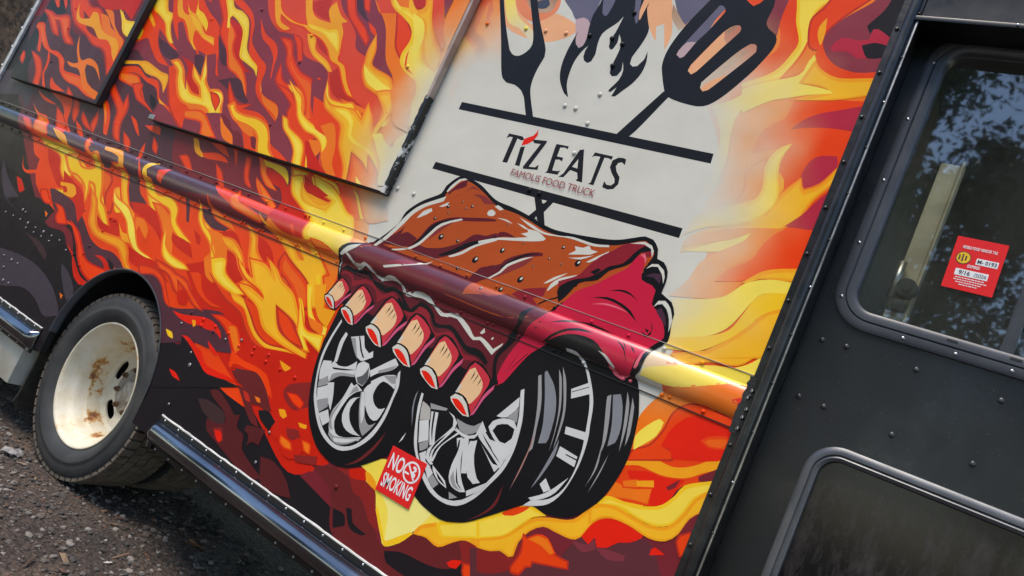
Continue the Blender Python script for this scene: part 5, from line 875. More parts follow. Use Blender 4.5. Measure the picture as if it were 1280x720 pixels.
p KL -1421,2325 -1420,2303 -1408,2277 -1390,2263 -1379,2273 -1377,2301 -1387,2345 -1392,2390 -1385,2431 -1388,2507 -1395,2569 -1401,2662 -1348,2577 -1331,2618 -1291,2550 -1276,2606 -1219,2520 -1209,2457 -1208,2432 -1185,2386 -1171,2363 -1168,2335 -1175,2296 -1186,2256 -1183,2233 -1170,2225 -1155,2229 -1142,2253 -1142,2283 -1131,2249 -1131,2207 -1147,2167 -1168,2140 -1186,2116 -1198,2115 -1193,2148 -1207,2129 -1217,2130 -1213,2142 -1197,2173 -1196,2207 -1211,2237 -1202,2206 -1210,2186 -1226,2182 -1238,2191 -1243,2210 -1241,2249 -1241,2288 -1253,2315 -1265,2330 -1259,2300 -1264,2277 -1272,2272 -1283,2282 -1287,2306 -1281,2337 -1278,2381 -1277,2395 -1287,2373 -1307,2351 -1327,2326 -1328,2291 -1319,2248 -1323,2223 -1334,2215 -1350,2222 -1359,2235 -1362,2257 -1359,2277 -1374,2251 -1384,2215 -1383,2170 -1373,2127 -1348,2086 -1370,2098 -1407,2141 -1425,2189 -1429,2244 -1425,2290
p S -1360,2398 -1347,2388 -1339,2393 -1333,2441 -1338,2471 -1386,2467
p O2 -1231,2455 -1221,2490 -1208,2472 -1212,2432 -1215,2387 -1226,2396
p S -1268,2476 -1247,2488 -1233,2430 -1219,2387 -1222,2372 -1238,2395
p KL -1033,2160 -1010,2144 -1082,1995 -1127,1994
p KL -1028,2155 -1059,2208 -1076,2248 -1077,2303 -1054,2385 -1008,2485 -989,2537 -924,2597 -857,2562 -813,2490 -811,2416 -771,2384 -763,2369 -763,2338 -782,2288 -799,2252 -831,2198 -854,2165 -879,2140 -910,2129 -968,2133 -1009,2142
p KL! -1761,1999 -806,1995 -803,1965 -1761,1970
p KL! -1756,1763 -805,1761 -804,1731 -1757,1736
p S -1043,2284 -1042,2298 -1029,2333 -973,2463 -962,2462 -952,2454 -953,2433 -971,2383 -998,2332 -1017,2281 -1027,2274
p S3 -1043,2284 -1042,2298 -1026,2329 -998,2333 -1017,2281 -1027,2274
p V -973,2383 -969,2409 -952,2452 -948,2445 -952,2431
p O2 -986,2237 -984,2256 -926,2377 -899,2402 -885,2402 -878,2393 -878,2382 -903,2339 -959,2237 -971,2226
p Q -924,2377 -899,2402 -885,2402 -878,2393 -878,2382 -903,2338 -917,2355
p P -924,2377 -899,2402 -888,2403 -910,2368
p Q -926,2188 -929,2205 -863,2312 -832,2347 -819,2348 -811,2341 -807,2324 -860,2242 -900,2185 -914,2178
p P -922,2208 -863,2312 -828,2326 -863,2268 -907,2213
p O2 -924,2186 -907,2213 -860,2242 -900,2185 -914,2178
p V -904,2493 -871,2470 -855,2481 -845,2497
p KL! -1313,1739 -1279,1740 -1222,1640 -1252,1646
p KL! -1257,1738 -1236,1734 -1269,1662 -1306,1664
p C! -1280,1733 -1269,1732 -1272,1721
p C! -1274,1676 -1267,1669 -1275,1666
p K3! -1509,1923 -1453,1923 -1440,1914 -1449,1908 -1468,1912 -1466,1822 -1486,1821 -1488,1913 -1501,1912 -1511,1904
p K3! -1442,1886 -1426,1891 -1414,1821 -1433,1821
p R1 -1405,1961 -1397,1937 -1405,1916 -1421,1901 -1441,1891 -1442,1915 -1413,1933 -1405,1947
p K3! -1409,1920 -1354,1926 -1353,1918 -1379,1827 -1355,1830 -1346,1842 -1342,1824 -1397,1816 -1400,1823 -1372,1911 -1398,1909
p K3! -1315,1923 -1268,1924 -1268,1913 -1278,1917 -1296,1914 -1294,1883 -1270,1883 -1269,1870 -1280,1874 -1294,1871 -1289,1834 -1268,1836 -1261,1841 -1264,1824 -1312,1821 -1306,1827 -1315,1910
p K3! -1225,1920 -1211,1925 -1169,1819 -1193,1820 -1190,1828 -1200,1846 -1227,1849 -1240,1821 -1258,1818 -1246,1833
p C! -1216,1890 -1205,1859 -1226,1861
p K3! -1170,1923 -1105,1923 -1105,1911 -1118,1914 -1131,1913 -1128,1819 -1148,1819 -1141,1826 -1146,1913 -1165,1912 -1173,1905
p K3 -1059,1923 -1055,1904 -1069,1911 -1079,1906 -1082,1894 -1073,1879 -1055,1863 -1050,1842 -1059,1823 -1077,1817 -1097,1820 -1099,1840 -1086,1831 -1072,1832 -1064,1842 -1069,1855 -1086,1870 -1100,1887 -1101,1910 -1086,1923 -1070,1925
p K1 -1877,1161 -1878,1031 -1866,935 -1831,844 -1803,796 -1759,750 -1699,710 -1627,693 -1568,700 -1509,729 -1426,799 -1378,844 -1318,771 -1256,740 -1202,728 -1146,725 -1098,741 -1058,763 -976,832 -921,880 -892,889 -846,888 -797,902 -761,929 -722,986 -703,1047 -695,1122 -708,1210 -721,1253 -756,1321 -823,1377 -941,1404 -1043,1386 -1156,1255 -1397,1223 -1683,1210
p g1 -1845,1128 -1858,1054 -1859,983 -1840,915 -1818,864 -1803,840 -1757,791 -1709,757 -1658,741 -1613,740 -1575,755 -1537,786 -1504,836 -1489,903 -1491,974 -1492,1012 -1513,1060 -1517,1047 -1504,1008 -1500,976 -1502,900 -1517,844 -1544,798 -1576,769 -1614,754 -1653,752 -1705,770 -1746,799 -1789,846 -1808,868 -1833,918 -1849,987 -1848,1057 -1838,1121
p g1 -1399,1027 -1391,986 -1374,939 -1354,892 -1333,861 -1306,836 -1267,802 -1220,777 -1171,770 -1133,776 -1102,793 -1070,831 -1044,884 -1022,938 -1016,1000 -1023,1054 -1034,1099 -1065,1171 -1074,1163 -1046,1094 -1034,1041 -1027,998 -1034,943 -1055,887 -1080,838 -1111,804 -1134,790 -1174,781 -1213,788 -1257,812 -1302,843 -1328,871 -1343,897 -1366,943 -1379,983 -1390,1027
p g1 -1840,974 -1803,985 -1797,962 -1792,934 -1821,908 -1837,942
p g2 -1820,906 -1791,932 -1774,911 -1813,885
p g1 -1812,882 -1772,908 -1740,875 -1790,845
p g2 -1790,844 -1740,875 -1728,856 -1772,823
p g1 -1800,1095 -1807,1053 -1793,988 -1780,990 -1790,1059 -1788,1090
p g1 -1770,1087 -1717,1110 -1691,1074 -1665,1064 -1652,1077 -1642,1058 -1683,1029 -1706,1035 -1727,1052
p g2 -1767,1084 -1748,1091 -1702,1030 -1727,1047
p K1 -1737,1100 -1732,1102 -1695,1059 -1674,1042 -1685,1043 -1705,1060
p g1 -1803,969 -1793,989 -1768,982 -1727,993 -1698,1023 -1687,993 -1680,972 -1742,953 -1776,917 -1795,937
p g2 -1778,944 -1749,963 -1682,980 -1680,972 -1742,952 -1775,918
p K1 -1790,967 -1722,985 -1686,996 -1720,981 -1780,963
p g1 -1629,1015 -1604,1039 -1552,1088 -1529,1072 -1546,1047 -1593,1020 -1617,996
p g2 -1597,1027 -1561,1051 -1533,1071 -1546,1047 -1592,1019
p K1 -1639,1074 -1607,1043 -1598,1044 -1623,1070
p g1 -1685,989 -1689,1017 -1672,1033 -1646,1033 -1629,1015 -1622,984 -1632,958 -1659,959 -1680,977
p g4 -1670,975 -1651,988 -1642,1005 -1640,1025 -1622,984 -1633,960 -1657,961
p g1 -1674,931 -1657,956 -1624,945 -1643,933 -1665,905 -1680,856 -1704,846 -1684,893
p g2 -1665,937 -1654,951 -1635,941 -1664,915 -1682,860 -1690,857 -1675,911
p g1 -1619,952 -1605,977 -1591,991 -1577,978 -1578,954 -1545,911 -1576,899 -1605,925
p g1 -1607,985 -1568,1020 -1520,1039 -1507,1024 -1504,997 -1519,1001 -1558,1004 -1574,979 -1575,950 -1595,971
p g2 -1567,1020 -1519,1038 -1508,1014 -1523,1009
p g2 -1785,843 -1753,868 -1733,844 -1759,814
p g1 -1758,810 -1726,837 -1698,805 -1719,781
p g1 -1779,914 -1752,925 -1729,880 -1715,837 -1741,860
p g1 -1663,945 -1667,909 -1678,852 -1679,813 -1652,782 -1614,784 -1546,813 -1551,798 -1611,780 -1657,769 -1689,785 -1707,835 -1689,891 -1681,952
p g2 -1684,893 -1691,852 -1695,816 -1668,785 -1688,786 -1707,830
p K1 -1668,899 -1672,854 -1666,814 -1636,789 -1663,820 -1664,863
p g1 -1620,924 -1655,900 -1660,845 -1633,814 -1595,806 -1552,814 -1584,820 -1621,842 -1640,877 -1630,915
p g2 -1627,940 -1611,946 -1567,874 -1538,858 -1516,876 -1526,849 -1544,818 -1569,836 -1601,883
p g1 -1622,942 -1612,945 -1574,881 -1570,849 -1601,893
p g1 -1606,948 -1582,976 -1566,935 -1531,918 -1506,931 -1516,885 -1544,879 -1583,905
p g2 -1684,778 -1653,772 -1614,784 -1544,809 -1586,772 -1627,754 -1656,757 -1679,766
p g1 -1655,766 -1611,780 -1549,805 -1594,774 -1643,757
p g5 -1381,1006 -1344,997 -1328,964 -1363,950 -1375,980
p g1 -1362,948 -1331,963 -1302,909 -1332,887
p g2 -1329,886 -1300,910 -1293,887 -1315,867
p g1 -1313,860 -1293,878 -1280,849 -1255,842 -1287,837
p g1 -1335,990 -1309,996 -1294,948 -1276,907 -1290,896 -1314,939
p K1 -1327,991 -1320,993 -1303,944 -1283,902 -1308,941
p g2 -1351,1011 -1283,1020 -1286,1012 -1341,996
p g1 -1276,1013 -1251,1009 -1231,995 -1231,974 -1274,912 -1276,868 -1250,853 -1259,847 -1286,859 -1291,883 -1240,979 -1249,1001
p g2 -1239,1006 -1200,1004 -1171,1010 -1154,1028 -1154,998 -1185,976 -1212,978
p g1 -1232,982 -1206,976 -1174,977 -1155,989 -1153,1015 -1152,1034 -1124,1011 -1146,993 -1154,977 -1179,966 -1213,969
p g1 -1235,978 -1207,971 -1250,910 -1255,859 -1268,854 -1275,886
p K1 -1230,972 -1216,970 -1255,908 -1263,865 -1268,893
p g1 -1210,954 -1193,964 -1172,914 -1169,860 -1182,854 -1185,908
p K1 -1201,952 -1197,954 -1180,910 -1177,861
p g1 -1188,963 -1172,973 -1131,877 -1148,870
p g1 -1161,962 -1142,977 -1137,946 -1106,889 -1130,878 -1151,923
p g1 -1153,1012 -1129,1009 -1086,985 -1044,962 -1032,959 -1036,936 -1090,963 -1145,989
p K1 -1136,1002 -1079,971 -1040,948 -1068,960 -1118,988
p g1 -1125,1027 -1119,1047 -1090,1068 -1053,1075 -1034,1057 -1031,1021 -1036,1002 -1066,993 -1097,1005
p K1 -1107,1022 -1101,1042 -1069,1058 -1042,1054 -1038,1026 -1052,1005 -1071,1003
p g1 -1114,1065 -1068,1144 -1058,1118 -1082,1074
p g2 -1082,1074 -1056,1115 -1043,1073 -1059,1076
p g1 -1040,1001 -1030,1030 -1025,991 -1032,959 -1086,984 -1060,992
p g1 -1163,965 -1141,974 -1132,936 -1115,906 -1091,879 -1076,873 -1096,860 -1121,869 -1144,901 -1162,944
p g1 -1196,959 -1183,965 -1166,904 -1142,860 -1109,829 -1126,821 -1159,823 -1181,842 -1189,877 -1188,924
p g2 -1175,866 -1150,835 -1123,825 -1155,825 -1176,844
p K1 -1171,881 -1142,839 -1119,828 -1150,840
p g1 -1108,833 -1053,885 -1060,860 -1100,820
p g1 -1251,850 -1187,827 -1173,811 -1209,817 -1242,836
p K1 -1233,840 -1190,821 -1181,815 -1213,823
p g2 -1248,807 -1236,826 -1204,810 -1216,791
p g1 -1275,834 -1263,844 -1237,829 -1247,807
p g2 -1161,806 -1126,804 -1150,788
p g1 -1126,973 -1062,938 -1037,941 -1047,919 -1094,952
p g1 -1112,995 -1038,1002 -1039,951 -1077,968
p g2 -1040,1222 -1032,1229 -995,1152 -978,1085 -965,1027 -972,1014 -983,1074 -1006,1147
p g3 -1025,1239 -1020,1246 -976,1210 -945,1154 -932,1086 -933,1058 -955,1048 -964,1100 -992,1172
p g2 -986,1263 -967,1242 -934,1167 -919,1092 -914,1039 -924,1108 -943,1173
p g2 -978,1274 -950,1239 -916,1161 -906,1097 -905,1052 -916,1129 -930,1178
p g1 -985,1327 -949,1328 -915,1308 -882,1270 -850,1219 -833,1164 -820,1099 -823,1079 -838,1144 -857,1208 -890,1267 -923,1305 -956,1320 -982,1320
p g1! -926,1225 -883,1261 -867,1233 -915,1200
p K1! -921,1219 -878,1251 -877,1249 -920,1217
p g1! -896,1124 -835,1132 -830,1111 -891,1104
p g2 -817,1246 -808,1255 -786,1192 -772,1137 -771,1102 -790,1164
p g3 -803,1256 -783,1266 -764,1236 -746,1183 -745,1140 -761,1123 -773,1180
p g2 -768,1279 -750,1251 -732,1188 -725,1122 -742,1193
p g2 -748,1270 -734,1249 -716,1178 -716,1143
p g1! -889,1068 -829,1063 -826,1034 -888,1039
p K1! -864,1056 -826,1056 -827,1052 -864,1053
p g1! -901,950 -891,972 -864,950 -880,935
p g1 -917,902 -874,937 -838,988 -829,1002 -849,948 -879,916 -907,900
p g1 -923,877 -907,899 -859,926 -830,970 -821,1035 -828,1116 -833,1162 -820,1115 -815,1042 -827,963 -853,915 -892,890
p g6 -978,1070 -972,1040 -972,967 -980,895 -977,956 -975,1021
p g2 -778,1128 -765,1061 -776,999 -770,1050
p g2 -749,1106 -751,1050 -762,988 -756,1039
p g3 -900,1085 -893,1039 -908,965 -921,928 -910,991 -903,1048
p N -1004,903 -1010,840 -1036,795 -1068,762 -1034,792 -1001,840
p N -1463,867 -1487,806 -1524,745 -1564,707 -1512,745 -1475,807
p g3 -1414,1028 -1407,985 -1380,920 -1408,972 -1417,1013
p g1 -1390,896 -1397,877 -1401,857 -1392,872
p K1 -1977,1333 -1984,1354 -1955,1384 -1877,1409 -1850,1433 -1792,1511 -1782,1560 -1737,1612 -1669,1660 -1663,1689 -1626,1734 -1584,1737 -1524,1725 -1445,1691 -1367,1682 -1304,1672 -1228,1656 -1172,1652 -1055,1663 -983,1675 -931,1696 -900,1709 -873,1706 -848,1683 -839,1656 -817,1652 -795,1629 -788,1595 -788,1566 -773,1560 -750,1551 -730,1522 -728,1499 -717,1446 -740,1414 -750,1380 -751,1344 -762,1323 -777,1313 -806,1297 -833,1308 -884,1350 -949,1363 -998,1351 -1031,1331 -1058,1299 -1095,1254 -1135,1157 -1145,1135 -1169,1128 -1206,1132 -1250,1136 -1316,1137 -1384,1139 -1455,1140 -1558,1160 -1658,1169 -1759,1173 -1864,1174 -1934,1236 -1964,1283
p T -1945,1368 -1862,1404 -1822,1441 -1776,1531 -1718,1598 -1650,1652 -1646,1684 -1609,1723 -1566,1724 -1507,1705 -1428,1672 -1349,1666 -1290,1656 -1217,1640 -1156,1638 -1044,1645 -976,1659 -921,1685 -892,1696 -870,1687 -853,1666 -860,1634 -868,1594 -956,1555 -993,1518 -1070,1441 -1104,1391 -1175,1354 -1261,1338 -1462,1341 -1685,1343 -1923,1333
p X -1957,1333 -1927,1373 -1853,1423 -1729,1418 -1506,1419 -1301,1415 -1082,1406 -1109,1311 -1139,1235 -1155,1147 -1179,1134 -1223,1146 -1308,1154 -1369,1172 -1469,1164 -1587,1178 -1705,1182 -1876,1207 -1936,1266
p F -888,1657 -869,1637 -867,1615 -858,1585 -823,1579 -807,1569 -802,1529 -776,1514 -756,1496 -732,1452 -757,1413 -775,1363 -776,1327 -799,1304 -831,1319 -891,1367 -941,1376 -996,1364 -1045,1331 -1063,1307 -1099,1263 -1139,1163 -1155,1147 -1168,1173 -1165,1226 -1149,1284 -1122,1351 -1096,1388 -1067,1435 -1037,1491 -986,1532 -949,1570 -912,1606 -902,1642
p X -1822,1441 -1775,1485 -1757,1510 -1759,1479 -1736,1495 -1684,1484 -1696,1461 -1724,1442 -1777,1433 -1838,1421
p X -1686,1443 -1667,1465 -1629,1465 -1566,1483 -1503,1520 -1466,1559 -1424,1566 -1385,1587 -1376,1570 -1448,1526 -1513,1474 -1577,1439 -1601,1438 -1662,1434
p K1 -1569,1457 -1522,1490 -1473,1529 -1418,1554 -1381,1579 -1377,1571 -1418,1544 -1474,1509 -1514,1476 -1561,1454
p C -1530,1463 -1487,1491 -1448,1526 -1376,1569 -1373,1563 -1440,1522 -1478,1485 -1518,1462
p X -1713,1446 -1679,1486 -1655,1543 -1616,1573 -1578,1592 -1526,1605 -1444,1624 -1407,1628 -1409,1622 -1488,1601 -1561,1583 -1609,1560 -1637,1522 -1663,1480 -1704,1442
p K1 -1699,1455 -1670,1493 -1648,1542 -1610,1572 -1555,1593 -1606,1566 -1636,1533 -1664,1482
p C -1772,1418 -1710,1441 -1671,1473 -1645,1515 -1614,1559 -1542,1597 -1534,1594 -1605,1553 -1636,1509 -1662,1467 -1701,1437 -1756,1418
p C -1855,1410 -1834,1437 -1800,1493 -1770,1553 -1731,1599 -1642,1655 -1645,1636 -1706,1600 -1747,1559 -1768,1517 -1808,1450 -1843,1408
p C -1724,1551 -1709,1582 -1681,1600 -1672,1591 -1691,1573 -1713,1557
p C -1654,1613 -1621,1639 -1621,1626 -1640,1615
p C -1651,1672 -1645,1692 -1621,1725 -1601,1733 -1587,1731 -1612,1720 -1629,1696 -1646,1670
p X -1644,1667 -1627,1691 -1610,1715 -1585,1729 -1581,1707 -1622,1682 -1635,1663
p X1 -1625,1655 -1580,1682 -1555,1713 -1513,1703 -1556,1705 -1587,1675
p X1 -1542,1687 -1497,1693 -1440,1676 -1478,1667 -1503,1681
p C -1454,1640 -1452,1650 -1443,1655 -1431,1653 -1424,1645 -1427,1636 -1440,1633 -1449,1634
p X1 -1636,1493 -1626,1525 -1596,1559 -1565,1579 -1591,1550 -1608,1525
p C -1440,1543 -1377,1572 -1320,1588 -1269,1604 -1299,1608 -1276,1619 -1284,1629 -1242,1630 -1206,1616 -1211,1608 -1246,1596 -1316,1579 -1378,1564 -1436,1536
p C -1329,1637 -1307,1636 -1277,1628 -1292,1626
p C -1330,1657 -1276,1647 -1224,1635 -1165,1638 -1119,1646 -1043,1645 -996,1654 -993,1648 -1044,1637 -1126,1639 -1182,1632 -1220,1628 -1277,1638
p C -1111,1590 -1092,1609 -1101,1621 -1071,1624 -1056,1636 -1045,1625 -1021,1625 -1041,1610 -1070,1602
p C -1107,1581 -1074,1591 -1029,1611 -1063,1588
p C -1044,1585 -1021,1608 -988,1636 -986,1630 -1014,1603 -1034,1586
p X -1386,1567 -1377,1592 -1347,1598 -1308,1590 -1351,1584
p X -1452,1564 -1412,1567 -1442,1546
p X -1328,1466 -1317,1508 -1283,1536 -1229,1564 -1196,1570 -1192,1562 -1231,1546 -1271,1522 -1297,1489 -1317,1466
p X -1394,1456 -1348,1485 -1324,1482 -1333,1456 -1385,1440
p C -1454,1642 -1451,1651 -1440,1656 -1427,1652 -1422,1646 -1425,1638 -1437,1634 -1449,1636
p C -1437,1668 -1426,1676 -1398,1667 -1412,1660
p C -1410,1634 -1373,1638 -1343,1630 -1376,1633
p X -1378,1410 -1415,1412 -1402,1440 -1391,1462 -1333,1490 -1295,1518 -1262,1547 -1229,1564 -1192,1569 -1197,1560 -1241,1546 -1280,1518 -1308,1492 -1319,1470 -1346,1438 -1369,1421
p X1 -1313,1480 -1291,1510 -1218,1547 -1237,1517 -1277,1483 -1331,1442
p K1 -1324,1480 -1291,1520 -1249,1551 -1200,1567 -1246,1546 -1284,1517 -1315,1484
p C -1346,1440 -1315,1473 -1302,1500 -1256,1535 -1220,1551 -1253,1528 -1294,1495 -1308,1470 -1341,1439
p C -1129,1466 -1126,1487 -1105,1513 -1055,1540 -1052,1533 -1092,1507 -1114,1483 -1125,1466
p O -1150,1483 -1123,1512 -1085,1537 -1113,1510 -1140,1486
p X2 -1238,1417 -1211,1444 -1134,1474 -1131,1447 -1162,1429 -1132,1411 -1171,1407 -1227,1416
p K1 -1136,1414 -1108,1440 -1075,1461 -1065,1491 -1040,1507 -1047,1523 -1070,1502 -1099,1470 -1075,1484 -1081,1464 -1117,1439 -1137,1419
p K1 -1170,1373 -1124,1415 -1148,1380 -1150,1345 -1166,1316 -1174,1292 -1196,1285 -1167,1339
p X2 -1048,1543 -1033,1574 -1009,1612 -977,1642 -943,1674 -888,1690 -862,1680 -858,1659 -868,1652 -899,1665 -912,1636 -923,1610 -967,1589 -986,1562 -1019,1534 -1094,1480 -1105,1504 -1064,1530
p K1 -1096,1484 -1061,1522 -1015,1545 -984,1576 -969,1593 -930,1616 -911,1653 -889,1681 -866,1680 -867,1671 -892,1660 -907,1624 -929,1604 -963,1581 -987,1544 -1036,1520 -1060,1470 -1076,1444
p K1 -1019,1560 -999,1579 -987,1575 -1002,1557
p C -935,1676 -894,1693 -869,1688 -857,1673 -856,1655 -868,1678 -891,1685
p C -859,1619 -848,1637 -830,1642 -807,1630 -797,1612 -794,1592 -808,1617 -828,1634 -845,1630
p C -794,1523 -787,1543 -769,1549 -745,1532 -726,1499 -731,1497 -751,1530 -772,1540 -784,1535
p Z -853,1598 -834,1613 -809,1617 -803,1589 -829,1602
p F3 -890,1652 -880,1661 -868,1645 -867,1631 -876,1646
p K1 -858,1593 -865,1616 -861,1630 -848,1587
p K1 -939,1525 -905,1540 -874,1539 -842,1523 -871,1533 -906,1534
p K1 -980,1491 -934,1507 -893,1504 -853,1492 -822,1466 -859,1485 -894,1496 -935,1499
p F3 -973,1472 -938,1487 -896,1490 -853,1483 -898,1485 -936,1482
p C -792,1524 -786,1541 -768,1545 -745,1528 -728,1498 -726,1470 -738,1503 -756,1528 -773,1538 -786,1532
p Z -783,1515 -772,1527 -753,1510 -737,1479 -752,1490
p K1 -1071,1315 -1037,1354 -1003,1379 -963,1393 -924,1393 -964,1385 -999,1373 -1033,1346 -1057,1316
p K1 -1068,1376 -1022,1400 -960,1417 -907,1417 -862,1410 -912,1409 -961,1410 -1019,1395
p K1 -852,1399 -819,1386 -790,1340 -818,1379
p K1 -838,1408 -820,1394 -807,1378 -822,1391
p K1 -808,1398 -792,1392 -783,1380 -794,1387
p F3 -844,1325 -827,1328 -807,1311 -774,1324 -799,1303 -822,1308
p C -887,1353 -863,1351 -824,1328 -827,1322 -865,1344
p F3 -772,1346 -768,1385 -753,1411 -761,1387 -762,1351 -766,1343
p K1 -801,1448 -780,1441 -772,1459 -788,1486 -772,1467 -770,1447 -782,1435
p K1 -793,1459 -778,1456 -783,1448
p X1 -1954,1292 -1947,1316 -1908,1322 -1858,1332 -1866,1311 -1906,1296
p X3 -1910,1369 -1889,1380 -1774,1382 -1643,1381 -1485,1381 -1462,1341 -1557,1339 -1704,1333 -1801,1339 -1887,1344
p K1 -1948,1293 -1924,1313 -1907,1308 -1859,1311 -1816,1319 -1783,1298 -1755,1297 -1717,1288 -1687,1303 -1642,1293 -1619,1275 -1581,1254 -1560,1280 -1522,1288 -1475,1260 -1505,1269 -1555,1271 -1571,1247 -1607,1254 -1639,1278 -1679,1290 -1701,1273 -1742,1275 -1783,1287 -1813,1303 -1859,1299 -1906,1295
p X2 -1946,1269 -1926,1293 -1886,1287 -1867,1267 -1840,1280 -1803,1297 -1753,1272 -1715,1264 -1688,1283 -1651,1275 -1602,1247 -1566,1249 -1550,1274 -1505,1270 -1465,1254 -1508,1253 -1545,1255 -1562,1230 -1608,1234 -1646,1256 -1680,1260 -1713,1249 -1727,1229 -1756,1265 -1797,1277 -1832,1267 -1867,1245 -1886,1275 -1924,1279
p C -1959,1354 -1925,1348 -1885,1329 -1858,1332 -1845,1344 -1804,1333 -1753,1315 -1706,1335 -1654,1323 -1623,1303 -1571,1321 -1525,1316 -1492,1298 -1423,1281 -1427,1276 -1494,1291 -1548,1302 -1600,1295 -1636,1303 -1672,1322 -1697,1321 -1747,1306 -1787,1316 -1832,1333 -1845,1322 -1866,1310 -1884,1318 -1926,1339
p C -1971,1339 -1948,1374 -1896,1397 -1909,1379 -1932,1359 -1960,1335
p C -1956,1333 -1957,1297 -1949,1270 -1963,1300
p C -1755,1355 -1693,1378 -1600,1415 -1575,1430 -1597,1409 -1678,1375 -1747,1349
p X3 -1599,1326 -1379,1335 -1194,1321 -1188,1278 -1222,1244 -1263,1261 -1312,1252 -1383,1291 -1455,1285 -1527,1319
p K1 -1653,1279 -1610,1259 -1571,1257 -1558,1287 -1515,1286 -1481,1268 -1462,1246 -1429,1249 -1405,1258 -1363,1244 -1316,1219 -1285,1222 -1252,1220 -1217,1197 -1223,1186 -1257,1200 -1306,1200 -1350,1220 -1391,1242 -1424,1240 -1460,1232 -1493,1259 -1519,1273 -1552,1277 -1561,1250 -1599,1242 -1638,1254
p X2 -1603,1227 -1575,1222 -1567,1239 -1548,1271 -1508,1264 -1471,1229 -1440,1217 -1394,1238 -1346,1213 -1311,1190 -1271,1195 -1219,1179 -1174,1144 -1195,1144 -1243,1174 -1285,1181 -1307,1172 -1333,1190 -1371,1217 -1403,1224 -1430,1210 -1450,1193 -1489,1231 -1521,1244 -1556,1242 -1567,1219 -1596,1214
p K1 -1178,1309 -1161,1332 -1162,1287 -1176,1256 -1191,1224 -1179,1185 -1152,1151 -1174,1143 -1197,1196 -1204,1229 -1188,1270
p C -1654,1313 -1626,1298 -1570,1319 -1541,1321 -1503,1302 -1458,1281 -1420,1295 -1393,1299 -1336,1276 -1301,1252 -1279,1261 -1248,1253 -1220,1241 -1195,1270 -1195,1262 -1209,1239 -1216,1223 -1238,1233 -1278,1250 -1301,1242 -1330,1254 -1391,1284 -1418,1282 -1453,1272 -1494,1291 -1516,1299 -1566,1301 -1621,1289
p C -1288,1271 -1280,1290 -1271,1278 -1281,1269
p C -1242,1267 -1238,1275 -1233,1272 -1237,1265
p K1 -1102,1271 -1131,1217 -1147,1165 -1132,1211 -1101,1268
p K1 -1130,1269 -1136,1237 -1151,1188 -1136,1231
p T -1397,1362 -1395,1386 -1373,1416 -1240,1421 -1263,1405 -1293,1391 -1351,1376
p X1 -1357,1386 -1305,1392 -1262,1403 -1301,1384
p X2 -1752,1368 -1691,1397 -1619,1403 -1681,1380
p K1 -1973,1181 -1965,1190 -1942,1252 -1931,1264 -1901,1260 -1869,1237 -1855,1227 -1890,1149 -1904,1144 -1936,1153 -1963,1167
p F4 -1936,1248 -1925,1261 -1902,1254 -1871,1232 -1878,1206 -1897,1156 -1914,1175 -1940,1190 -1957,1191
p B1 -1958,1190 -1935,1244 -1921,1250 -1906,1238 -1889,1224 -1887,1204 -1906,1176 -1915,1175 -1935,1188
p C -1958,1190 -1950,1209 -1944,1209 -1951,1191
p K1 -1918,1245 -1926,1221 -1918,1234
p K1 -1907,1241 -1916,1216 -1907,1234
p K1 -1896,1232 -1902,1214 -1896,1225
p K1 -1971,1179 -1958,1191 -1932,1189 -1913,1177 -1894,1147 -1899,1148 -1919,1171 -1936,1182 -1956,1187
p C -1967,1179 -1956,1188 -1934,1186 -1917,1175 -1900,1149 -1919,1149 -1944,1160 -1962,1171
p R1 -1962,1177 -1948,1179 -1928,1170 -1906,1150 -1920,1152 -1945,1162
p F5 -1900,1152 -1888,1172 -1876,1201 -1854,1226 -1855,1216 -1873,1192 -1890,1157
p K1 -1875,1163 -1865,1174 -1839,1252 -1826,1267 -1789,1262 -1751,1234 -1734,1222 -1774,1126 -1791,1119 -1830,1129 -1863,1147
p F4 -1832,1248 -1819,1263 -1791,1255 -1753,1228 -1761,1196 -1783,1134 -1803,1158 -1836,1176 -1856,1177
p B1 -1857,1176 -1830,1243 -1814,1250 -1795,1236 -1774,1218 -1772,1193 -1794,1159 -1805,1157 -1829,1173
p C -1857,1176 -1848,1198 -1841,1198 -1848,1176
p K1 -1810,1244 -1818,1214 -1810,1230
p K1 -1797,1239 -1807,1208 -1796,1230
p K1 -1783,1228 -1790,1205 -1783,1219
p K1 -1873,1161 -1857,1177 -1826,1174 -1802,1159 -1778,1123 -1785,1124 -1809,1152 -1830,1165 -1854,1171
p C -1868,1161 -1854,1173 -1828,1170 -1807,1157 -1785,1125 -1808,1125 -1839,1138 -1861,1151
p R1 -1862,1159 -1844,1162 -1820,1151 -1793,1127 -1810,1128 -1840,1141
p F5 -1785,1129 -1772,1154 -1758,1190 -1732,1221 -1733,1209 -1754,1179 -1774,1135
p K1 -1736,1141 -1725,1155 -1698,1250 -1683,1269 -1640,1264 -1593,1232 -1573,1217 -1616,1100 -1635,1090 -1681,1102 -1721,1122
p F4 -1690,1245 -1675,1265 -1641,1255 -1596,1225 -1604,1185 -1626,1109 -1651,1137 -1690,1158 -1714,1158
p B1 -1716,1157 -1687,1239 -1668,1249 -1645,1232 -1620,1212 -1616,1181 -1640,1139 -1653,1136 -1683,1155
p C -1716,1157 -1706,1185 -1697,1185 -1705,1158
p K1 -1663,1242 -1672,1205 -1662,1225
p K1 -1648,1236 -1658,1198 -1646,1225
p K1 -1631,1223 -1638,1196 -1630,1213
p K1 -1733,1138 -1716,1158 -1679,1157 -1650,1139 -1620,1097 -1629,1097 -1658,1130 -1683,1146 -1712,1151
p C -1727,1139 -1712,1154 -1681,1151 -1656,1136 -1629,1099 -1656,1098 -1692,1112 -1719,1127
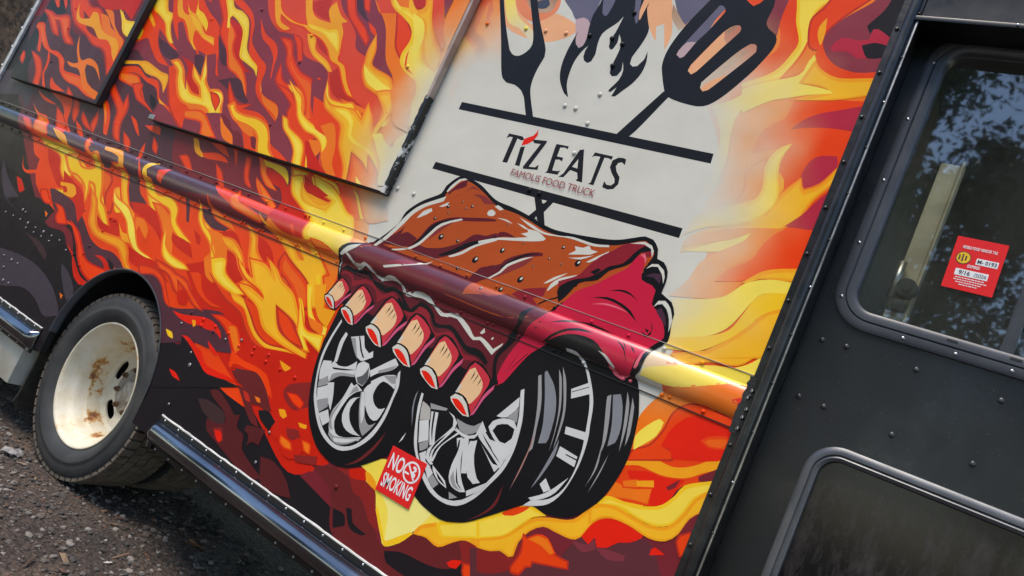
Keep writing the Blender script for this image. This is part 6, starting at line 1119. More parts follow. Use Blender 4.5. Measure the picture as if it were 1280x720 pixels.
p R1 -1720,1137 -1700,1141 -1670,1129 -1638,1100 -1658,1102 -1694,1116
p F5 -1629,1103 -1615,1134 -1600,1177 -1571,1216 -1571,1202 -1594,1165 -1616,1111
p K1 -1592,1117 -1582,1132 -1567,1230 -1554,1250 -1512,1248 -1463,1219 -1441,1206 -1470,1084 -1487,1074 -1534,1081 -1574,1099
p F4 -1558,1225 -1546,1246 -1512,1239 -1464,1211 -1467,1171 -1481,1093 -1508,1120 -1549,1137 -1572,1136
p B1 -1573,1135 -1555,1220 -1537,1231 -1513,1215 -1487,1197 -1479,1166 -1498,1122 -1510,1118 -1541,1134
p C -1573,1135 -1567,1163 -1558,1164 -1563,1136
p K1 -1532,1224 -1536,1186 -1529,1207
p K1 -1516,1219 -1522,1180 -1513,1208
p K1 -1499,1207 -1502,1179 -1496,1197
p K1 -1588,1114 -1573,1136 -1537,1137 -1507,1122 -1474,1081 -1482,1081 -1514,1112 -1540,1125 -1569,1129
p C -1583,1116 -1570,1132 -1539,1131 -1513,1118 -1482,1082 -1508,1079 -1545,1091 -1573,1104
p R1 -1575,1114 -1556,1119 -1526,1109 -1491,1083 -1510,1083 -1548,1095
p F5 -1483,1087 -1472,1119 -1463,1164 -1439,1205 -1438,1190 -1456,1152 -1470,1096
p K1 -1451,1092 -1441,1107 -1426,1202 -1414,1222 -1373,1221 -1327,1192 -1306,1179 -1335,1060 -1352,1050 -1396,1057 -1435,1074
p F4 -1418,1198 -1406,1218 -1374,1211 -1328,1185 -1332,1145 -1345,1069 -1371,1095 -1409,1112 -1432,1110
p B1 -1433,1109 -1414,1192 -1398,1204 -1375,1188 -1350,1170 -1343,1140 -1361,1097 -1373,1093 -1402,1109
p C -1433,1109 -1427,1137 -1419,1138 -1423,1110
p K1 -1393,1196 -1397,1159 -1390,1180
p K1 -1378,1192 -1384,1154 -1375,1181
p K1 -1361,1180 -1365,1153 -1359,1170
p K1 -1447,1089 -1433,1110 -1399,1111 -1371,1097 -1339,1057 -1347,1057 -1377,1087 -1402,1100 -1429,1104
p C -1442,1091 -1429,1106 -1400,1106 -1376,1093 -1347,1058 -1372,1055 -1407,1067 -1433,1079
p R1 -1435,1089 -1417,1094 -1388,1085 -1356,1059 -1374,1059 -1409,1070
p F5 -1348,1062 -1337,1094 -1328,1138 -1305,1179 -1303,1164 -1321,1126 -1336,1072
p K1 -1300,1056 -1292,1071 -1278,1165 -1268,1186 -1229,1185 -1184,1158 -1164,1146 -1189,1028 -1205,1017 -1247,1024 -1284,1039
p F4 -1271,1162 -1260,1182 -1229,1176 -1185,1151 -1188,1112 -1199,1036 -1224,1061 -1261,1077 -1282,1075
p B1 -1283,1074 -1267,1156 -1252,1168 -1230,1153 -1206,1136 -1198,1107 -1215,1064 -1226,1059 -1254,1075
p C -1283,1074 -1278,1102 -1270,1103 -1274,1075
p K1 -1247,1161 -1250,1124 -1244,1144
p K1 -1232,1156 -1238,1119 -1230,1146
p K1 -1217,1146 -1220,1118 -1214,1136
p K1 -1297,1054 -1284,1075 -1251,1077 -1224,1063 -1193,1025 -1200,1024 -1230,1053 -1254,1066 -1280,1068
p C -1292,1055 -1280,1071 -1253,1072 -1229,1059 -1201,1026 -1224,1022 -1258,1033 -1283,1045
p R1 -1285,1053 -1268,1059 -1241,1051 -1209,1027 -1226,1026 -1260,1036
p F5 -1201,1030 -1192,1061 -1184,1105 -1163,1145 -1161,1131 -1178,1093 -1190,1039
p K1 -1563,1655 -1565,1656 -1568,1655 -1569,1653 -1570,1650 -1568,1648 -1566,1648 -1564,1649 -1563,1651 -1562,1653
p C -1564,1655 -1565,1655 -1566,1655 -1567,1654 -1567,1652 -1566,1652 -1566,1651 -1564,1652 -1564,1653 -1564,1654
p K1 -1518,1652 -1521,1653 -1525,1652 -1527,1649 -1527,1645 -1526,1642 -1523,1641 -1519,1642 -1517,1645 -1517,1649
p C -1519,1651 -1520,1652 -1522,1651 -1523,1650 -1523,1648 -1523,1647 -1521,1646 -1520,1647 -1519,1648 -1519,1650
p K1 -1612,1629 -1616,1630 -1620,1629 -1622,1625 -1623,1621 -1621,1617 -1617,1616 -1613,1617 -1610,1621 -1610,1625
p C -1613,1628 -1615,1629 -1616,1628 -1618,1626 -1618,1624 -1617,1623 -1616,1622 -1614,1623 -1613,1625 -1612,1627
p K1 -1644,1575 -1647,1576 -1651,1575 -1653,1571 -1654,1567 -1652,1564 -1649,1563 -1645,1565 -1643,1568 -1642,1572
p C -1645,1574 -1647,1575 -1648,1574 -1649,1572 -1650,1571 -1649,1569 -1648,1569 -1646,1570 -1645,1571 -1645,1573
p K1 -1539,1638 -1541,1639 -1544,1638 -1545,1636 -1546,1633 -1545,1631 -1542,1630 -1540,1631 -1538,1633 -1538,1636
p C -1540,1638 -1541,1638 -1542,1638 -1543,1637 -1543,1635 -1542,1634 -1541,1634 -1540,1635 -1539,1636 -1539,1637
p K1 -1602,1605 -1604,1605 -1606,1604 -1608,1602 -1608,1600 -1607,1598 -1605,1597 -1602,1598 -1601,1600 -1601,1603
p C -1602,1604 -1603,1604 -1604,1604 -1605,1603 -1605,1602 -1605,1601 -1604,1601 -1603,1601 -1602,1602 -1602,1603
p K1 -1583,1526 -1589,1528 -1595,1525 -1600,1519 -1600,1512 -1597,1507 -1592,1505 -1585,1507 -1581,1513 -1580,1520
p C -1585,1525 -1588,1525 -1590,1524 -1592,1521 -1593,1518 -1592,1516 -1589,1515 -1587,1516 -1585,1519 -1584,1522
p K1 -1514,1527 -1517,1528 -1521,1526 -1524,1523 -1524,1518 -1522,1515 -1519,1514 -1515,1515 -1512,1519 -1512,1523
p C -1515,1526 -1516,1526 -1518,1526 -1519,1524 -1520,1522 -1519,1520 -1517,1520 -1516,1521 -1514,1522 -1514,1524
p K1 -1414,1491 -1420,1493 -1426,1491 -1431,1484 -1432,1477 -1429,1471 -1423,1469 -1416,1472 -1412,1478 -1411,1485
p C -1416,1490 -1419,1491 -1421,1489 -1423,1486 -1424,1483 -1423,1480 -1420,1480 -1418,1481 -1415,1484 -1415,1488
p K1 -1333,1546 -1337,1547 -1342,1545 -1345,1541 -1345,1535 -1343,1531 -1339,1530 -1334,1532 -1331,1536 -1331,1542
p C -1334,1545 -1336,1545 -1338,1544 -1339,1542 -1340,1540 -1339,1538 -1337,1537 -1335,1538 -1334,1541 -1333,1543
p K1 -1063,1583 -1068,1585 -1073,1583 -1077,1577 -1078,1571 -1075,1565 -1070,1563 -1065,1566 -1061,1571 -1060,1578
p C -1064,1582 -1066,1583 -1069,1582 -1071,1579 -1071,1576 -1070,1574 -1068,1573 -1066,1574 -1064,1577 -1063,1580
p K1 -1132,1612 -1135,1613 -1138,1612 -1141,1609 -1141,1605 -1140,1602 -1137,1600 -1133,1602 -1131,1605 -1131,1609
p C -1133,1612 -1134,1612 -1136,1611 -1137,1610 -1137,1608 -1137,1606 -1135,1606 -1134,1607 -1133,1608 -1133,1610
p K1 -1164,1564 -1166,1565 -1168,1564 -1170,1561 -1170,1558 -1169,1556 -1167,1555 -1165,1556 -1163,1559 -1163,1562
p C -1165,1563 -1166,1564 -1167,1563 -1167,1562 -1168,1561 -1167,1560 -1166,1559 -1165,1560 -1164,1561 -1164,1562
p K1 -1391,1658 -1393,1659 -1394,1658 -1395,1657 -1396,1655 -1395,1653 -1393,1653 -1392,1653 -1391,1655 -1391,1657
p C -1392,1658 -1393,1658 -1394,1657 -1394,1656 -1393,1655 -1392,1656 -1392,1657
p K1 -1118,1558 -1119,1558 -1121,1558 -1122,1556 -1123,1553 -1122,1552 -1120,1551 -1118,1552 -1117,1554 -1117,1556
p C -1118,1557 -1119,1558 -1120,1557 -1120,1556 -1120,1555 -1120,1554 -1119,1554 -1119,1555 -1118,1556
p K1 -1358,1628 -1360,1628 -1362,1627 -1364,1625 -1364,1622 -1363,1620 -1361,1620 -1359,1620 -1357,1623 -1357,1625
p C -1358,1627 -1359,1627 -1360,1627 -1361,1626 -1361,1625 -1361,1624 -1360,1623 -1359,1624 -1358,1625 -1358,1626
p K1 -1273,1585 -1274,1585 -1276,1585 -1277,1583 -1278,1581 -1277,1579 -1275,1579 -1274,1579 -1272,1581 -1272,1583
p C -1273,1584 -1274,1585 -1275,1584 -1275,1583 -1276,1583 -1275,1582 -1274,1582 -1273,1583
p K1 -1224,1480 -1230,1482 -1236,1480 -1241,1473 -1242,1466 -1239,1460 -1233,1458 -1227,1461 -1222,1467 -1221,1475
p C -1226,1479 -1228,1480 -1231,1478 -1233,1475 -1234,1472 -1233,1469 -1230,1469 -1228,1470 -1226,1473 -1225,1477
p K1 -1276,1427 -1281,1429 -1285,1427 -1289,1422 -1290,1416 -1287,1411 -1283,1410 -1278,1412 -1274,1417 -1274,1423
p C -1277,1427 -1279,1427 -1282,1426 -1283,1423 -1284,1421 -1283,1419 -1281,1418 -1279,1419 -1277,1422 -1277,1425
p K1 -1413,1492 -1419,1494 -1425,1491 -1429,1485 -1430,1477 -1427,1472 -1421,1470 -1415,1472 -1411,1479 -1410,1486
p C -1415,1490 -1417,1491 -1420,1490 -1422,1487 -1423,1483 -1421,1481 -1419,1480 -1416,1482 -1414,1485 -1413,1488
p K1 -1332,1547 -1337,1548 -1342,1546 -1346,1541 -1346,1535 -1344,1530 -1339,1529 -1334,1531 -1330,1536 -1330,1542
p C -1334,1546 -1336,1546 -1338,1545 -1340,1543 -1340,1540 -1339,1538 -1337,1537 -1335,1538 -1333,1541 -1333,1544
p K1 -1341,1404 -1344,1405 -1347,1404 -1349,1401 -1349,1397 -1348,1395 -1345,1394 -1342,1395 -1340,1398 -1339,1402
p C -1342,1404 -1343,1404 -1344,1403 -1345,1402 -1346,1400 -1345,1399 -1344,1399 -1342,1400 -1341,1401 -1341,1403
p K1 -1118,1559 -1120,1559 -1121,1558 -1123,1557 -1123,1554 -1122,1552 -1121,1552 -1119,1553 -1117,1554 -1117,1557
p C -1119,1558 -1120,1558 -1121,1557 -1121,1556 -1121,1555 -1120,1555 -1119,1555 -1118,1556 -1118,1557
p K1 -1467,1441 -1470,1442 -1474,1441 -1477,1437 -1477,1433 -1475,1430 -1472,1428 -1468,1430 -1466,1434 -1465,1438
p C -1468,1441 -1469,1441 -1471,1440 -1472,1438 -1473,1436 -1472,1435 -1471,1435 -1469,1435 -1468,1437 -1467,1439
p K1 -1206,1525 -1208,1525 -1210,1524 -1211,1523 -1211,1520 -1210,1518 -1209,1518 -1207,1519 -1205,1520 -1205,1523
p C -1207,1524 -1208,1524 -1209,1523 -1209,1522 -1209,1521 -1208,1521 -1207,1521 -1206,1522 -1206,1523
p K1 -1061,1583 -1066,1585 -1072,1582 -1076,1577 -1076,1570 -1074,1565 -1069,1563 -1064,1565 -1060,1571 -1059,1577
p C -1063,1582 -1065,1582 -1067,1581 -1069,1578 -1070,1575 -1069,1573 -1067,1572 -1064,1574 -1063,1576 -1062,1579
p K1 -1132,1612 -1135,1613 -1139,1612 -1141,1608 -1141,1604 -1140,1601 -1137,1600 -1134,1601 -1131,1605 -1131,1609
p C -1133,1611 -1135,1612 -1136,1611 -1137,1609 -1138,1607 -1137,1606 -1136,1606 -1134,1606 -1133,1608 -1133,1610
p K1 -1584,1525 -1589,1527 -1595,1524 -1599,1519 -1600,1513 -1597,1508 -1592,1506 -1586,1508 -1582,1514 -1581,1520
p C -1586,1524 -1588,1524 -1590,1523 -1592,1521 -1593,1518 -1592,1516 -1589,1515 -1587,1516 -1585,1519 -1585,1522
"""

PAL = {k: lin(v) for k, v in dict(
 K='#221e22', K1='#18181b', K3='#242326', KL='#202024', G='#453d47', G2='#3a343b', B='#432f30', D='#54303a', M='#7a2730', P='#8c3843',
 M2='#8d2826', M3='#803640', N='#6b2728', N2='#5a2426', E='#613036', Q='#b82b40', R='#cf2412', R1='#ea2412', R2='#c4301f',
 V='#ee4412', V2='#f5430f', F1='#e44a2c', F2='#ec8a60', O='#f5781a', O3='#f2641a', O2='#f2b080', A='#f9a31c', A3='#f8902a', Y='#fbc824', Y3='#fbb926', L='#fbdf52', L3='#fcd94a', L2='#f8ea88',
 C='#d6d2c5', C3='#e8c0a0', S='#6a6678', S2='#474c5c', S3='#c4a6a8', T='#b54f22', X='#64202a', X1='#8a3534', X2='#8e2430', X3='#74222a',
 F='#cb2140', F3='#e86a7a', F4='#c93442', F5='#d0587c', B1='#efc292', Z='#4a3040',
 g1='#d2d1ce', g2='#9a9898', g3='#85868c', g4='#5a5a5c', g5='#b4afa8', g6='#a87a70').items()}
SOLID = {'K1', 'K3', 'KL', 'C', 'T', 'X', 'X1', 'X2', 'X3', 'F', 'F3', 'F4', 'F5', 'B1', 'Z', 'S', 'S2', 'S3', 'g1', 'g2', 'g3', 'g4', 'g5', 'g6', 'R1', 'O2', 'F2'}
XF, XB, ZS, ZT = -0.4735, -5.262, 0.405, 2.93            # front trim, rear corner, sill, roof line
MZ0, MZ1, MC, MH, MD = 1.297, 1.439, 1.364, .046, .019   # rub rail: flange, bulge centre, half height, depth
AR_C, AR_R = (-3.068, .509), .421                         # wheel arch
AW1 = (-3.489, -1.890, 1.598, 2.62); AW2 = (-5.077, -4.012, 1.590, 2.62); AY = -.032

def arch_poly():
    pts = [(AR_C[0]-AR_R, .30), (AR_C[0]+AR_R, .30)]
    for i in range(25):
        a = R(180*i/24); pts.append((AR_C[0]+AR_R*math.cos(a), AR_C[1]+AR_R*math.sin(a)))
    return pts
def rail_y(x, z):
    if not MZ0 <= z <= MZ1: return 0.0
    t = abs(z-MC)/MH
    e = min(1, max(0, (-.49-x)/.16)); e = .25+.75*e*e*(3-2*e)
    return -.0025-(MD*math.sqrt(max(0, 1-t*t))*e if t < 1 else 0)
def rail_n(x, z):
    t = (z-MC)/MH
    if abs(t) >= 1 or not MZ0 <= z <= MZ1: return Vector((0, -1, 0))
    a = math.asin(max(-1, min(1, t))); return Vector((0, -math.cos(a)*MH, math.sin(a)*MD)).normalized()
def spline(pts, sharp):
    n = len(pts); out = []
    P_ = [Vector(p) for p in pts]
    if sharp: return P_
    corner = []
    for i in range(n):
        a = (P_[i]-P_[i-1]); b = (P_[(i+1) % n]-P_[i])
        ang = abs(a.angle_signed(b, 0)) if a.length > 0 and b.length > 0 else 0
        corner.append(ang > 1.25)
    for i in range(n):
        p0, p1, p2, p3 = P_[i-1], P_[i], P_[(i+1) % n], P_[(i+2) % n]
        L = (p2-p1).length; k = max(1, min(5, int(L/14)))
        t1 = (p2-p1) if corner[i] else (p2-p0)*.5
        t2 = (p2-p1) if corner[(i+1) % n] else (p3-p1)*.5
        for tt, q in ((t1, 0), (t2, 1)):
            if tt.length > L*1.3: tt *= L*1.3/tt.length
        for s in range(k):
            t = s/k; t_2 = t*t; t_3 = t_2*t
            out.append(p1*(2*t_3-3*t_2+1)+t1*(t_3-2*t_2+t)+p2*(-2*t_3+3*t_2)+t2*(t_3-t_2))
    return out
def clip(poly, ax, v, keep_greater):
    out = []
    for i in range(len(poly)):
        a, b = poly[i-1], poly[i]
        da, db = (a[ax]-v, b[ax]-v) if keep_greater else (v-a[ax], v-b[ax])
        if (da >= 0) != (db >= 0):
            t = da/(da-db); out.append((a[0]+(b[0]-a[0])*t, a[1]+(b[1]-a[1])*t))
        if db >= 0: out.append(b)
    return out
def halfplane(poly, p, nrm):      # split into (inside, outside)
    ins, outs = [], []
    for i in range(len(poly)):
        a, b = poly[i-1], poly[i]
        da = (a[0]-p[0])*nrm[0]+(a[1]-p[1])*nrm[1]; db = (b[0]-p[0])*nrm[0]+(b[1]-p[1])*nrm[1]
        if (da >= 0) != (db >= 0):
            t = da/(da-db); q = (a[0]+(b[0]-a[0])*t, a[1]+(b[1]-a[1])*t); ins.append(q); outs.append(q)
        (ins if db >= 0 else outs).append(b)
    return ins, outs
ARCH = arch_poly()
ARCH_HP = []
for i in range(len(ARCH)):
    a, b = ARCH[i-1], ARCH[i]; d = (b[0]-a[0], b[1]-a[1])
    if abs(d[0])+abs(d[1]) > 1e-6: ARCH_HP.append((a, (-d[1], d[0])))
def cut_arch(poly):
    xs = [q[0] for q in poly]; zs = [q[1] for q in poly]
    if max(xs) < AR_C[0]-AR_R or min(xs) > AR_C[0]+AR_R or min(zs) > AR_C[1]+AR_R: return [poly]
    res, cur = [], poly
    for a, nr in ARCH_HP:
        ins, outs = halfplane(cur, a, nr)
        if len(outs) >= 3: res.append(outs)
        if len(ins) < 3: return res
        cur = ins
    return res
RZ = [MZ0]+[MC+MH*math.sin(R(-90+180*i/14)) for i in range(15)]+[MZ1]
RX = [-.65, -.62, -.59, -.56, -.53, -.50]
def slices(poly):
    zs = [q[1] for q in poly]
    if max(zs) <= MZ0 or min(zs) >= MZ1: return [poly]
    out, cur = [], poly
    for z in RZ:
        lo = clip(cur, 1, z, False)
        if len(lo) >= 3: out.append(lo)
        cur = clip(cur, 1, z, True)
        if len(cur) < 3: break
    else: out.append(cur)
    res = []
    for q in out:
        if max(v[1] for v in q) <= MZ0+1e-6 or min(v[1] for v in q) >= MZ1-1e-6: res.append(q); continue
        cur = q
        for x in RX:
            lo = clip(cur, 0, x, False)
            if len(lo) >= 3: res.append(lo)
            cur = clip(cur, 0, x, True)
            if len(cur) < 3: break
        else: res.append(cur)
    return res
STEP = .00004; BIAS = 0.0
class Sheet:
    def __init__(s): s.v, s.f, s.c, s.n, s.grid = [], [], [], [], {}
S_ = {k: Sheet() for k in ('flames', 'logo', 'rib', 'a', 'b', 'rail')}
GR = {'p': {}, 'a': {}, 'b': {}}
SHAPES = []       # for colour look-up of screws
RECT = {'p': (XB, XF, ZS, ZT), 'a': AW1, 'b': AW2}
lines_ = [q for q in ART.split('\n') if q.strip()]
N_BASE = 16      # the first outlines are the large ground tints
def tri_cells(t, cs=.012):
    xs = [v[0] for v in t]; zs = [v[1] for v in t]
    for i in range(int(math.floor(min(xs)/cs)), int(math.floor(max(xs)/cs))+1):
        for j in range(int(math.floor(min(zs)/cs)), int(math.floor(max(zs)/cs))+1): yield (i, j)
def add_art(surf, colr, alpha, poly2d, sheet, cells=True):
    p2_ = [Vector((q[0], q[1])) for q in poly2d]
    vv2, _, tris, *_ = geometry.delaunay_2d_cdt(p2_, [], [list(range(len(p2_)))], 1, 1e-5)
    pts = [Vector((q.x, q.y, 0)) for q in vv2]
    x0, x1, z0, z1 = RECT[surf]
    pieces = []
    for t in tris:
        q = [(pts[i].x, pts[i].y) for i in t]
        for ax, v, k in ((0, x0, True), (0, x1, False), (1, z0, True), (1, z1, False)):
            if len(q) >= 3: q = clip(q, ax, v, k)
        if len(q) < 3: continue
        if surf == 'p':
            for r_ in cut_arch(q):
                pieces += slices(r_)
        else: pieces.append(q)
    if not pieces: return
    g = GR[surf]; cs = set()
    for q in pieces: cs.update(tri_cells(q))
    L = 1+max((g.get(c, 0) for c in cs), default=0)
    for c in cs: g[c] = L
    off = STEP*(L+BIAS); sh = S_[sheet]; base = 0.0 if surf == 'p' else AY
    for q in pieces:
        ar = sum(q[i-1][0]*q[i][1]-q[i][0]*q[i-1][1] for i in range(len(q)))
        if abs(ar) < 1e-8: continue
        if ar > 0: pass
        else: q = q[::-1]
        cz = sum(v[1] for v in q)/len(q)
        sh = S_['rail'] if (surf == 'p' and abs(cz-MC) < MH) else S_[sheet]
        i0 = len(sh.v)
        for x, z in q:
            if surf == 'p':
                zz = z if MZ0 < cz < MZ1 else (min(z, MZ0-1e-9) if cz < MZ0 else max(z, MZ1+1e-9))
                nn = rail_n(x, zz); yy = rail_y(x, zz)
            else: nn, yy = Vector((0, -1, 0)), base
            sh.v.append((x+nn.x*off, yy+nn.y*off, z+nn.z*off)); sh.c.append((*colr, alpha)); sh.n.append(nn)
        sh.f.append(tuple(range(i0, len(sh.v))))
    return L
first_logo = next(i for i, q in enumerate(lines_) if ' O2' in q[:5])
first_rib = next(i for i, q in enumerate(lines_) if q.split()[1] == 'K1')
add_art('p', PAL['M'], 1.0, [(XB, ZS), (XF, ZS), (XF, ZT), (XB, ZT)], 'flames')
def read_line(ln):
    t = ln.split(); c = t[1]; sharp = c.endswith('!'); pts = [tuple(float(v) for v in q.split(',')) for q in t[2:]]
    return t[0], c.rstrip('!'), [(q.x/1000, q.y/1000) for q in spline(pts, sharp)]
def fill_above():          # the wrap carries on to the roof line: more tongues of the same kinds
    for (sf, xa, xb, za, dx, dz) in (('a', -3.6, -1.8, 1.95, .07, .42), ('b', -5.2, -3.9, 1.8, .05, .42), ('p', -1.0, -.4, 1.75, -.02, .62), ('a', -3.6, -1.8, 1.6, .05, 1.0)):
        for ln in lines_[N_BASE:first_logo]:
            if ln[0] != sf: continue
            _, c, poly = read_line(ln); cx = sum(q[0] for q in poly)/len(poly); cz = sum(q[1] for q in poly)/len(poly)
            wd = max(q[0] for q in poly)-min(q[0] for q in poly)
            if not (xa < cx < xb and cz > za) or wd > .5: continue
            p2_ = [(q[0]+dx, q[1]+dz) for q in poly]
            add_art(sf, PAL[c], 0.0 if c in SOLID else 1.0, p2_, sf if sf != 'p' else 'flames')
            if sf == 'a': add_art('p', PAL[c], 1.0, [(2*-2.6-q[0]+.05, q[1]+.5) for q in p2_], 'flames')
            if sf == 'a' and dz > .9: add_art('p', PAL[c], 1.0, [(q[0]+1.35, q[1]-.05) for q in p2_], 'flames')
for i, ln in enumerate(lines_):
    if i == N_BASE:
        keep = dict(RECT); RECT.update(p=(XB, XF, 2.58, ZT), a=(AW1[0], AW1[1], 2.42, AW1[3]), b=(AW2[0], AW2[1], 2.25, AW2[3]))
        saved = {k_: dict(v_) for k_, v_ in GR.items()}; BIAS = -.5; fill_above(); BIAS = 0.0; RECT.update(keep)
        GR.update(saved)
    t = ln.split(); surf, c = t[0], t[1]; sharp = c.endswith('!'); c = c.rstrip('!')
    pts = [tuple(float(v) for v in q.split(',')) for q in t[2:]]
    poly = [(q.x/1000, q.y/1000) for q in spline(pts, sharp)]
    sheet = surf if surf != 'p' else ('rib' if i >= first_rib else 'logo' if i >= first_logo else 'flames')
    add_art(surf, PAL[c], 0.0 if c in SOLID else 1.0, poly, sheet)
    SHAPES.append((surf, c, poly))
def art_colour(surf, x, z):
    for s, c, poly in reversed(SHAPES):
        if s != surf: continue
        ins = False
        for i in range(len(poly)):
            (x1, y1), (x2, y2) = poly[i], poly[i-1]
            if (y1 > z) != (y2 > z) and x < (x2-x1)*(z-y1)/(y2-y1)+x1: ins = not ins
        if ins: return 'C' if (c not in SOLID and surf == 'p' and abs(x+1.32) < .6 and 1.5 < z < 2.25) else c
    return 'M'
def sheet_obj(key, name, parent, m=None):
    sh = S_[key]; me = bpy.data.meshes.new(name); me.from_pydata(sh.v, [], sh.f)
    ca = me.color_attributes.new('print', 'FLOAT_COLOR', 'POINT')
    ca.data.foreach_set('color', np.array(sh.c, 'f').ravel())
    for f in me.polygons: f.use_smooth = True
    me.normals_split_custom_set_from_vertices(sh.n)
    return link(name, me, m or M_vinyl, parent)
def colour_mesh(me, c, a):
    ca = me.color_attributes.new('print', 'FLOAT_COLOR', 'POINT')
    for d in ca.data: d.color = (*c, a)

# ---------------------------------------------------------------- ground
m, n, l, p = new_mat('gravelly_soil'); M_soil = m
tc = n.new('ShaderNodeTexCoord')
v1 = n.new('ShaderNodeTexVoronoi'); v1.inputs['Scale'].default_value = 70; l.new(tc.outputs['Object'], v1.inputs['Vector'])
n1 = n.new('ShaderNodeTexNoise'); n1.inputs['Scale'].default_value = 2.2; n1.inputs['Detail'].default_value = 8; l.new(tc.outputs['Object'], n1.inputs['Vector'])
n2 = n.new('ShaderNodeTexNoise'); n2.inputs['Scale'].default_value = 45; n2.inputs['Detail'].default_value = 8; l.new(tc.outputs['Object'], n2.inputs['Vector'])
r1 = n.new('ShaderNodeValToRGB'); l.new(n1.outputs['Fac'], r1.inputs[0])
r1.color_ramp.elements[0].position = .35; r1.color_ramp.elements[0].color = (.030, .022, .018, 1)
r1.color_ramp.elements[1].position = .7; r1.color_ramp.elements[1].color = (.090, .062, .045, 1)
r2 = n.new('ShaderNodeValToRGB'); l.new(n2.outputs['Fac'], r2.inputs[0])
r2.color_ramp.elements[0].position = .35; r2.color_ramp.elements[0].color = (.4, .4, .4, 1); r2.color_ramp.elements[1].position = .75; r2.color_ramp.elements[1].color = (2.2, 2.1, 2.0, 1)
mm = n.new('ShaderNodeMix'); mm.data_type = 'RGBA'; mm.blend_type = 'MULTIPLY'; mm.inputs['Factor'].default_value = 1
l.new(r1.outputs[0], mm.inputs['A']); l.new(r2.outputs[0], mm.inputs['B']); l.new(mm.outputs['Result'], p.inputs['Base Color'])
p.inputs['Roughness'].default_value = .8
ad = n.new('ShaderNodeMath'); ad.operation = 'ADD'; l.new(v1.outputs['Distance'], ad.inputs[0]); l.new(n2.outputs['Fac'], ad.inputs[1])
bp = n.new('ShaderNodeBump'); bp.inputs['Strength'].default_value = .8; bp.inputs['Distance'].default_value = .012
l.new(ad.outputs[0], bp.inputs['Height']); l.new(bp.outputs[0], p.inputs['Normal'])
from mathutils import noise as mn
def ground_h(x, y):
    d = max(0, 1-((x+3.1)**2+(y-.2)**2)**.5/1.2)
    return (.022*mn.noise(Vector((x*1.3, y*1.3, 0)))+.010*mn.noise(Vector((x*5, y*5, 3))))*(1-d)-.004
gx = sorted(set([-60, -30, -16, -10]+[round(-8+i*.08, 3) for i in range(113)]+[1.5, 3, 6, 12, 30, 60]))
gy = sorted(set([-60, -30, -14, -7, -4.5]+[round(-3.4+i*.08, 3) for i in range(66)]+[2.5, 4, 7, 14, 30, 60]))
vs = [(x, y, ground_h(x, y)) for y in gy for x in gx]; nx = len(gx)
fs = [(j*nx+i, j*nx+i+1, (j+1)*nx+i+1, (j+1)*nx+i) for j in range(len(gy)-1) for i in range(nx-1)]
me = bpy.data.meshes.new('ground'); me.from_pydata(vs, [], fs)
g = link('ground', me, M_soil, smooth=True); tag(g, 'dark gravelly soil the truck is parked on', 'ground', kind='structure')

# ================================================================ the truck
TR = empty('food_truck', (-2.4, 1.1, 0))
tag(TR, 'black food truck wrapped in painted flames with a rib rack on chrome wheels', 'food truck')
# body shell
bm = bmesh.new()
outer = [(XB, ZS), (AR_C[0]-AR_R, ZS)]+[(AR_C[0]+AR_R*math.cos(R(180-180*i/32)), AR_C[1]+AR_R*math.sin(R(180-180*i/32))) for i in range(33)]+[(AR_C[0]+AR_R, ZS), (XF, ZS), (XF, ZT), (XB, ZT)]
outer = [q for i, q in enumerate(outer) if i == 0 or (abs(q[0]-outer[i-1][0])+abs(q[1]-outer[i-1][1])) > 1e-4]
f = bm.faces.new([bm.verts.new((x, 0, z)) for x, z in outer])
ex_ = bmesh.ops.extrude_face_region(bm, geom=[f]); bmesh.ops.translate(bm, verts=[v for v in ex_['geom'] if isinstance(v, bmesh.types.BMVert)], vec=(0, .03, 0))
bmesh.ops.triangulate(bm, faces=[q for q in bm.faces if len(q.verts) > 4])
bm.normal_update()
for f_ in bm.faces: f_.material_index = 1 if abs(f_.normal.y) < .5 else 0
side = bm_obj('side_panel', bm, M_vinyl, TR); side.data.materials.append(M_dark)
colour_mesh(side.data, PAL['M'], 1.0)
tag(side, 'flame printed side panel fading to white round the lettering')
for k, nm, lb in (('flames', 'flame_print', 'printed red, orange and yellow flames'), ('logo', 'logo_print', 'grey fork, flame and spatula logo with lettering'), ('rib', 'rib_rack_print', 'printed rack of ribs riding on chrome wheels')):
    tag(sheet_obj(k, nm, side), lb)
# small lettering under the name
def text_mesh(s, size, m, parent, o0, ux_, uz_, width=None, name='lettering', lift=None, extrude=0.0, align='LEFT', shear=0.0, bold=0.0):
    cu = bpy.data.curves.new(name, 'FONT'); cu.body = s; cu.size = size; cu.shear = shear; cu.extrude = extrude; cu.resolution_u = 3; cu.offset = bold; cu.align_x = align
    ob = bpy.data.objects.new(name, cu); col.objects.link(ob); bpy.context.view_layer.update()
    me = bpy.data.meshes.new_from_object(ob); bpy.data.objects.remove(ob)
    xs = [v.co.x for v in me.vertices]; w_ = max(xs)-min(xs)
    sx_ = (width/w_) if width else 1; x0 = min(xs) if align == 'LEFT' else 0
    ux_, uz_ = Vector(ux_), Vector(uz_); nn = ux_.cross(uz_)
    for v in me.vertices:
        q = v.co.copy(); v.co = Vector(o0)+ux_*((q.x-x0)*sx_)+uz_*q.y+nn*q.z
    o = link(name, me, m, parent); return o
M_redink = mat('red_ink', lin('#8e2f3c'), .4)
t_ = text_mesh('FAMOUS FOOD TRUCK', .034, M_redink, side, (-1.432, -.004, 1.7835), (1, 0, -.003), (.003, 0, 1), width=.322, name='lettering')
tag(t_, 'small red lettering under the truck name')

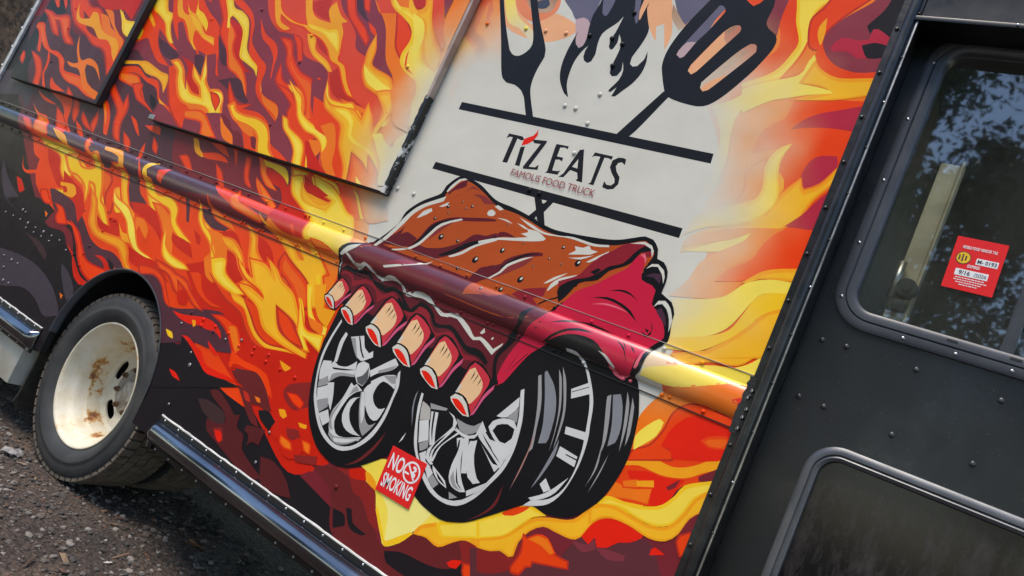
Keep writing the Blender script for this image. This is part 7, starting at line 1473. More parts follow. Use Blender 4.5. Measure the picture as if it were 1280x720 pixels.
# rub rail base (under the print) and rivets
bm = bmesh.new(); box(bm, XB, XF, -.002, .0, MZ0, MZ1)
rail = bm_obj('rub_rail', bm, M_vinyl, TR); colour_mesh(rail.data, PAL['M'], 1.0)
tag(rail, 'half-round rub rail wrapped in the flame print')
sheet_obj('rail', 'rail_print', rail, M_vinyl2)
bm = bmesh.new(); box(bm, XB, XF, -.0058, -.0015, MZ1-.0006, MZ1+.0010)  # pale strip: the highlight along the flange edge, given as colour
tag(bm_obj('flange_edge', bm, mat('edge_highlight', (.34, .26, .24), .4, c2=(.5, .45, .42), scale=6), rail), 'upper edge of the rail flange with a painted highlight')
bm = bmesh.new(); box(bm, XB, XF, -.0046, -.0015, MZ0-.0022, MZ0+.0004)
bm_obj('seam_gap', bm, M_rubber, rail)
def dome_mesh(name, r, h, seg=8, rings=3):
    bm = bmesh.new(); rows = []
    for k in range(rings):
        a = R(90*k/rings); rr_ = r*math.cos(a); hh = h*math.sin(a)
        rows.append([bm.verts.new((rr_*math.cos(2*math.pi*i/seg), -hh, rr_*math.sin(2*math.pi*i/seg))) for i in range(seg)])
    top = bm.verts.new((0, -h, 0))
    for k in range(rings-1):
        for i in range(seg): bm.faces.new((rows[k][i], rows[k][(i+1) % seg], rows[k+1][(i+1) % seg], rows[k+1][i]))
    for i in range(seg): bm.faces.new((rows[-1][i], rows[-1][(i+1) % seg], top))
    bmesh.ops.recalc_face_normals(bm, faces=bm.faces)
    me = bpy.data.meshes.new(name); bm.to_mesh(me); bm.free()
    for f_ in me.polygons: f_.use_smooth = True
    return me
DOME = {}
def rivet(parent, name, x, y, z, r=.006, h=.004, colr=None, m=None):
    key = (colr, m.name if m else '', r, h)
    if key not in DOME:
        me = dome_mesh('rivet', r, h); DOME[key] = me
        if m: me.materials.append(m)
        else:
            me.materials.append(M_vinyl); colour_mesh(me, PAL[colr], 0.0)
    o = bpy.data.objects.new(name, DOME[key]); col.objects.link(o); o.parent = parent
    o.location = Vector((x, y, z))-(OFF.get(parent.name) or Vector((0, 0, 0)))
    if parent.name not in OFF and parent.parent is not None: pass
    return o
for zz, k0, stp in ((1.424, -5.2, .118), (1.307, -5.16, .118)):
    x = k0
    while x < XF-.03:
        jx = x+rng.uniform(-.01, .01); cc = art_colour('p', jx, zz)
        rivet(rail, 'rivet', jx, -.0045, zz, .0062, .0048, cc)
        if rng.random() < .18: rivet(rail, 'rivet', jx+.022, -.0045, zz+.002, .0055, .004, cc)
        x += stp
# panel screws: (x, z) in millimetres on the side
PX = {"b": [[-4727, 2081], [-4691, 1952], [-4684, 1738]], "a": [[-3527, 2151], [-3399, 2143], [-3508, 1955], [-2656, 2142], [-2651, 2016], [-2052, 2080], [-3066, 2227], [-2643, 1724]], "p": [[-1346, 2056], [-1303, 2053], [-1238, 2011], [-1239, 1906], [-1808, 2311], [-1632, 2310], [-1547, 2310], [-1463, 2311], [-1239, 2114], [-1867, 1632], [-1785, 1630], [-2609, 896], [-2523, 896], [-2520, 871], [-2438, 895], [-2437, 873], [-2352, 897], [-2267, 874], [-2185, 896], [-2183, 872], [-2100, 898], [-2099, 872], [-1930, 874], [-2015, 873], [-3513, 936], [-3420, 1094], [-3460, 1094], [-3471, 1026], [-3515, 836], [-3604, 866], [-3531, 892], [-1557, 638]], "w": [[-4249, 936], [-4211, 933], [-4406, 884], [-4314, 886], [-4226, 887], [-4137, 889], [-4133, 864], [-4046, 888], [-4039, 863], [-3954, 864], [-3955, 889], [-3865, 891], [-3865, 863], [-3778, 891], [-3684, 865], [-4113, 688], [-4040, 689], [-4032, 583], [-4204, 687], [-4151, 637], [-4095, 579], [-2637, 840], [-2352, 871], [-2267, 898], [-2503, 761], [-2477, 717], [-2487, 549], [-1928, 556], [-1929, 667]], "k": [[-1338, 1751], [-1298, 1748], [-1370, 2312], [-1283, 2311], [-1238, 2295], [-1244, 2409], [-1239, 2217]]}

# awning hatches over the serving windows
def hatch(name, label, rect, key, seal_split):
    x0, x1, z0, z1 = rect
    e = bpy.data.objects.new(name, None); col.objects.link(e); e.parent = TR
    e.location = Vector(((x0+x1)/2, 0, z0))-OFF[TR.name]; OFF[e.name] = Vector(((x0+x1)/2, 0, z0)); tag(e, label)
    bm = bmesh.new(); box(bm, x0, x1, AY, -.004, z0, z1)
    pn = bm_obj('panel', bm, M_vinyl, e); colour_mesh(pn.data, PAL['P' if key == 'a' else 'D'], 1.0)
    sheet_obj(key, 'flame_print', e)
    return e
h1 = hatch('serving_hatch', 'wide closed serving hatch with flame print', AW1, 'a', 2.0)
h2 = hatch('serving_hatch', 'narrow closed serving hatch near the rear corner', AW2, 'b', 2.0)
def jag(bm, x, y0, y1, z0, z1, w_, nseg, amp):      # edge strip with a slightly ragged inner edge
    rows = []
    for i in range(nseg+1):
        z = z0+(z1-z0)*i/nseg; j = rng.uniform(-amp, amp)
        rows.append([bm.verts.new((x-w_+j, y0-.0025, z)), bm.verts.new((x+.003, y0-.0025, z)), bm.verts.new((x+.003, y1, z))])
    for i in range(nseg):
        for k in range(2): bm.faces.new((rows[i][k], rows[i][k+1], rows[i+1][k+1], rows[i+1][k]))
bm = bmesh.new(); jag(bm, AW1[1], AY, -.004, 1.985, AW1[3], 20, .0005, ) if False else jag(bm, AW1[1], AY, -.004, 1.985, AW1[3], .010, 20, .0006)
tag(bm_obj('edge_trim', bm, M_edge_sheen, h1), 'metal upper edge of the hatch, its reflection painted in')
bm = bmesh.new(); jag(bm, AW1[1], AY, -.004, AW1[2]-.004, 1.984, .013, 40, .002)
tag(bm_obj('edge_seal', bm, M_chip2, h1), 'black edge seal with chipped white paint')
bm = bmesh.new(); jag(bm, AW2[1], AY, -.004, AW2[2]-.004, AW2[3], .03, 20, .0008)
bm_obj('edge_seal', bm, M_rubber, h2)
for e, rc in ((h1, AW1), (h2, AW2)):
    bm = bmesh.new(); box(bm, rc[0]+.01, rc[1]-.004, AY+.003, -.0035, rc[2]-.006, rc[2]-.0005)  # black strip painting in the shadowed gap under each hatch
    bm_obj('underside_shade', bm, M_rubber, e)
bm = bmesh.new(); box(bm, AW1[0]-.012, AW1[0]+.03, AY-.006, -.003, AW1[2]-.004, AW1[2]+.022, bev=.004)
bm_obj('corner_catch', bm, M_alu, h1, smooth=True)

# rear corner post, roof, back wall, far side
bm = bmesh.new(); box(bm, XB-.035, XB-.001, -.012, .03, .40, ZT)
tag(bm_obj('corner_strip', bm, M_white, TR), 'white edge strip down the rear corner')
prof = [(0, 0)]+[(-.16*math.sin(R(a)), .16*(1-math.cos(R(a)))) for a in range(10, 91, 10)]
bm = bmesh.new(); sweep(bm, [(a-.001, b-.006) for a, b in prof], [((XB-.035, 0, z), (1, 0, 0), (0, 1, 0)) for z in (.40, 1.2, 2.0, ZT)])
cp = bm_obj('corner_post', bm, M_black, TR, smooth=True)
for i in range(18):
    for dx in (.03, .075): rivet(cp, 'rivet', XB-.035-dx, -.007+.16*(1-math.sqrt(1-(dx/.16)**2)), .6+.13*i+dx*.2, .0065, .005, m=M_chrome)
box_obj('rear_wall', M_black, TR, XB-.194, XB-.165, .16, 2.2, .45, ZT)
box_obj('far_wall', M_black, TR, XB-.16, XF, 2.2, 2.23, .45, ZT)
bm = bmesh.new(); box(bm, XB-.2, 1.0, -.03, 2.26, ZT, ZT+.09, bev=.03)
bm_obj('roof', bm, M_black, TR, smooth=True, angle=R(40))
box_obj('chassis', M_dark, TR, -5.1, .9, .45, 1.75, .36, .50)
box_obj('cargo_floor', M_dark, TR, -5.2, XF, .72, 2.19, .5, .56)
# wheel well
bm = bmesh.new(); k = 20; ring = [(AR_C[0]+(AR_R+.03)*math.cos(R(180*i/k)), AR_C[1]+(AR_R+.03)*math.sin(R(180*i/k))) for i in range(k+1)]
ra = [bm.verts.new((x, .031, z)) for x, z in ring]; rb = [bm.verts.new((x, .7, z)) for x, z in ring]
for i in range(k): bm.faces.new((ra[i], ra[i+1], rb[i+1], rb[i]))
bm.faces.new(rb)
bm_obj('wheel_well', bm, M_dark, TR)
bm = bmesh.new(); arc = [(AR_C[0]+AR_R*math.cos(R(180*i/40)), AR_C[1]+AR_R*math.sin(R(180*i/40))) for i in range(41)]
sweep(bm, [(.006, -.004), (.0, -.006), (-.004, -.002), (-.004, .03)], [((x, 0, z), ((x-AR_C[0])/AR_R, 0, (z-AR_C[1])/AR_R), (0, 1, 0)) for x, z in arc])
tag(bm_obj('arch_lip', bm, M_gasket, TR, smooth=True), 'rolled metal lip round the wheel arch')

# sill rails
def sill(x0, x1, label):
    zc, hh, dd = .436, .043, .048
    prof = [(-.0035, .500), (-.0045, .497), (-.0045, .482)]+[(-.0045-dd*math.cos(R(a)), zc+hh*math.sin(R(a))) for a in range(90, -91, -12)]+[(-.0045, .386), (-.001, .372), (.0, .370)]
    bm = bmesh.new(); path = []
    for x, s in ((x0, .12), (x0+.006, .5), (x0+.018, .85), (x0+.035, 1), ((x0+x1)/2, 1), (x1-.035, 1), (x1-.018, .85), (x1-.006, .5), (x1, .12)):
        path.append((x, s))
    rows = [[bm.verts.new((x, y*(s if y < -.006 else 1), z)) for y, z in prof] for x, s in path]
    for i in range(len(rows)-1):
        for j in range(len(prof)-1): bm.faces.new((rows[i][j], rows[i][j+1], rows[i+1][j+1], rows[i+1][j]))
    for r_ in (rows[0], rows[-1]): bm.faces.new(r_)
    for f_ in bm.faces:
        c = f_.calc_center_median(); f_.material_index = 1 if (.393 < c.z < .481 and c.y < -.0055) else 0
    o = bm_obj('sill_rail', bm, M_sill, TR, smooth=True, angle=R(50)); o.data.materials.append(M_sillm); tag(o, label)
    bm = bmesh.new(); nseg = int((x1-x0)/.03); rws = []
    for i in range(nseg+1):
        x = x0+(x1-x0)*i/nseg; j = rng.uniform(-.0018, .0022)
        rws.append([bm.verts.new((x, -.0055, .4975+j*.4)), bm.verts.new((x, -.0062, .5015+j)), bm.verts.new((x, -.0002, .503+j))])
    for i in range(nseg):
        for k_ in range(2): bm.faces.new((rws[i][k_], rws[i][k_+1], rws[i+1][k_+1], rws[i+1][k_]))
    tag(bm_obj('worn_edge', bm, M_white, o, smooth=True), 'paint worn to bare white along the top edge')
    x = x0+.03
    while x < x1-.02:
        rivet(o, 'rivet', x, -.0045, .490, .0045, .0035, m=M_chrome); rivet(o, 'rivet', x+.02, -.0035, .380, .0045, .0035, m=M_chrome); x += .094
    return o
s1 = sill(-2.492, XF+.06, 'glossy black half-round sill ahead of the rear wheel')
s2 = sill(-5.25, -3.552, 'glossy black half-round sill behind the rear wheel')
for so_, x in ((s1, -2.49), (s2, -3.553)):
    bm = bmesh.new(); box(bm, x-.006 if x > -3 else x-.028, x+.028 if x > -3 else x+.006, -.012, -.001, .372, .412, bev=.003)
    tag(bm_obj('end_plate', bm, M_chip, so_, smooth=True), 'chipped end plate of the sill')

# mud flap and white box under the rear sill
bm = bmesh.new(); fl = [(-.0, .60), (.0, .32), (.02, .16), (.045, .085)]
rows = [[bm.verts.new((-3.60-a*.6, y, z+(.03 if (y in (.07, .52) and z < .1) else 0))) for a, z in fl] for y in (.07, .10, .3, .5, .52)]
for i in range(4):
    for j in range(3): bm.faces.new((rows[i][j], rows[i][j+1], rows[i+1][j+1], rows[i+1][j]))
ex_ = bmesh.ops.extrude_face_region(bm, geom=bm.faces[:]); bmesh.ops.translate(bm, verts=[v for v in ex_['geom'] if isinstance(v, bmesh.types.BMVert)], vec=(-.012, 0, 0))
tag(bm_obj('mud_flap', bm, M_flap, TR), 'dusty brown rubber mud flap behind the rear wheel')
bm = bmesh.new(); box(bm, -4.6, -3.66, .02, .42, .185, .368, bev=.01)
tag(bm_obj('storage_box', bm, M_boxwhite, TR, smooth=True, angle=R(40)), 'off-white metal box hung below the rear sill')

# ---------------------------------------------------------------- wheels
M_tyre = mat('tyre_rubber', (.024, .025, .028), .62, c2=(.055, .053, .050), scale=9, bump=.12, bscale=90, ramp=(.35, .75))
M_tread = mat('dusty_tread', (.15, .12, .09), .9, c2=(.085, .07, .055), scale=18, bump=.3, bscale=60)
m, n, l, p = new_mat('rusty_white_rim'); M_rim = m
tc = n.new('ShaderNodeTexCoord'); nz = n.new('ShaderNodeTexNoise'); nz.inputs['Scale'].default_value = 14; nz.inputs['Detail'].default_value = 9; nz.inputs['Roughness'].default_value = .68
l.new(tc.outputs['Object'], nz.inputs['Vector'])
nl = n.new('ShaderNodeTexNoise'); nl.inputs['Scale'].default_value = 3.2; nl.inputs['Detail'].default_value = 2; l.new(tc.outputs['Object'], nl.inputs['Vector'])
at = n.new('ShaderNodeAttribute'); at.attribute_name = 'rust'
a1 = n.new('ShaderNodeMath'); a1.operation = 'MULTIPLY_ADD'; l.new(at.outputs['Fac'], a1.inputs[0]); a1.inputs[1].default_value = .16; l.new(nz.outputs['Fac'], a1.inputs[2])
a2 = n.new('ShaderNodeMath'); a2.operation = 'MULTIPLY_ADD'; l.new(nl.outputs['Fac'], a2.inputs[0]); a2.inputs[1].default_value = .14; l.new(a1.outputs[0], a2.inputs[2])
rp = n.new('ShaderNodeValToRGB'); l.new(a2.outputs[0], rp.inputs[0]); cr = rp.color_ramp
cr.elements[0].position = .50; cr.elements[0].color = (*lin('#d8d1c0'), 1); cr.elements[1].position = 1.0; cr.elements[1].color = (*lin('#4f3128'), 1)
for ps, c in ((.72, '#cdc0a2'), (.77, '#b4803e'), (.84, '#7a4a2c')):
    e_ = cr.elements.new(ps); e_.color = (*lin(c), 1)
l.new(rp.outputs[0], p.inputs['Base Color']); p.inputs['Roughness'].default_value = .5
WC = Vector((-3.077, .06, .414)); TRAD = .418
def lathe(prof, seg, closed=False):
    bm = bmesh.new(); rows = []
    for i in range(seg):
        a = 2*math.pi*i/seg; rows.append([bm.verts.new((r*math.cos(a), y, r*math.sin(a))) for y, r in prof])
    for i in range(seg):
        a, b = rows[i], rows[(i+1) % seg]
        for j in range(len(prof)-1): bm.faces.new((a[j], a[j+1], b[j+1], b[j]))
    return bm
def tyre_mesh():
    T = TRAD
    # y = 0 is the rim lip plane, tyre runs inward (+y)
    prof = [(.012, .268), (-.004, .284), (-.018, .305), (-.026, .333), (-.0265, .342), (-.0235, .345), (-.0245, .36), (-.019, .385), (-.011, .399), (-.006, T-.016), (.006, T-.014),
            (.05, T-.013), (.11, T-.013), (.17, T-.013), (.205, T-.014), (.216, T-.018), (.228, .385), (.236, .345), (.228, .305), (.2, .27)]
    bm = lathe(prof, 96)
    for f_ in bm.faces: f_.material_index = 0
    # tread blocks
    nb_ = 60
    cols_ = [(-.011, .040, 0.0), (.046, .085, .5), (.091, .128, 0.0), (.134, .172, .5), (.178, .216, 0)]
    for ci, (y0, y1, ph) in enumerate(cols_):
        for i in range(nb_):
            a0 = 2*math.pi*(i+ph+.03)/nb_; a1 = 2*math.pi*(i+ph+(.80 if ci in (0, 4) else .90)+.04*math.sin(i*3.1+ci))/nb_
            sk = .006 if ci in (0, 2, 4) else -.006
            def vv(a, y, r): return bm.verts.new((r*math.cos(a), y, r*math.sin(a)))
            ya, yb = y0, y1
            drop = .004 if ci in (0, 4) else 0
            q = []
            for r_ in (T-.02, None):
                for (a, y) in ((a0, ya), (a0+sk, yb), (a1+sk, yb), (a1, ya)):
                    rr_ = r_ if r_ else T-(.005 if (ci == 0 and y == ya) or (ci == 4 and y == yb) else 0)
                    q.append(vv(a, y, rr_))
            fsx = [(4, 5, 6, 7), (0, 1, 5, 4), (1, 2, 6, 5), (2, 3, 7, 6), (3, 0, 4, 7)]
            for ff in fsx:
                f_ = bm.faces.new([q[k_] for k_ in ff]); f_.material_index = 1
    for f_ in bm.faces:
        if f_.material_index == 0:
            c = f_.calc_center_median(); 
            if math.hypot(c.x, c.z) > T-.0135 and False: f_.material_index = 1
    bmesh.ops.recalc_face_normals(bm, faces=bm.faces)
    me = bpy.data.meshes.new('tyre'); bm.to_mesh(me); bm.free()
    me.materials.append(M_tyre); me.materials.append(M_tread)
    for f_ in me.polygons: f_.use_smooth = f_.material_index == 0
    return me
TY = tyre_mesh()
def rust_attr(me, fn):
    ca = me.attributes.new('rust', 'FLOAT', 'POINT')
    for i, v in enumerate(me.vertices): ca.data[i].value = fn(v.co)
def rim_meshes():
    prof = [(.014, .270), (.002, .276), (-.003, .281), (-.006, .278), (-.004, .272), (.006, .265), (.03, .258), (.045, .250), (.055, .241), (.065, .235), (.09, .230), (.104, .224), (.110, .218)]
    bm = lathe(prof, 96); bmesh.ops.recalc_face_normals(bm, faces=bm.faces)
    me = bpy.data.meshes.new('barrel'); bm.to_mesh(me); bm.free(); me.materials.append(M_rim)
    for f_ in me.polygons: f_.use_smooth = True
    rust_attr(me, lambda c: min(1, max(0, (c.y-.085)/.02))*.8+(.2 if c.y < .004 else 0))
    # disc with oval hand holes
    segs = 72; pts = []; ed = []
    def loop(ps):
        b = len(pts); pts.extend(Vector(q) for q in ps); ed.extend((b+i, b+(i+1) % len(ps)) for i in range(len(ps)))
    out_ = [(.218*math.cos(2*math.pi*i/segs), .218*math.sin(2*math.pi*i/segs)) for i in range(segs)]
    mid0 = [(.187*math.cos(2*math.pi*i/segs), .187*math.sin(2*math.pi*i/segs)) for i in range(segs)]
    mid = [(.20*math.cos(2*math.pi*i/segs), .20*math.sin(2*math.pi*i/segs)) for i in range(segs)]
    inn = [(.06*math.cos(2*math.pi*i/36), .06*math.sin(2*math.pi*i/36)) for i in range(36)]
    loop(out_); loop(mid); loop(mid0); loop(inn); holes = []
    for k_ in range(5):
        a0 = R(160+72*k_); hl = []
        for i in range(24):
            t = 2*math.pi*i/24; u = .050*math.copysign(abs(math.cos(t))**.75, math.cos(t)); v = .024*math.copysign(abs(math.sin(t))**.75, math.sin(t))
            rr_ = .157+v; aa = a0+u/.157; hl.append((rr_*math.cos(aa), rr_*math.sin(aa)))
        loop(hl); holes.append(hl)
    v2, _, f2, *_ = geometry.delaunay_2d_cdt(pts, ed, [], 0, 1e-6)
    def inside(p_, poly):
        c = False
        for i in range(len(poly)):
            (x1, y1), (x2, y2) = poly[i], poly[i-1]
            if (y1 > p_[1]) != (y2 > p_[1]) and p_[0] < (x2-x1)*(p_[1]-y1)/(y2-y1)+x1: c = not c
        return c
    bm = bmesh.new(); bv = []
    for q in v2:
        r_ = q.length; y = .11 if r_ > .215 else .165 if r_ > .19 else .178 if r_ > .17 else .182
        bv.append(bm.verts.new((q.x, y, q.y)))
    for f_ in f2:
        c = (v2[f_[0]]+v2[f_[1]]+v2[f_[2]])/3
        if any(inside(c, h_) for h_ in holes): continue
        bm.faces.new([bv[i] for i in f_])
    bmesh.ops.recalc_face_normals(bm, faces=bm.faces)
    ex2 = bmesh.ops.extrude_face_region(bm, geom=bm.faces[:]); bmesh.ops.translate(bm, verts=[v for v in ex2['geom'] if isinstance(v, bmesh.types.BMVert)], vec=(0, .008, 0))
    bmesh.ops.recalc_face_normals(bm, faces=bm.faces)
    md = bpy.data.meshes.new('disc'); bm.to_mesh(md); bm.free(); md.materials.append(M_rim)
    rust_attr(md, lambda c: min(1, max(0, (math.hypot(c.x, c.z)-.185)/.03))*1.0+min(1, max(0, (.12-math.hypot(c.x, c.z))/.05))*.3)
    return me, md
BAR, DISC = rim_meshes()
M_hub = mat('greasy_hub', (.42, .40, .36), .5, .1, c2=(.22, .18, .14), scale=22, bump=.2)
M_nut = mat('rusty_nut', (.22, .15, .09), .6, .3, c2=(.10, .05, .03), scale=30)
def hub_mesh():
    prof = [(.186, .112), (.174, .112), (.172, .106), (.174, .06), (.170, .052), (.16, .046), (.157, .02), (.156, .0)]
    bm = lathe(prof, 32); bmesh.ops.recalc_face_normals(bm, faces=bm.faces)
    me = bpy.data.meshes.new('hub'); bm.to_mesh(me); bm.free(); me.materials.append(M_hub)
    for f_ in me.polygons: f_.use_smooth = True
    me.set_sharp_from_angle(angle=R(35)); return me
HUB = hub_mesh()
bm = bmesh.new(); bmesh.ops.create_cone(bm, cap_ends=True, segments=6, radius1=.014, radius2=.013, depth=.014, matrix=Matrix.Rotation(R(90), 4, 'X'))
bmesh.ops.create_cone(bm, cap_ends=True, segments=10, radius1=.007, radius2=.007, depth=.01, matrix=Matrix.Translation((0, -.010, 0)) @ Matrix.Rotation(R(90), 4, 'X'))
NUT = bpy.data.meshes.new('lug_nut'); bm.to_mesh(NUT); bm.free(); NUT.materials.append(M_nut)
def wheel(loc, label, full=True):
    e = bpy.data.objects.new('wheel', None); col.objects.link(e); e.parent = TR; e.location = Vector(loc)-OFF[TR.name]; OFF[e.name] = Vector(loc); tag(e, label)
    def ch(nm, me, lc=(0, 0, 0)):
        o = bpy.data.objects.new(nm, me); col.objects.link(o); o.parent = e; o.location = lc; return o
    ch('tyre', TY)
    if full:
        ch('rim_barrel', BAR); ch('rim_disc', DISC); ch('hub', HUB)
        for i in range(8):
            a = 2*math.pi*(i+.3)/8; ch('lug_nut', NUT, (.097*math.cos(a), .167, .097*math.sin(a)))
    return e
wheel(WC, 'outer rear wheel with rusty off-white steel rim')
wheel(WC+Vector((0, .30, 0)), 'inner rear wheel of the dual pair', False)
# axle
bm = bmesh.new(); bmesh.ops.create_cone(bm, cap_ends=True, segments=16, radius1=.06, radius2=.06, depth=1.7, matrix=Matrix.Translation((WC.x, 1.16, WC.z)) @ Matrix.Rotation(R(90), 4, 'X'))
bm_obj('rear_axle', bm, M_dark, TR)

# ---------------------------------------------------------------- post between box and cab door
bm = bmesh.new()
px_ = [(XF+.001, -.001), (XF+.001, -.005), (XF+.018, -.005)]+[(XF+.032-.014*math.cos(R(a)), -.005-.014*math.sin(R(a))) for a in range(0, 181, 20)]+[(XF+.048, -.004), (XF+.052, -.004), (XF+.052, .12)]
sweep(bm, px_, [((0, 0, z), (1, 0, 0), (0, 1, 0)) for z in (.38, 1.0, 1.6, 2.2, ZT)])
post = bm_obj('door_post', bm, M_trim, TR, smooth=True, angle=R(30)); tag(post, 'black half-round post between the wrapped side and the cab door')
bm = bmesh.new(); box(bm, XF+.0495, XF+.0535, -.0065, .004, .45, 2.468)
tag(bm_obj('bright_edge', bm, M_alu, post), 'thin bright metal edge of the door opening')
for i in range(19):
    z = .60+i*.131; rivet(post, 'screw', XF+.0095, -.006, z, .0058, .004, m=M_trim)
    rivet(post, 'screw', XF+.0475+.0, -.006, z+.05, .004, .003, m=M_chrome if i % 4 == 0 else M_trim)
for x, z in ((XF+.012, 1.33), (XF+.014, 1.352), (XF+.011, 1.30), (XF+.010, 1.40), (XF+.006, 1.38)): rivet(post, 'screw', x, -.006, z, .007, .006, m=M_chip)
# ragged wrap edge torn at the rail end
bm = bmesh.new(); pr = None; zs_ = [1.285+.01*i for i in range(16)]
rws = [[bm.verts.new((XF-.006+rng.uniform(-.003, .003), -.0105, z)), bm.verts.new((XF+.012, -.0075, z))] for z in zs_]
for i in range(15): bm.faces.new((rws[i][0], rws[i][1], rws[i+1][1], rws[i+1][0]))
tag(bm_obj('torn_flashing', bm, M_trim, post), 'ragged black flashing over the end of the rub rail')

# cab: header, door, windows
DY = .09; XD0, XD1 = XF+.053, .62
bm = bmesh.new(); box(bm, XF+.054, 1.05, .001, .03, 2.476, ZT); box(bm, XF+.036, 1.05, -.012, .10, 2.462, 2.4755, bev=.003)
hd = bm_obj('door_header', bm, M_black, TR, smooth=True, angle=R(40)); tag(hd, 'black header panel with a lip above the cab door')
for x in (-.2, .0, .2, .4): rivet(hd, 'screw', x, -.013, 2.470, .004, .003, m=M_chrome)
DOOR = bpy.data.objects.new('cab_door', None); col.objects.link(DOOR); DOOR.parent = TR; DOOR.location = Vector((.1, DY, .45))-OFF[TR.name]; OFF[DOOR.name] = Vector((.1, DY, .45))
tag(DOOR, 'black sliding cab door with upper and lower windows')
UW = (-.340, .44, 1.694, 2.446); LW = (-.280, .46, .72, 1.334)
bm = bmesh.new()
sk = [(XD0, .45), (XD1, .45), (XD1, 1.5), (XD0, 1.5)]
flat_poly_with_hole(bm, sk, rrect(*LW, .055), DY)
sk = [(XD0, 1.5), (XD1, 1.5), (XD1, 2.5), (XD0, 2.5)]
flat_poly_with_hole(bm, sk, rrect(*UW, .055), DY)
bmesh.ops.remove_doubles(bm, verts=bm.verts, dist=1e-5)
bmesh.ops.recalc_face_normals(bm, faces=bm.faces)
if sum(f_.normal.y for f_ in bm.faces) > 0: bmesh.ops.reverse_faces(bm, faces=bm.faces)
ex_ = bmesh.ops.extrude_face_region(bm, geom=bm.faces[:]); bmesh.ops.translate(bm, verts=[v for v in ex_['geom'] if isinstance(v, bmesh.types.BMVert)], vec=(0, .035, 0))
bm_obj('door_skin', bm, M_black, DOOR)
def frame(name, rect, r, prof, m, parent, y):
    pts = rrect(*rect, r, 10); n_ = len(pts); path = []
    for i in range(n_):
        a, b = Vector(pts[i-1]), Vector(pts[(i+1) % n_]); t = (b-a).normalized(); nr = (t.y, -t.x)
        path.append(((pts[i][0], y, pts[i][1]), (nr[0], 0, nr[1]), (0, 1, 0)))
    bm = bmesh.new(); sweep(bm, prof, path, False, True); return bm_obj(name, bm, m, parent, smooth=True, angle=R(35))
g1_ = frame('window_gasket', UW, .055, [(.046, .0), (.046, -.007), (.040, -.010), (.024, -.010), (.021, -.007), (.018, -.011), (.004, -.012), (-.004, -.008), (-.007, .0), (-.007, .03)], M_gasket, DOOR, DY)
tag(g1_, 'dark grey rounded gasket of the upper door window')
g2_ = frame('lower_window_frame', LW, .055, [(.026, .0), (.024, -.007), (.014, -.013), (.006, -.013), (.003, -.009), (-.002, -.012), (-.010, -.008), (-.012, .03)], M_gasket, DOOR, DY)
tag(g2_, 'pale metal rounded frame of the lower door window')
g2_.data.materials[0] = mat('dull_aluminium', (.075, .08, .09), .36, .4, c2=(.12, .125, .135), scale=8, rvar=.1)
for i in range(9): rivet(g1_, 'screw', -.20+.115*i, DY-.010, UW[2]-.033, .0048, .003, m=M_chrome)
for z in (1.72, 1.87, 2.05, 2.23, 2.40): rivet(g1_, 'screw', UW[0]-.033+(.008 if z < 1.75 or z > 2.38 else 0), DY-.010, z, .0048, .003, m=M_chrome)
for i, x in enumerate((-.10, .03, .15)):
    bm = bmesh.new(); box(bm, x-.012, x+.012, DY-.0125, DY-.0118, UW[2]-.008, UW[2]-.003); bm_obj('drain_slot', bm, M_rubber, g1_)
# glass
m, n, l, p = new_mat('window_glass'); M_glass = m
out_n = n['Material Output']; tr_ = n.new('ShaderNodeBsdfTransparent'); gl_ = n.new('ShaderNodeBsdfGlossy'); fr = n.new('ShaderNodeFresnel'); fr.inputs[0].default_value = 1.55
gl_.inputs['Roughness'].default_value = .025; tr_.inputs[0].default_value = (.91, .94, .91, 1); gl_.inputs[0].default_value = (1, 1, 1, 1)
fm = n.new('ShaderNodeMath'); fm.operation = 'MULTIPLY_ADD'; l.new(fr.outputs[0], fm.inputs[0]); fm.inputs[1].default_value = 2.0; fm.inputs[2].default_value = .05
gb_ = n.new('ShaderNodeNewGeometry'); iv = n.new('ShaderNodeMath'); iv.operation = 'SUBTRACT'; iv.inputs[0].default_value = 1; l.new(gb_.outputs['Backfacing'], iv.inputs[1])
fb = n.new('ShaderNodeMath'); fb.operation = 'MULTIPLY'; fb.use_clamp = True; l.new(fm.outputs[0], fb.inputs[0]); l.new(iv.outputs[0], fb.inputs[1])
tcg = n.new('ShaderNodeTexCoord'); ng = n.new('ShaderNodeTexNoise'); ng.inputs['Scale'].default_value = 1.5; l.new(tcg.outputs['Object'], ng.inputs['Vector'])
bg_ = n.new('ShaderNodeBump'); bg_.inputs['Strength'].default_value = .05; bg_.inputs['Distance'].default_value = .02; l.new(ng.outputs['Fac'], bg_.inputs['Height']); l.new(bg_.outputs[0], gl_.inputs['Normal'])
ms = n.new('ShaderNodeMixShader'); l.new(fb.outputs[0], ms.inputs[0]); l.new(tr_.outputs[0], ms.inputs[1]); l.new(gl_.outputs[0], ms.inputs[2]); df = n.new('ShaderNodeBsdfDiffuse'); df.inputs[0].default_value = (.42, .42, .37, 1); nh = n.new('ShaderNodeTexNoise'); nh.inputs['Scale'].default_value = 4; nh.inputs['Detail'].default_value = 8; l.new(tcg.outputs['Object'], nh.inputs['Vector'])
mh = n.new('ShaderNodeMapRange'); l.new(nh.outputs['Fac'], mh.inputs[0]); mh.inputs[1].default_value = .3; mh.inputs[2].default_value = .75; mh.inputs[3].default_value = .015; mh.inputs[4].default_value = .05
ms2 = n.new('ShaderNodeMixShader'); l.new(mh.outputs[0], ms2.inputs[0]); l.new(ms.outputs[0], ms2.inputs[1]); l.new(df.outputs[0], ms2.inputs[2]); l.new(ms2.outputs[0], out_n.inputs['Surface'])
m, n, l, p = new_mat('dusty_dark_glass'); M_dglass = m
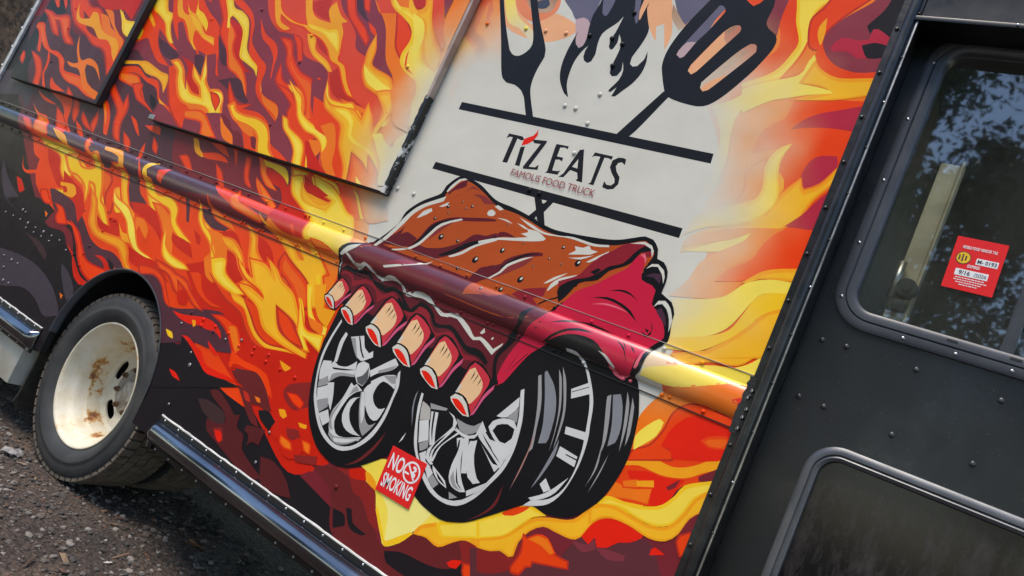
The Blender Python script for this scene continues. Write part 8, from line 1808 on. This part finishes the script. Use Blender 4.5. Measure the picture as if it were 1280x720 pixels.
tcg = n.new('ShaderNodeTexCoord'); mpg = n.new('ShaderNodeMapping'); mpg.inputs['Scale'].default_value = (2.2, 1, .8); l.new(tcg.outputs['Object'], mpg.inputs['Vector']); n1 = n.new('ShaderNodeTexNoise'); n1.inputs['Scale'].default_value = 13; n1.inputs['Detail'].default_value = 12; n1.inputs['Roughness'].default_value = .78; l.new(mpg.outputs[0], n1.inputs['Vector'])
rp = n.new('ShaderNodeValToRGB'); rp.color_ramp.elements[0].position = .45; rp.color_ramp.elements[0].color = (.004, .004, .005, 1); rp.color_ramp.elements[1].position = .80; rp.color_ramp.elements[1].color = (.055, .045, .048, 1); p.inputs['Specular IOR Level'].default_value = .3
l.new(n1.outputs['Fac'], rp.inputs[0]); l.new(rp.outputs[0], p.inputs['Base Color'])
mr2 = n.new('ShaderNodeMapRange'); l.new(n1.outputs['Fac'], mr2.inputs[0]); mr2.inputs[3].default_value = .03; mr2.inputs[4].default_value = .3; l.new(mr2.outputs[0], p.inputs['Roughness'])
def pane(name, m, parent, x0, x1, z0, z1, y):
    bm = bmesh.new(); box(bm, x0, x1, y, y+.005, z0, z1); return bm_obj(name, bm, m, parent)
pane('window_pane', M_glass, DOOR, UW[0]+.006, -.004, UW[2]+.004, UW[3]-.004, DY+.004)
pane('window_pane', M_glass, DOOR, .012, UW[1]-.006, UW[2]+.004, UW[3]-.004, DY+.014)
box_obj('window_mullion', M_gasket, DOOR, -.006, .022, DY-.004, DY+.022, UW[2]-.004, UW[3]+.004, bev=.003)
pane('lower_window_pane', M_dglass, DOOR, LW[0]+.006, LW[1]-.006, LW[2]+.006, LW[3]-.006, DY+.012)
for x, z in ((-.372, 1.597), (-.313, 1.600), (-.150, 1.598), (-.375, 1.44), (-.312, 1.437), (-.150, 1.430), (.02, 1.432), (.03, 1.59), (.18, 1.59)):
    rivet(DOOR, 'screw', x, DY, z, .0078, .0055, m=M_domed)
# cab interior
box_obj('cab_rear_wall', M_cab, TR, XF+.06, XF+.08, .13, 2.2, .5, 2.9)
box_obj('cab_far_wall', M_cab, TR, XF+.08, 1.0, 2.15, 2.19, .5, 2.55)
box_obj('cab_ceiling', M_cab, TR, XF+.08, 1.0, .13, 2.15, 2.55, 2.58)
box_obj('cab_floor', M_cab, TR, XF+.06, 1.0, .13, 2.19, .5, .55)
box_obj('cab_front', M_black, TR, 1.0, 1.04, .0, 2.2, .45, 2.1)
box_obj('front_quarter', M_black, TR, XD1+.004, 1.0, .06, .09, .45, 2.476)
bm = bmesh.new(); box(bm, -.270, -.222, .15, .195, .6, 2.16, bev=.006); box(bm, -.2215, -.215, .145, .20, .6, 2.17)
pi_ = bm_obj('inner_pillar', bm, M_beige, TR, smooth=True, angle=R(40)); tag(pi_, 'beige metal pillar seen through the door window')
bm = bmesh.new(); bmesh.ops.create_cone(bm, cap_ends=True, segments=20, radius1=.028, radius2=.024, depth=.03, matrix=Matrix.Translation((-.238, .140, 1.80)) @ Matrix.Rotation(R(90), 4, 'X'))
bmesh.ops.create_cone(bm, cap_ends=True, segments=16, radius1=.011, radius2=.011, depth=.04, matrix=Matrix.Translation((-.238, .136, 1.80)) @ Matrix.Rotation(R(90), 4, 'X'))
box(bm, -.268, -.225, .128, .152, 1.735, 1.765, bev=.006)
bm_obj('door_latch', bm, M_rubber, pi_, smooth=True, angle=R(40))
bm = bmesh.new(); bmesh.ops.create_cone(bm, cap_ends=True, segments=12, radius1=.010, radius2=.010, depth=.10, matrix=Matrix.Translation((-.266, .134, 1.815)))
bm_obj('latch_rod', bm, M_alu, pi_, smooth=True)

# ---------------------------------------------------------------- stickers
def sticker(name, label, c0, u, v, w_, h_, m, parent, t=.0012):
    c0, u, v = Vector(c0), Vector(u).normalized(), Vector(v).normalized(); nn = u.cross(v)
    bm = bmesh.new(); vs_ = []
    for k_ in (0, t):
        vs_.append([bm.verts.new(c0+u*a+v*b+nn*k_) for a, b in ((0, 0), (w_, 0), (w_, h_), (0, h_))])
    bm.faces.new(vs_[1]); bm.faces.new(vs_[0][::-1])
    for i in range(4): bm.faces.new((vs_[0][i], vs_[0][(i+1) % 4], vs_[1][(i+1) % 4], vs_[1][i]))
    o = bm_obj(name, bm, m, parent); tag(o, label); return o
M_stred = mat('sticker_red', lin('#e01a1c'), .35); M_ink = mat('white_ink', (.78, .78, .78), .4); M_blackink = mat('black_ink', (.02, .02, .02), .5); M_yellow = mat('yellow_ink', lin('#e8b818'), .4)
def flat(name, pts2, c0, u, v, lift, m, parent):
    c0, u, v = Vector(c0), Vector(u).normalized(), Vector(v).normalized(); nn = u.cross(v)
    pts = [Vector((a, b, 0)) for a, b in pts2]; tr3 = geometry.tessellate_polygon([pts])
    bm = bmesh.new(); bv = [bm.verts.new(c0+u*q.x+v*q.y+nn*lift) for q in pts]
    for t in tr3: bm.faces.new([bv[i] for i in t])
    me = bpy.data.meshes.new(name); bm.normal_update()
    for f_ in bm.faces:
        if f_.normal.dot(nn) < 0: f_.normal_flip()
    bm.to_mesh(me); bm.free(); return link(name, me, m, parent)
NS = (-1.409, -.0030, .6985); u_, v_ = (.1455, 0, .0025), (-.005, 0, .1425); WN = .1445
ns = sticker('no_smoking_sticker', 'square red no smoking sticker with white lettering', NS, u_, v_, WN, .1435, M_stred, TR)
bd = [(0.001, 0.001), (WN-.001, .001), (WN-.001, .1425), (.001, .1425)]
def at2(c0, u, v, a, b, lift):
    u, v = Vector(u).normalized(), Vector(v).normalized(); return Vector(c0)+u*a+v*b+u.cross(v)*lift
un, vn = Vector(u_).normalized(), Vector(v_).normalized()
text_mesh('NO', .068, M_ink, ns, at2(NS, u_, v_, .012, .078, .0016), un, vn, width=.058, bold=.0012)
text_mesh('SMOKING', .060, M_ink, ns, at2(NS, u_, v_, .011, .020, .0016), un, vn, width=.122, bold=.0012)
ring_o = [(.104+.033*math.cos(R(a)), .0985+.033*math.sin(R(a))) for a in range(0, 360, 10)]; ring_i = [(.104+.027*math.cos(R(a)), .0985+.027*math.sin(R(a))) for a in range(0, 360, 10)]
flat('prohibition_ring', ring_o, NS, u_, v_, .0016, M_ink, ns); flat('ring_field', ring_i, NS, u_, v_, .0019, M_stred, ns)
flat('cigarette', [(.079, .088), (.098, .088), (.098, .094), (.079, .094)], NS, u_, v_, .0022, M_ink, ns)
flat('smoke_curl', [(.108, .087), (.122, .090), (.121, .099), (.113, .101), (.121, .108), (.117, .118), (.106, .120), (.103, .112), (.110, .112), (.112, .107), (.105, .101), (.108, .095), (.114, .094)], NS, u_, v_, .0022, M_ink, ns)
flat('prohibition_bar', [(.083, .115), (.087, .119), (.124, .082), (.120, .078)], NS, u_, v_, .0025, M_ink, ns)
# vendor permit on the glass
VT = (-.1645, DY+.0035, 1.8165); vu, vv_ = (.107, 0, .003), (-.003, 0, .132)
vt = sticker('vendor_permit', 'red vendor permit with a yellow and black seal on the glass', VT, vu, vv_, .1085, .1345, M_stred, TR, .0008)
un, vn = Vector(vu).normalized(), Vector(vv_).normalized()
def vtxt(s, size, a, b, w_, m): return text_mesh(s, size, m, vt, at2(VT, vu, vv_, a, b, .0016), un, vn, width=w_, bold=size*.022)
vtxt('MOBILE FOOD VENDOR TAG', .0105, .018, .1060, .073, M_ink)
cir = [(.026+.0165*math.cos(R(a)), .0815+.0165*math.sin(R(a))) for a in range(0, 360, 15)]; cir2 = [(.026+.0145*math.cos(R(a)), .0815+.0145*math.sin(R(a))) for a in range(0, 360, 15)]
flat('seal_rim', cir, VT, vu, vv_, .0012, M_blackink, vt); flat('seal', cir2, VT, vu, vv_, .0014, M_yellow, vt)
for i, (a, b) in enumerate(((.018, .012), (.025, .017), (.032, .011))):
    flat('seal_mark', [(a-.002, .0815-b*.6), (a+.0015, .0815-b*.5), (a+.001, .0815+b*.55), (a-.0022, .0815+b*.6)], VT, vu, vv_, .0016, M_blackink, vt)
flat('number_field', [(.054, .071), (.100, .071), (.100, .087), (.054, .087)], VT, vu, vv_, .0012, M_ink, vt); vtxt('M- 0193', .0135, .057, .0745, .040, M_blackink)
vtxt('EXPIRES', .0105, .040, .0595, .026, M_ink)
flat('date_field', [(.018, .036), (.088, .036), (.088, .053), (.018, .053)], VT, vu, vv_, .0012, M_ink, vt); vtxt('9/16', .0150, .026, .0395, .024, M_blackink); vtxt('/2026', .0125, .058, .0400, .027, mat('grey_ink', (.2, .2, .22), .5))
for i, (a, w_) in enumerate(((.022, .062), (.020, .066), (.026, .054), (.034, .036))):
    bm = bmesh.new()
    x = a
    while x < a+w_:
        L_ = rng.uniform(.003, .007)
        q = [at2(VT, vu, vv_, x+dx, .030-i*.0058+dz, .0013) for dx, dz in ((0, 0), (L_, 0), (L_, .0022), (0, .0022))]
        bm.faces.new([bm.verts.new(k_) for k_ in q]); x += L_+.0014
    bm_obj('fine_print', bm, M_ink, vt)

# screw heads through the wrap
for kk, lst in PX.items():
    for i, (x, z) in enumerate(lst):
        x, z = x/1000, z/1000
        if kk in ('a', 'b'): rivet(h1 if kk == 'a' else h2, 'screw', x, AY-.003, z, .0075, .0032, art_colour(kk, x, z))
        elif kk == 'p': rivet(side, 'screw', x, -.0025, z, .0078, .0032, art_colour('p', x, z))
        elif kk == 'w': rivet(side, 'screw', x, -.003, z, .0055 if i % 5 else .009, .0035, m=M_rivet)
        else: rivet(side, 'screw', x, -.003, z, .0085, .0045, 'K1')

# ---------------------------------------------------------------- stones and litter
def stone_mesh(k_):
    r2 = random.Random(k_); bm = bmesh.new(); bmesh.ops.create_icosphere(bm, subdivisions=1, radius=1)
    for v in bm.verts: v.co = Vector((v.co.x*r2.uniform(.75, 1.2), v.co.y*r2.uniform(.7, 1.1), v.co.z*r2.uniform(.45, .7)))
    vs_ = [tuple(v.co) for v in bm.verts]; fs_ = [tuple(v.index for v in f_.verts) for f_ in bm.faces]; bm.free(); return np.array(vs_), np.array(fs_)
def scatter(name, label, cat, cnt, size, m, area, seed, shape=None, flat_=.6):
    r2 = np.random.default_rng(seed); V, F = [], []; b = 0
    protos = [stone_mesh(i) for i in range(5)] if shape is None else shape
    for i in range(cnt):
        while True:
            x = r2.uniform(area[0], area[1]); y = r2.uniform(area[2], area[3])
            if mn.noise(Vector((x*1.1, y*1.1, seed)))*.9+r2.uniform(0, 1) > .25: break
        s = size[0]*(size[1]/size[0])**(r2.random()**2.2); pv, pf = protos[i % len(protos)]
        a = r2.uniform(0, 6.28); ca, sa = math.cos(a), math.sin(a); tl = r2.normal(0, .25)
        q = pv*s; q = np.c_[q[:, 0]*ca-q[:, 1]*sa, q[:, 0]*sa+q[:, 1]*ca, q[:, 2]+q[:, 0]*tl]
        q = q+np.array([x, y, ground_h(x, y)+s*.25]); V.append(q); F.append(pf+b); b += len(q)
    V = np.concatenate(V); F = np.concatenate(F)
    me = bpy.data.meshes.new(name); me.from_pydata(V.tolist(), [], F.tolist()); o = link(name, me, m); tag(o, label, cat, kind='stuff'); return o
def island_mat(name, cs, rough=.8):
    m, n, l, p = new_mat(name); g_ = n.new('ShaderNodeNewGeometry'); r_ = n.new('ShaderNodeValToRGB'); r_.color_ramp.interpolation = 'CONSTANT'
    while len(r_.color_ramp.elements) < len(cs): r_.color_ramp.elements.new(.5)
    for i, c in enumerate(cs): r_.color_ramp.elements[i].position = i/len(cs); r_.color_ramp.elements[i].color = (*c, 1)
    l.new(g_.outputs['Random Per Island'], r_.inputs[0]); l.new(r_.outputs[0], p.inputs['Base Color']); p.inputs['Roughness'].default_value = rough; return m
M_stone = island_mat('stones', [(.09, .078, .07), (.15, .13, .112), (.055, .048, .043), (.17, .145, .125), (.10, .08, .066), (.07, .058, .05), (.23, .20, .175), (.045, .038, .033)])
M_chipw = island_mat('wood_chips', [(.16, .085, .045), (.09, .05, .03), (.22, .15, .09), (.06, .035, .022), (.12, .05, .025)])
scatter('gravel', 'loose grey gravel strewn over the dark soil', 'gravel', 30000, (.0035, .017), M_stone, (-6.5, -.4, -2.6, .7), 3)
blade = [(np.array([(-1, -.16, 0), (1, -.1, .05), (1.02, .12, .05), (-.95, .18, .02), (0, .02, .16)]), np.array([(0, 1, 4), (1, 2, 4), (2, 3, 4), (3, 0, 4)])), (np.array([(-.6, -.3, 0), (.5, -.35, .03), (.7, .2, .1), (-.4, .36, .04), (0, 0, .22)]), np.array([(0, 1, 4), (1, 2, 4), (2, 3, 4), (3, 0, 4)]))]
scatter('bark_litter', 'reddish bark chips and twigs scattered on the soil', 'bark chips', 3200, (.006, .035), M_chipw, (-7, -.4, -2.6, .6), 9, blade)

def ground_point(px, py):        # where a sight line meets the soil
    d = fx*924+rx*(px-640)-ux*(py-360); t = -CAM.z/d.z; return CAM+d*t
# crumpled scrap, dry leaf
q = ground_point(13, 568); bm = bmesh.new(); bmesh.ops.create_grid(bm, x_segments=6, y_segments=5, size=.028)
for v in bm.verts: v.co.z = .012+.02*mn.noise(v.co*40)+.01*rng.random(); v.co.x *= 1.4
o = bm_obj('crumpled_paper', bm, mat('dirty_paper', (.34, .32, .31), .8, c2=(.14, .13, .13), scale=30)); o.location = (q.x, q.y, ground_h(q.x, q.y)); o.rotation_euler.z = .7
tag(o, 'crumpled dirty white paper scrap on the soil behind the wheel', 'paper scrap')
def leaf_obj(px, py, s, m, label, rz, name='dry_leaf'):
    q = ground_point(px, py); bm = bmesh.new(); n_ = 7; L_, R_, C_ = [], [], []
    for i in range(n_+1):
        t = i/n_; wdt = .42*math.sin(math.pi*t**.8)*(1+.25*math.sin(t*19)); x = t*2-1; z = .12*math.sin(t*5+px)+.15
        C_.append(bm.verts.new((x*s, 0, (z-.05)*s))); L_.append(bm.verts.new((x*s, wdt*s, (z+.18*wdt)*s))); R_.append(bm.verts.new((x*s, -wdt*s, (z+.12)*s)))
    for i in range(n_):
        for a, b in ((L_, C_), (C_, R_)):
            try: bm.faces.new((a[i], b[i], b[i+1], a[i+1]))
            except ValueError: pass
    o = bm_obj(name, bm, m, smooth=True); o.location = (q.x, q.y, ground_h(q.x, q.y)); o.rotation_euler.z = rz; tag(o, label, 'leaf'); return o
M_leafb = mat('dead_leaf', (.20, .10, .04), .7, c2=(.12, .06, .03), scale=40)
leaf_obj(243, 684, .045, M_leafb, 'curled brown leaf in the shade under the sill', .4)
leaf_obj(136, 702, .020, mat('pale_leaf', (.45, .42, .36), .7), 'small pale leaf scrap lying on open gravel', 1.2)
q0 = ground_point(52, 622); q1 = ground_point(64, 629)

# ---------------------------------------------------------------- trees
M_bark = mat('bark', (.30, .165, .09), .9, c2=(.11, .065, .04), scale=14, bump=1.0, bscale=22)
M_bark.node_tree.nodes['Bump'].inputs['Distance'].default_value = .05
M_moss = mat('moss', (.12, .11, .02), .9, c2=(.06, .065, .015), scale=30)
def leaf_mat(name, c1, c2):
    m, n, l, p = new_mat(name); g_ = n.new('ShaderNodeNewGeometry'); r_ = n.new('ShaderNodeValToRGB'); r_.color_ramp.elements[0].color = (*c1, 1); r_.color_ramp.elements[1].color = (*c2, 1)
    l.new(g_.outputs['Random Per Island'], r_.inputs[0]); l.new(r_.outputs[0], p.inputs['Base Color']); p.inputs['Roughness'].default_value = .55
    return m
M_leaf = leaf_mat('foliage', (.028, .05, .014), (.075, .12, .035)); M_leaf2 = leaf_mat('dark_foliage', (.016, .032, .012), (.045, .075, .026))
def trunk_mesh(h, r0, r1, seed, limbs, seg=14):
    r2 = random.Random(seed); bm = bmesh.new(); tips = []
    def limb(p0, d, L_, ra, rb, k_, curve):
        pts, p_ = [], Vector(p0); d = Vector(d).normalized()
        for i in range(k_+1):
            pts.append((p_.copy(), ra+(rb-ra)*i/k_)); d = (d+Vector((r2.uniform(-curve, curve), r2.uniform(-curve, curve), r2.uniform(-curve*.4, curve)))).normalized(); p_ = p_+d*L_/k_
        rows = []
        for i, (c, r_) in enumerate(pts):
            t = (pts[min(i+1, k_)][0]-pts[max(i-1, 0)][0]).normalized(); a = t.orthogonal().normalized(); b = t.cross(a)
            rows.append([bm.verts.new(c+(a*math.cos(2*math.pi*j/seg)+b*math.sin(2*math.pi*j/seg))*r_*(1+.10*mn.noise(Vector((j*.9, c.z*2.2, seed))))) for j in range(seg)])
        for i in range(k_):
            for j in range(seg): bm.faces.new((rows[i][j], rows[i][(j+1) % seg], rows[i+1][(j+1) % seg], rows[i+1][j]))
        return pts
    main = limb((0, 0, -.1), (r2.uniform(-.05, .05), r2.uniform(-.05, .05), 1), h, r0, r1, 12, .05)
    for i in range(limbs):
        b = main[3+int(i*9/limbs)] if i < limbs else main[-1]; a = r2.uniform(0, 6.28)
        tp = limb(b[0], (math.cos(a), math.sin(a), r2.uniform(.25, .8)), h*r2.uniform(.22, .42), b[1]*.5, .015, 6, .22); tips += [q[0] for q in tp[2:]]
    tips += [q[0] for q in main[6:]]
    return bm, tips
def tree(name, label, loc, h, r0, crown_n, leaf_s, seed, m=M_leaf, limbs=9, spread=.9, group=None, low=.0):
    e = empty(name, loc); tag(e, label, 'tree', group)
    bm, tips = trunk_mesh(h, r0, r0*.25, seed, limbs)
    bmesh.ops.recalc_face_normals(bm, faces=bm.faces); me = bpy.data.meshes.new('trunk'); bm.to_mesh(me); bm.free()
    o = bpy.data.objects.new('trunk', me); col.objects.link(o); me.materials.append(M_bark); o.parent = e
    for f_ in me.polygons: f_.use_smooth = True
    r2 = np.random.default_rng(seed); tp = np.array([tuple(t) for t in tips]); tp = tp[tp[:, 2] > h*low]
    cl = tp[r2.integers(0, len(tp), 90)]+r2.normal(0, spread*.6, (90, 3))*np.array([1, 1, .6])
    idx = r2.integers(0, 90, crown_n); c = cl[idx]+r2.normal(0, spread*.36, (crown_n, 3))
    d = r2.normal(0, 1, (crown_n, 3)); d /= np.linalg.norm(d, axis=1)[:, None]; s = r2.normal(0, 1, (crown_n, 3)); s = np.cross(d, s); s /= np.linalg.norm(s, axis=1)[:, None]
    z = leaf_s*r2.uniform(.6, 1.4, crown_n)[:, None]
    V = np.stack([c-d*z, c+s*z*.45, c+d*z, c-s*z*.45], 1).reshape(-1, 3); F = np.arange(crown_n*4).reshape(-1, 4)
    me = bpy.data.meshes.new('crown'); me.from_pydata(V.tolist(), [], F.tolist()); me.materials.append(m)
    o = bpy.data.objects.new('crown', me); col.objects.link(o); o.parent = e; return e
# the tree standing by the rear of the truck
tr0 = tree('pine_tree', 'thick barked tree trunk standing behind the rear corner of the truck', (-9.0, .72, -.1), 14, .55, 3000, .14, 5, M_leaf2, 8, 1.2, low=.6)
# woodland across the yard (mirrored in the door glass)
grp = 'woodland trees across the yard'
LB = ('broadleaf tree across the yard with the widest pale crown', 'dark leafy tree across the yard facing the serving hatch', 'pale leafy tree across the yard facing the lettering', 'dark leafy tree across the yard facing the cab door',
      'pale leafy tree across the yard beyond the cab', 'dark leafy tree across the yard facing the rear corner', 'pale leafy tree farthest behind the truck across the yard', 'dark leafy tree ahead of the cab across the yard', 'tall pale tree at the far rear end of the yard', 'tall dark tree at the far rear end of the yard', 'dark leafy tree in the second row across the yard', 'tallest pale tree in the farthest corner of the yard')
for i, (x, y, h, k_, md_) in enumerate(((-8.5, -14, 8, 8000, M_leaf), (-4.6, -13, 7, 8000, M_leaf2), (-2.0, -12, 10.5, 22000, M_leaf), (.7, -12.5, 10.5, 22000, M_leaf2), (5.0, -14, 8, 8000, M_leaf), (-13, -12, 7, 7000, M_leaf2), (-19, -9, 8, 8000, M_leaf), (9, -11, 7, 5000, M_leaf2), (-25, -12, 10, 8000, M_leaf), (-31, -7, 11, 8000, M_leaf2), (-17, -16, 9, 7000, M_leaf2), (-36, -17, 12, 7000, M_leaf))):
    tree('broadleaf_tree', LB[i], (x, y, 0), h, .2, k_, .085 if k_ > 20000 else .12, 20+i, md_, 11, .85, grp, low=.15)
# brushwood behind the truck
def shrub(loc, h, n_, seed, label):
    e = empty('shrub', loc); tag(e, label, 'shrub', 'brushwood behind the truck'); r2 = np.random.default_rng(seed)
    bm = bmesh.new()
    for k_ in range(9):
        a = r2.uniform(0, 6.28); tp = Vector((math.cos(a)*h*.35, math.sin(a)*h*.35, h*r2.uniform(.6, 1)))
        sweep(bm, [(.008*math.cos(R(b)), .008*math.sin(R(b))) for b in range(0, 360, 72)], [((0, 0, -.05), (1, 0, 0), (0, 1, 0)), (tp*.5+Vector((0, 0, .1)), (1, 0, 0), (0, 1, 0)), (tp, (.3, 0, 0), (0, .3, 0))], True)
    bm_obj('stems', bm, M_bark).parent = e
    c = r2.normal(0, 1, (n_, 3))*np.array([.34, .34, .28])*h+np.array([0, 0, h*.55]); c[:, 2] = np.abs(c[:, 2])
    d = r2.normal(0, 1, (n_, 3)); d /= np.linalg.norm(d, axis=1)[:, None]; s = np.cross(d, r2.normal(0, 1, (n_, 3))); s /= np.linalg.norm(s, axis=1)[:, None]; z = .05*r2.uniform(.6, 1.5, n_)[:, None]
    V = np.stack([c-d*z, c+s*z*.5, c+d*z, c-s*z*.5], 1).reshape(-1, 3)
    me = bpy.data.meshes.new('leaves'); me.from_pydata(V.tolist(), [], np.arange(n_*4).reshape(-1, 4).tolist()); me.materials.append(M_leaf2)
    o = bpy.data.objects.new('leaves', me); col.objects.link(o); o.parent = e
for i, (x, y, h) in enumerate(((-10.6, 1.9, 2.4), (-12, 3.0, 3.2), (-10.3, -.6, 1.6), (-13.5, 1.2, 3.4), (-9.6, 2.6, 2.6), (-14, -2.5, 3.0), (-15, 4.2, 4.0))):
    shrub((x, y, 0), h, 2600, 60+i, ('leafy shrub growing right behind the thick tree trunk', 'tall shrub beyond the rear wall of the truck', 'low shrub growing in front of the thick tree trunk', 'tall shrub in line behind the thick trunk', 'shrub closest to the rear wall of the truck', 'tall shrub at the open side of the yard', 'largest shrub farthest behind the truck')[i])
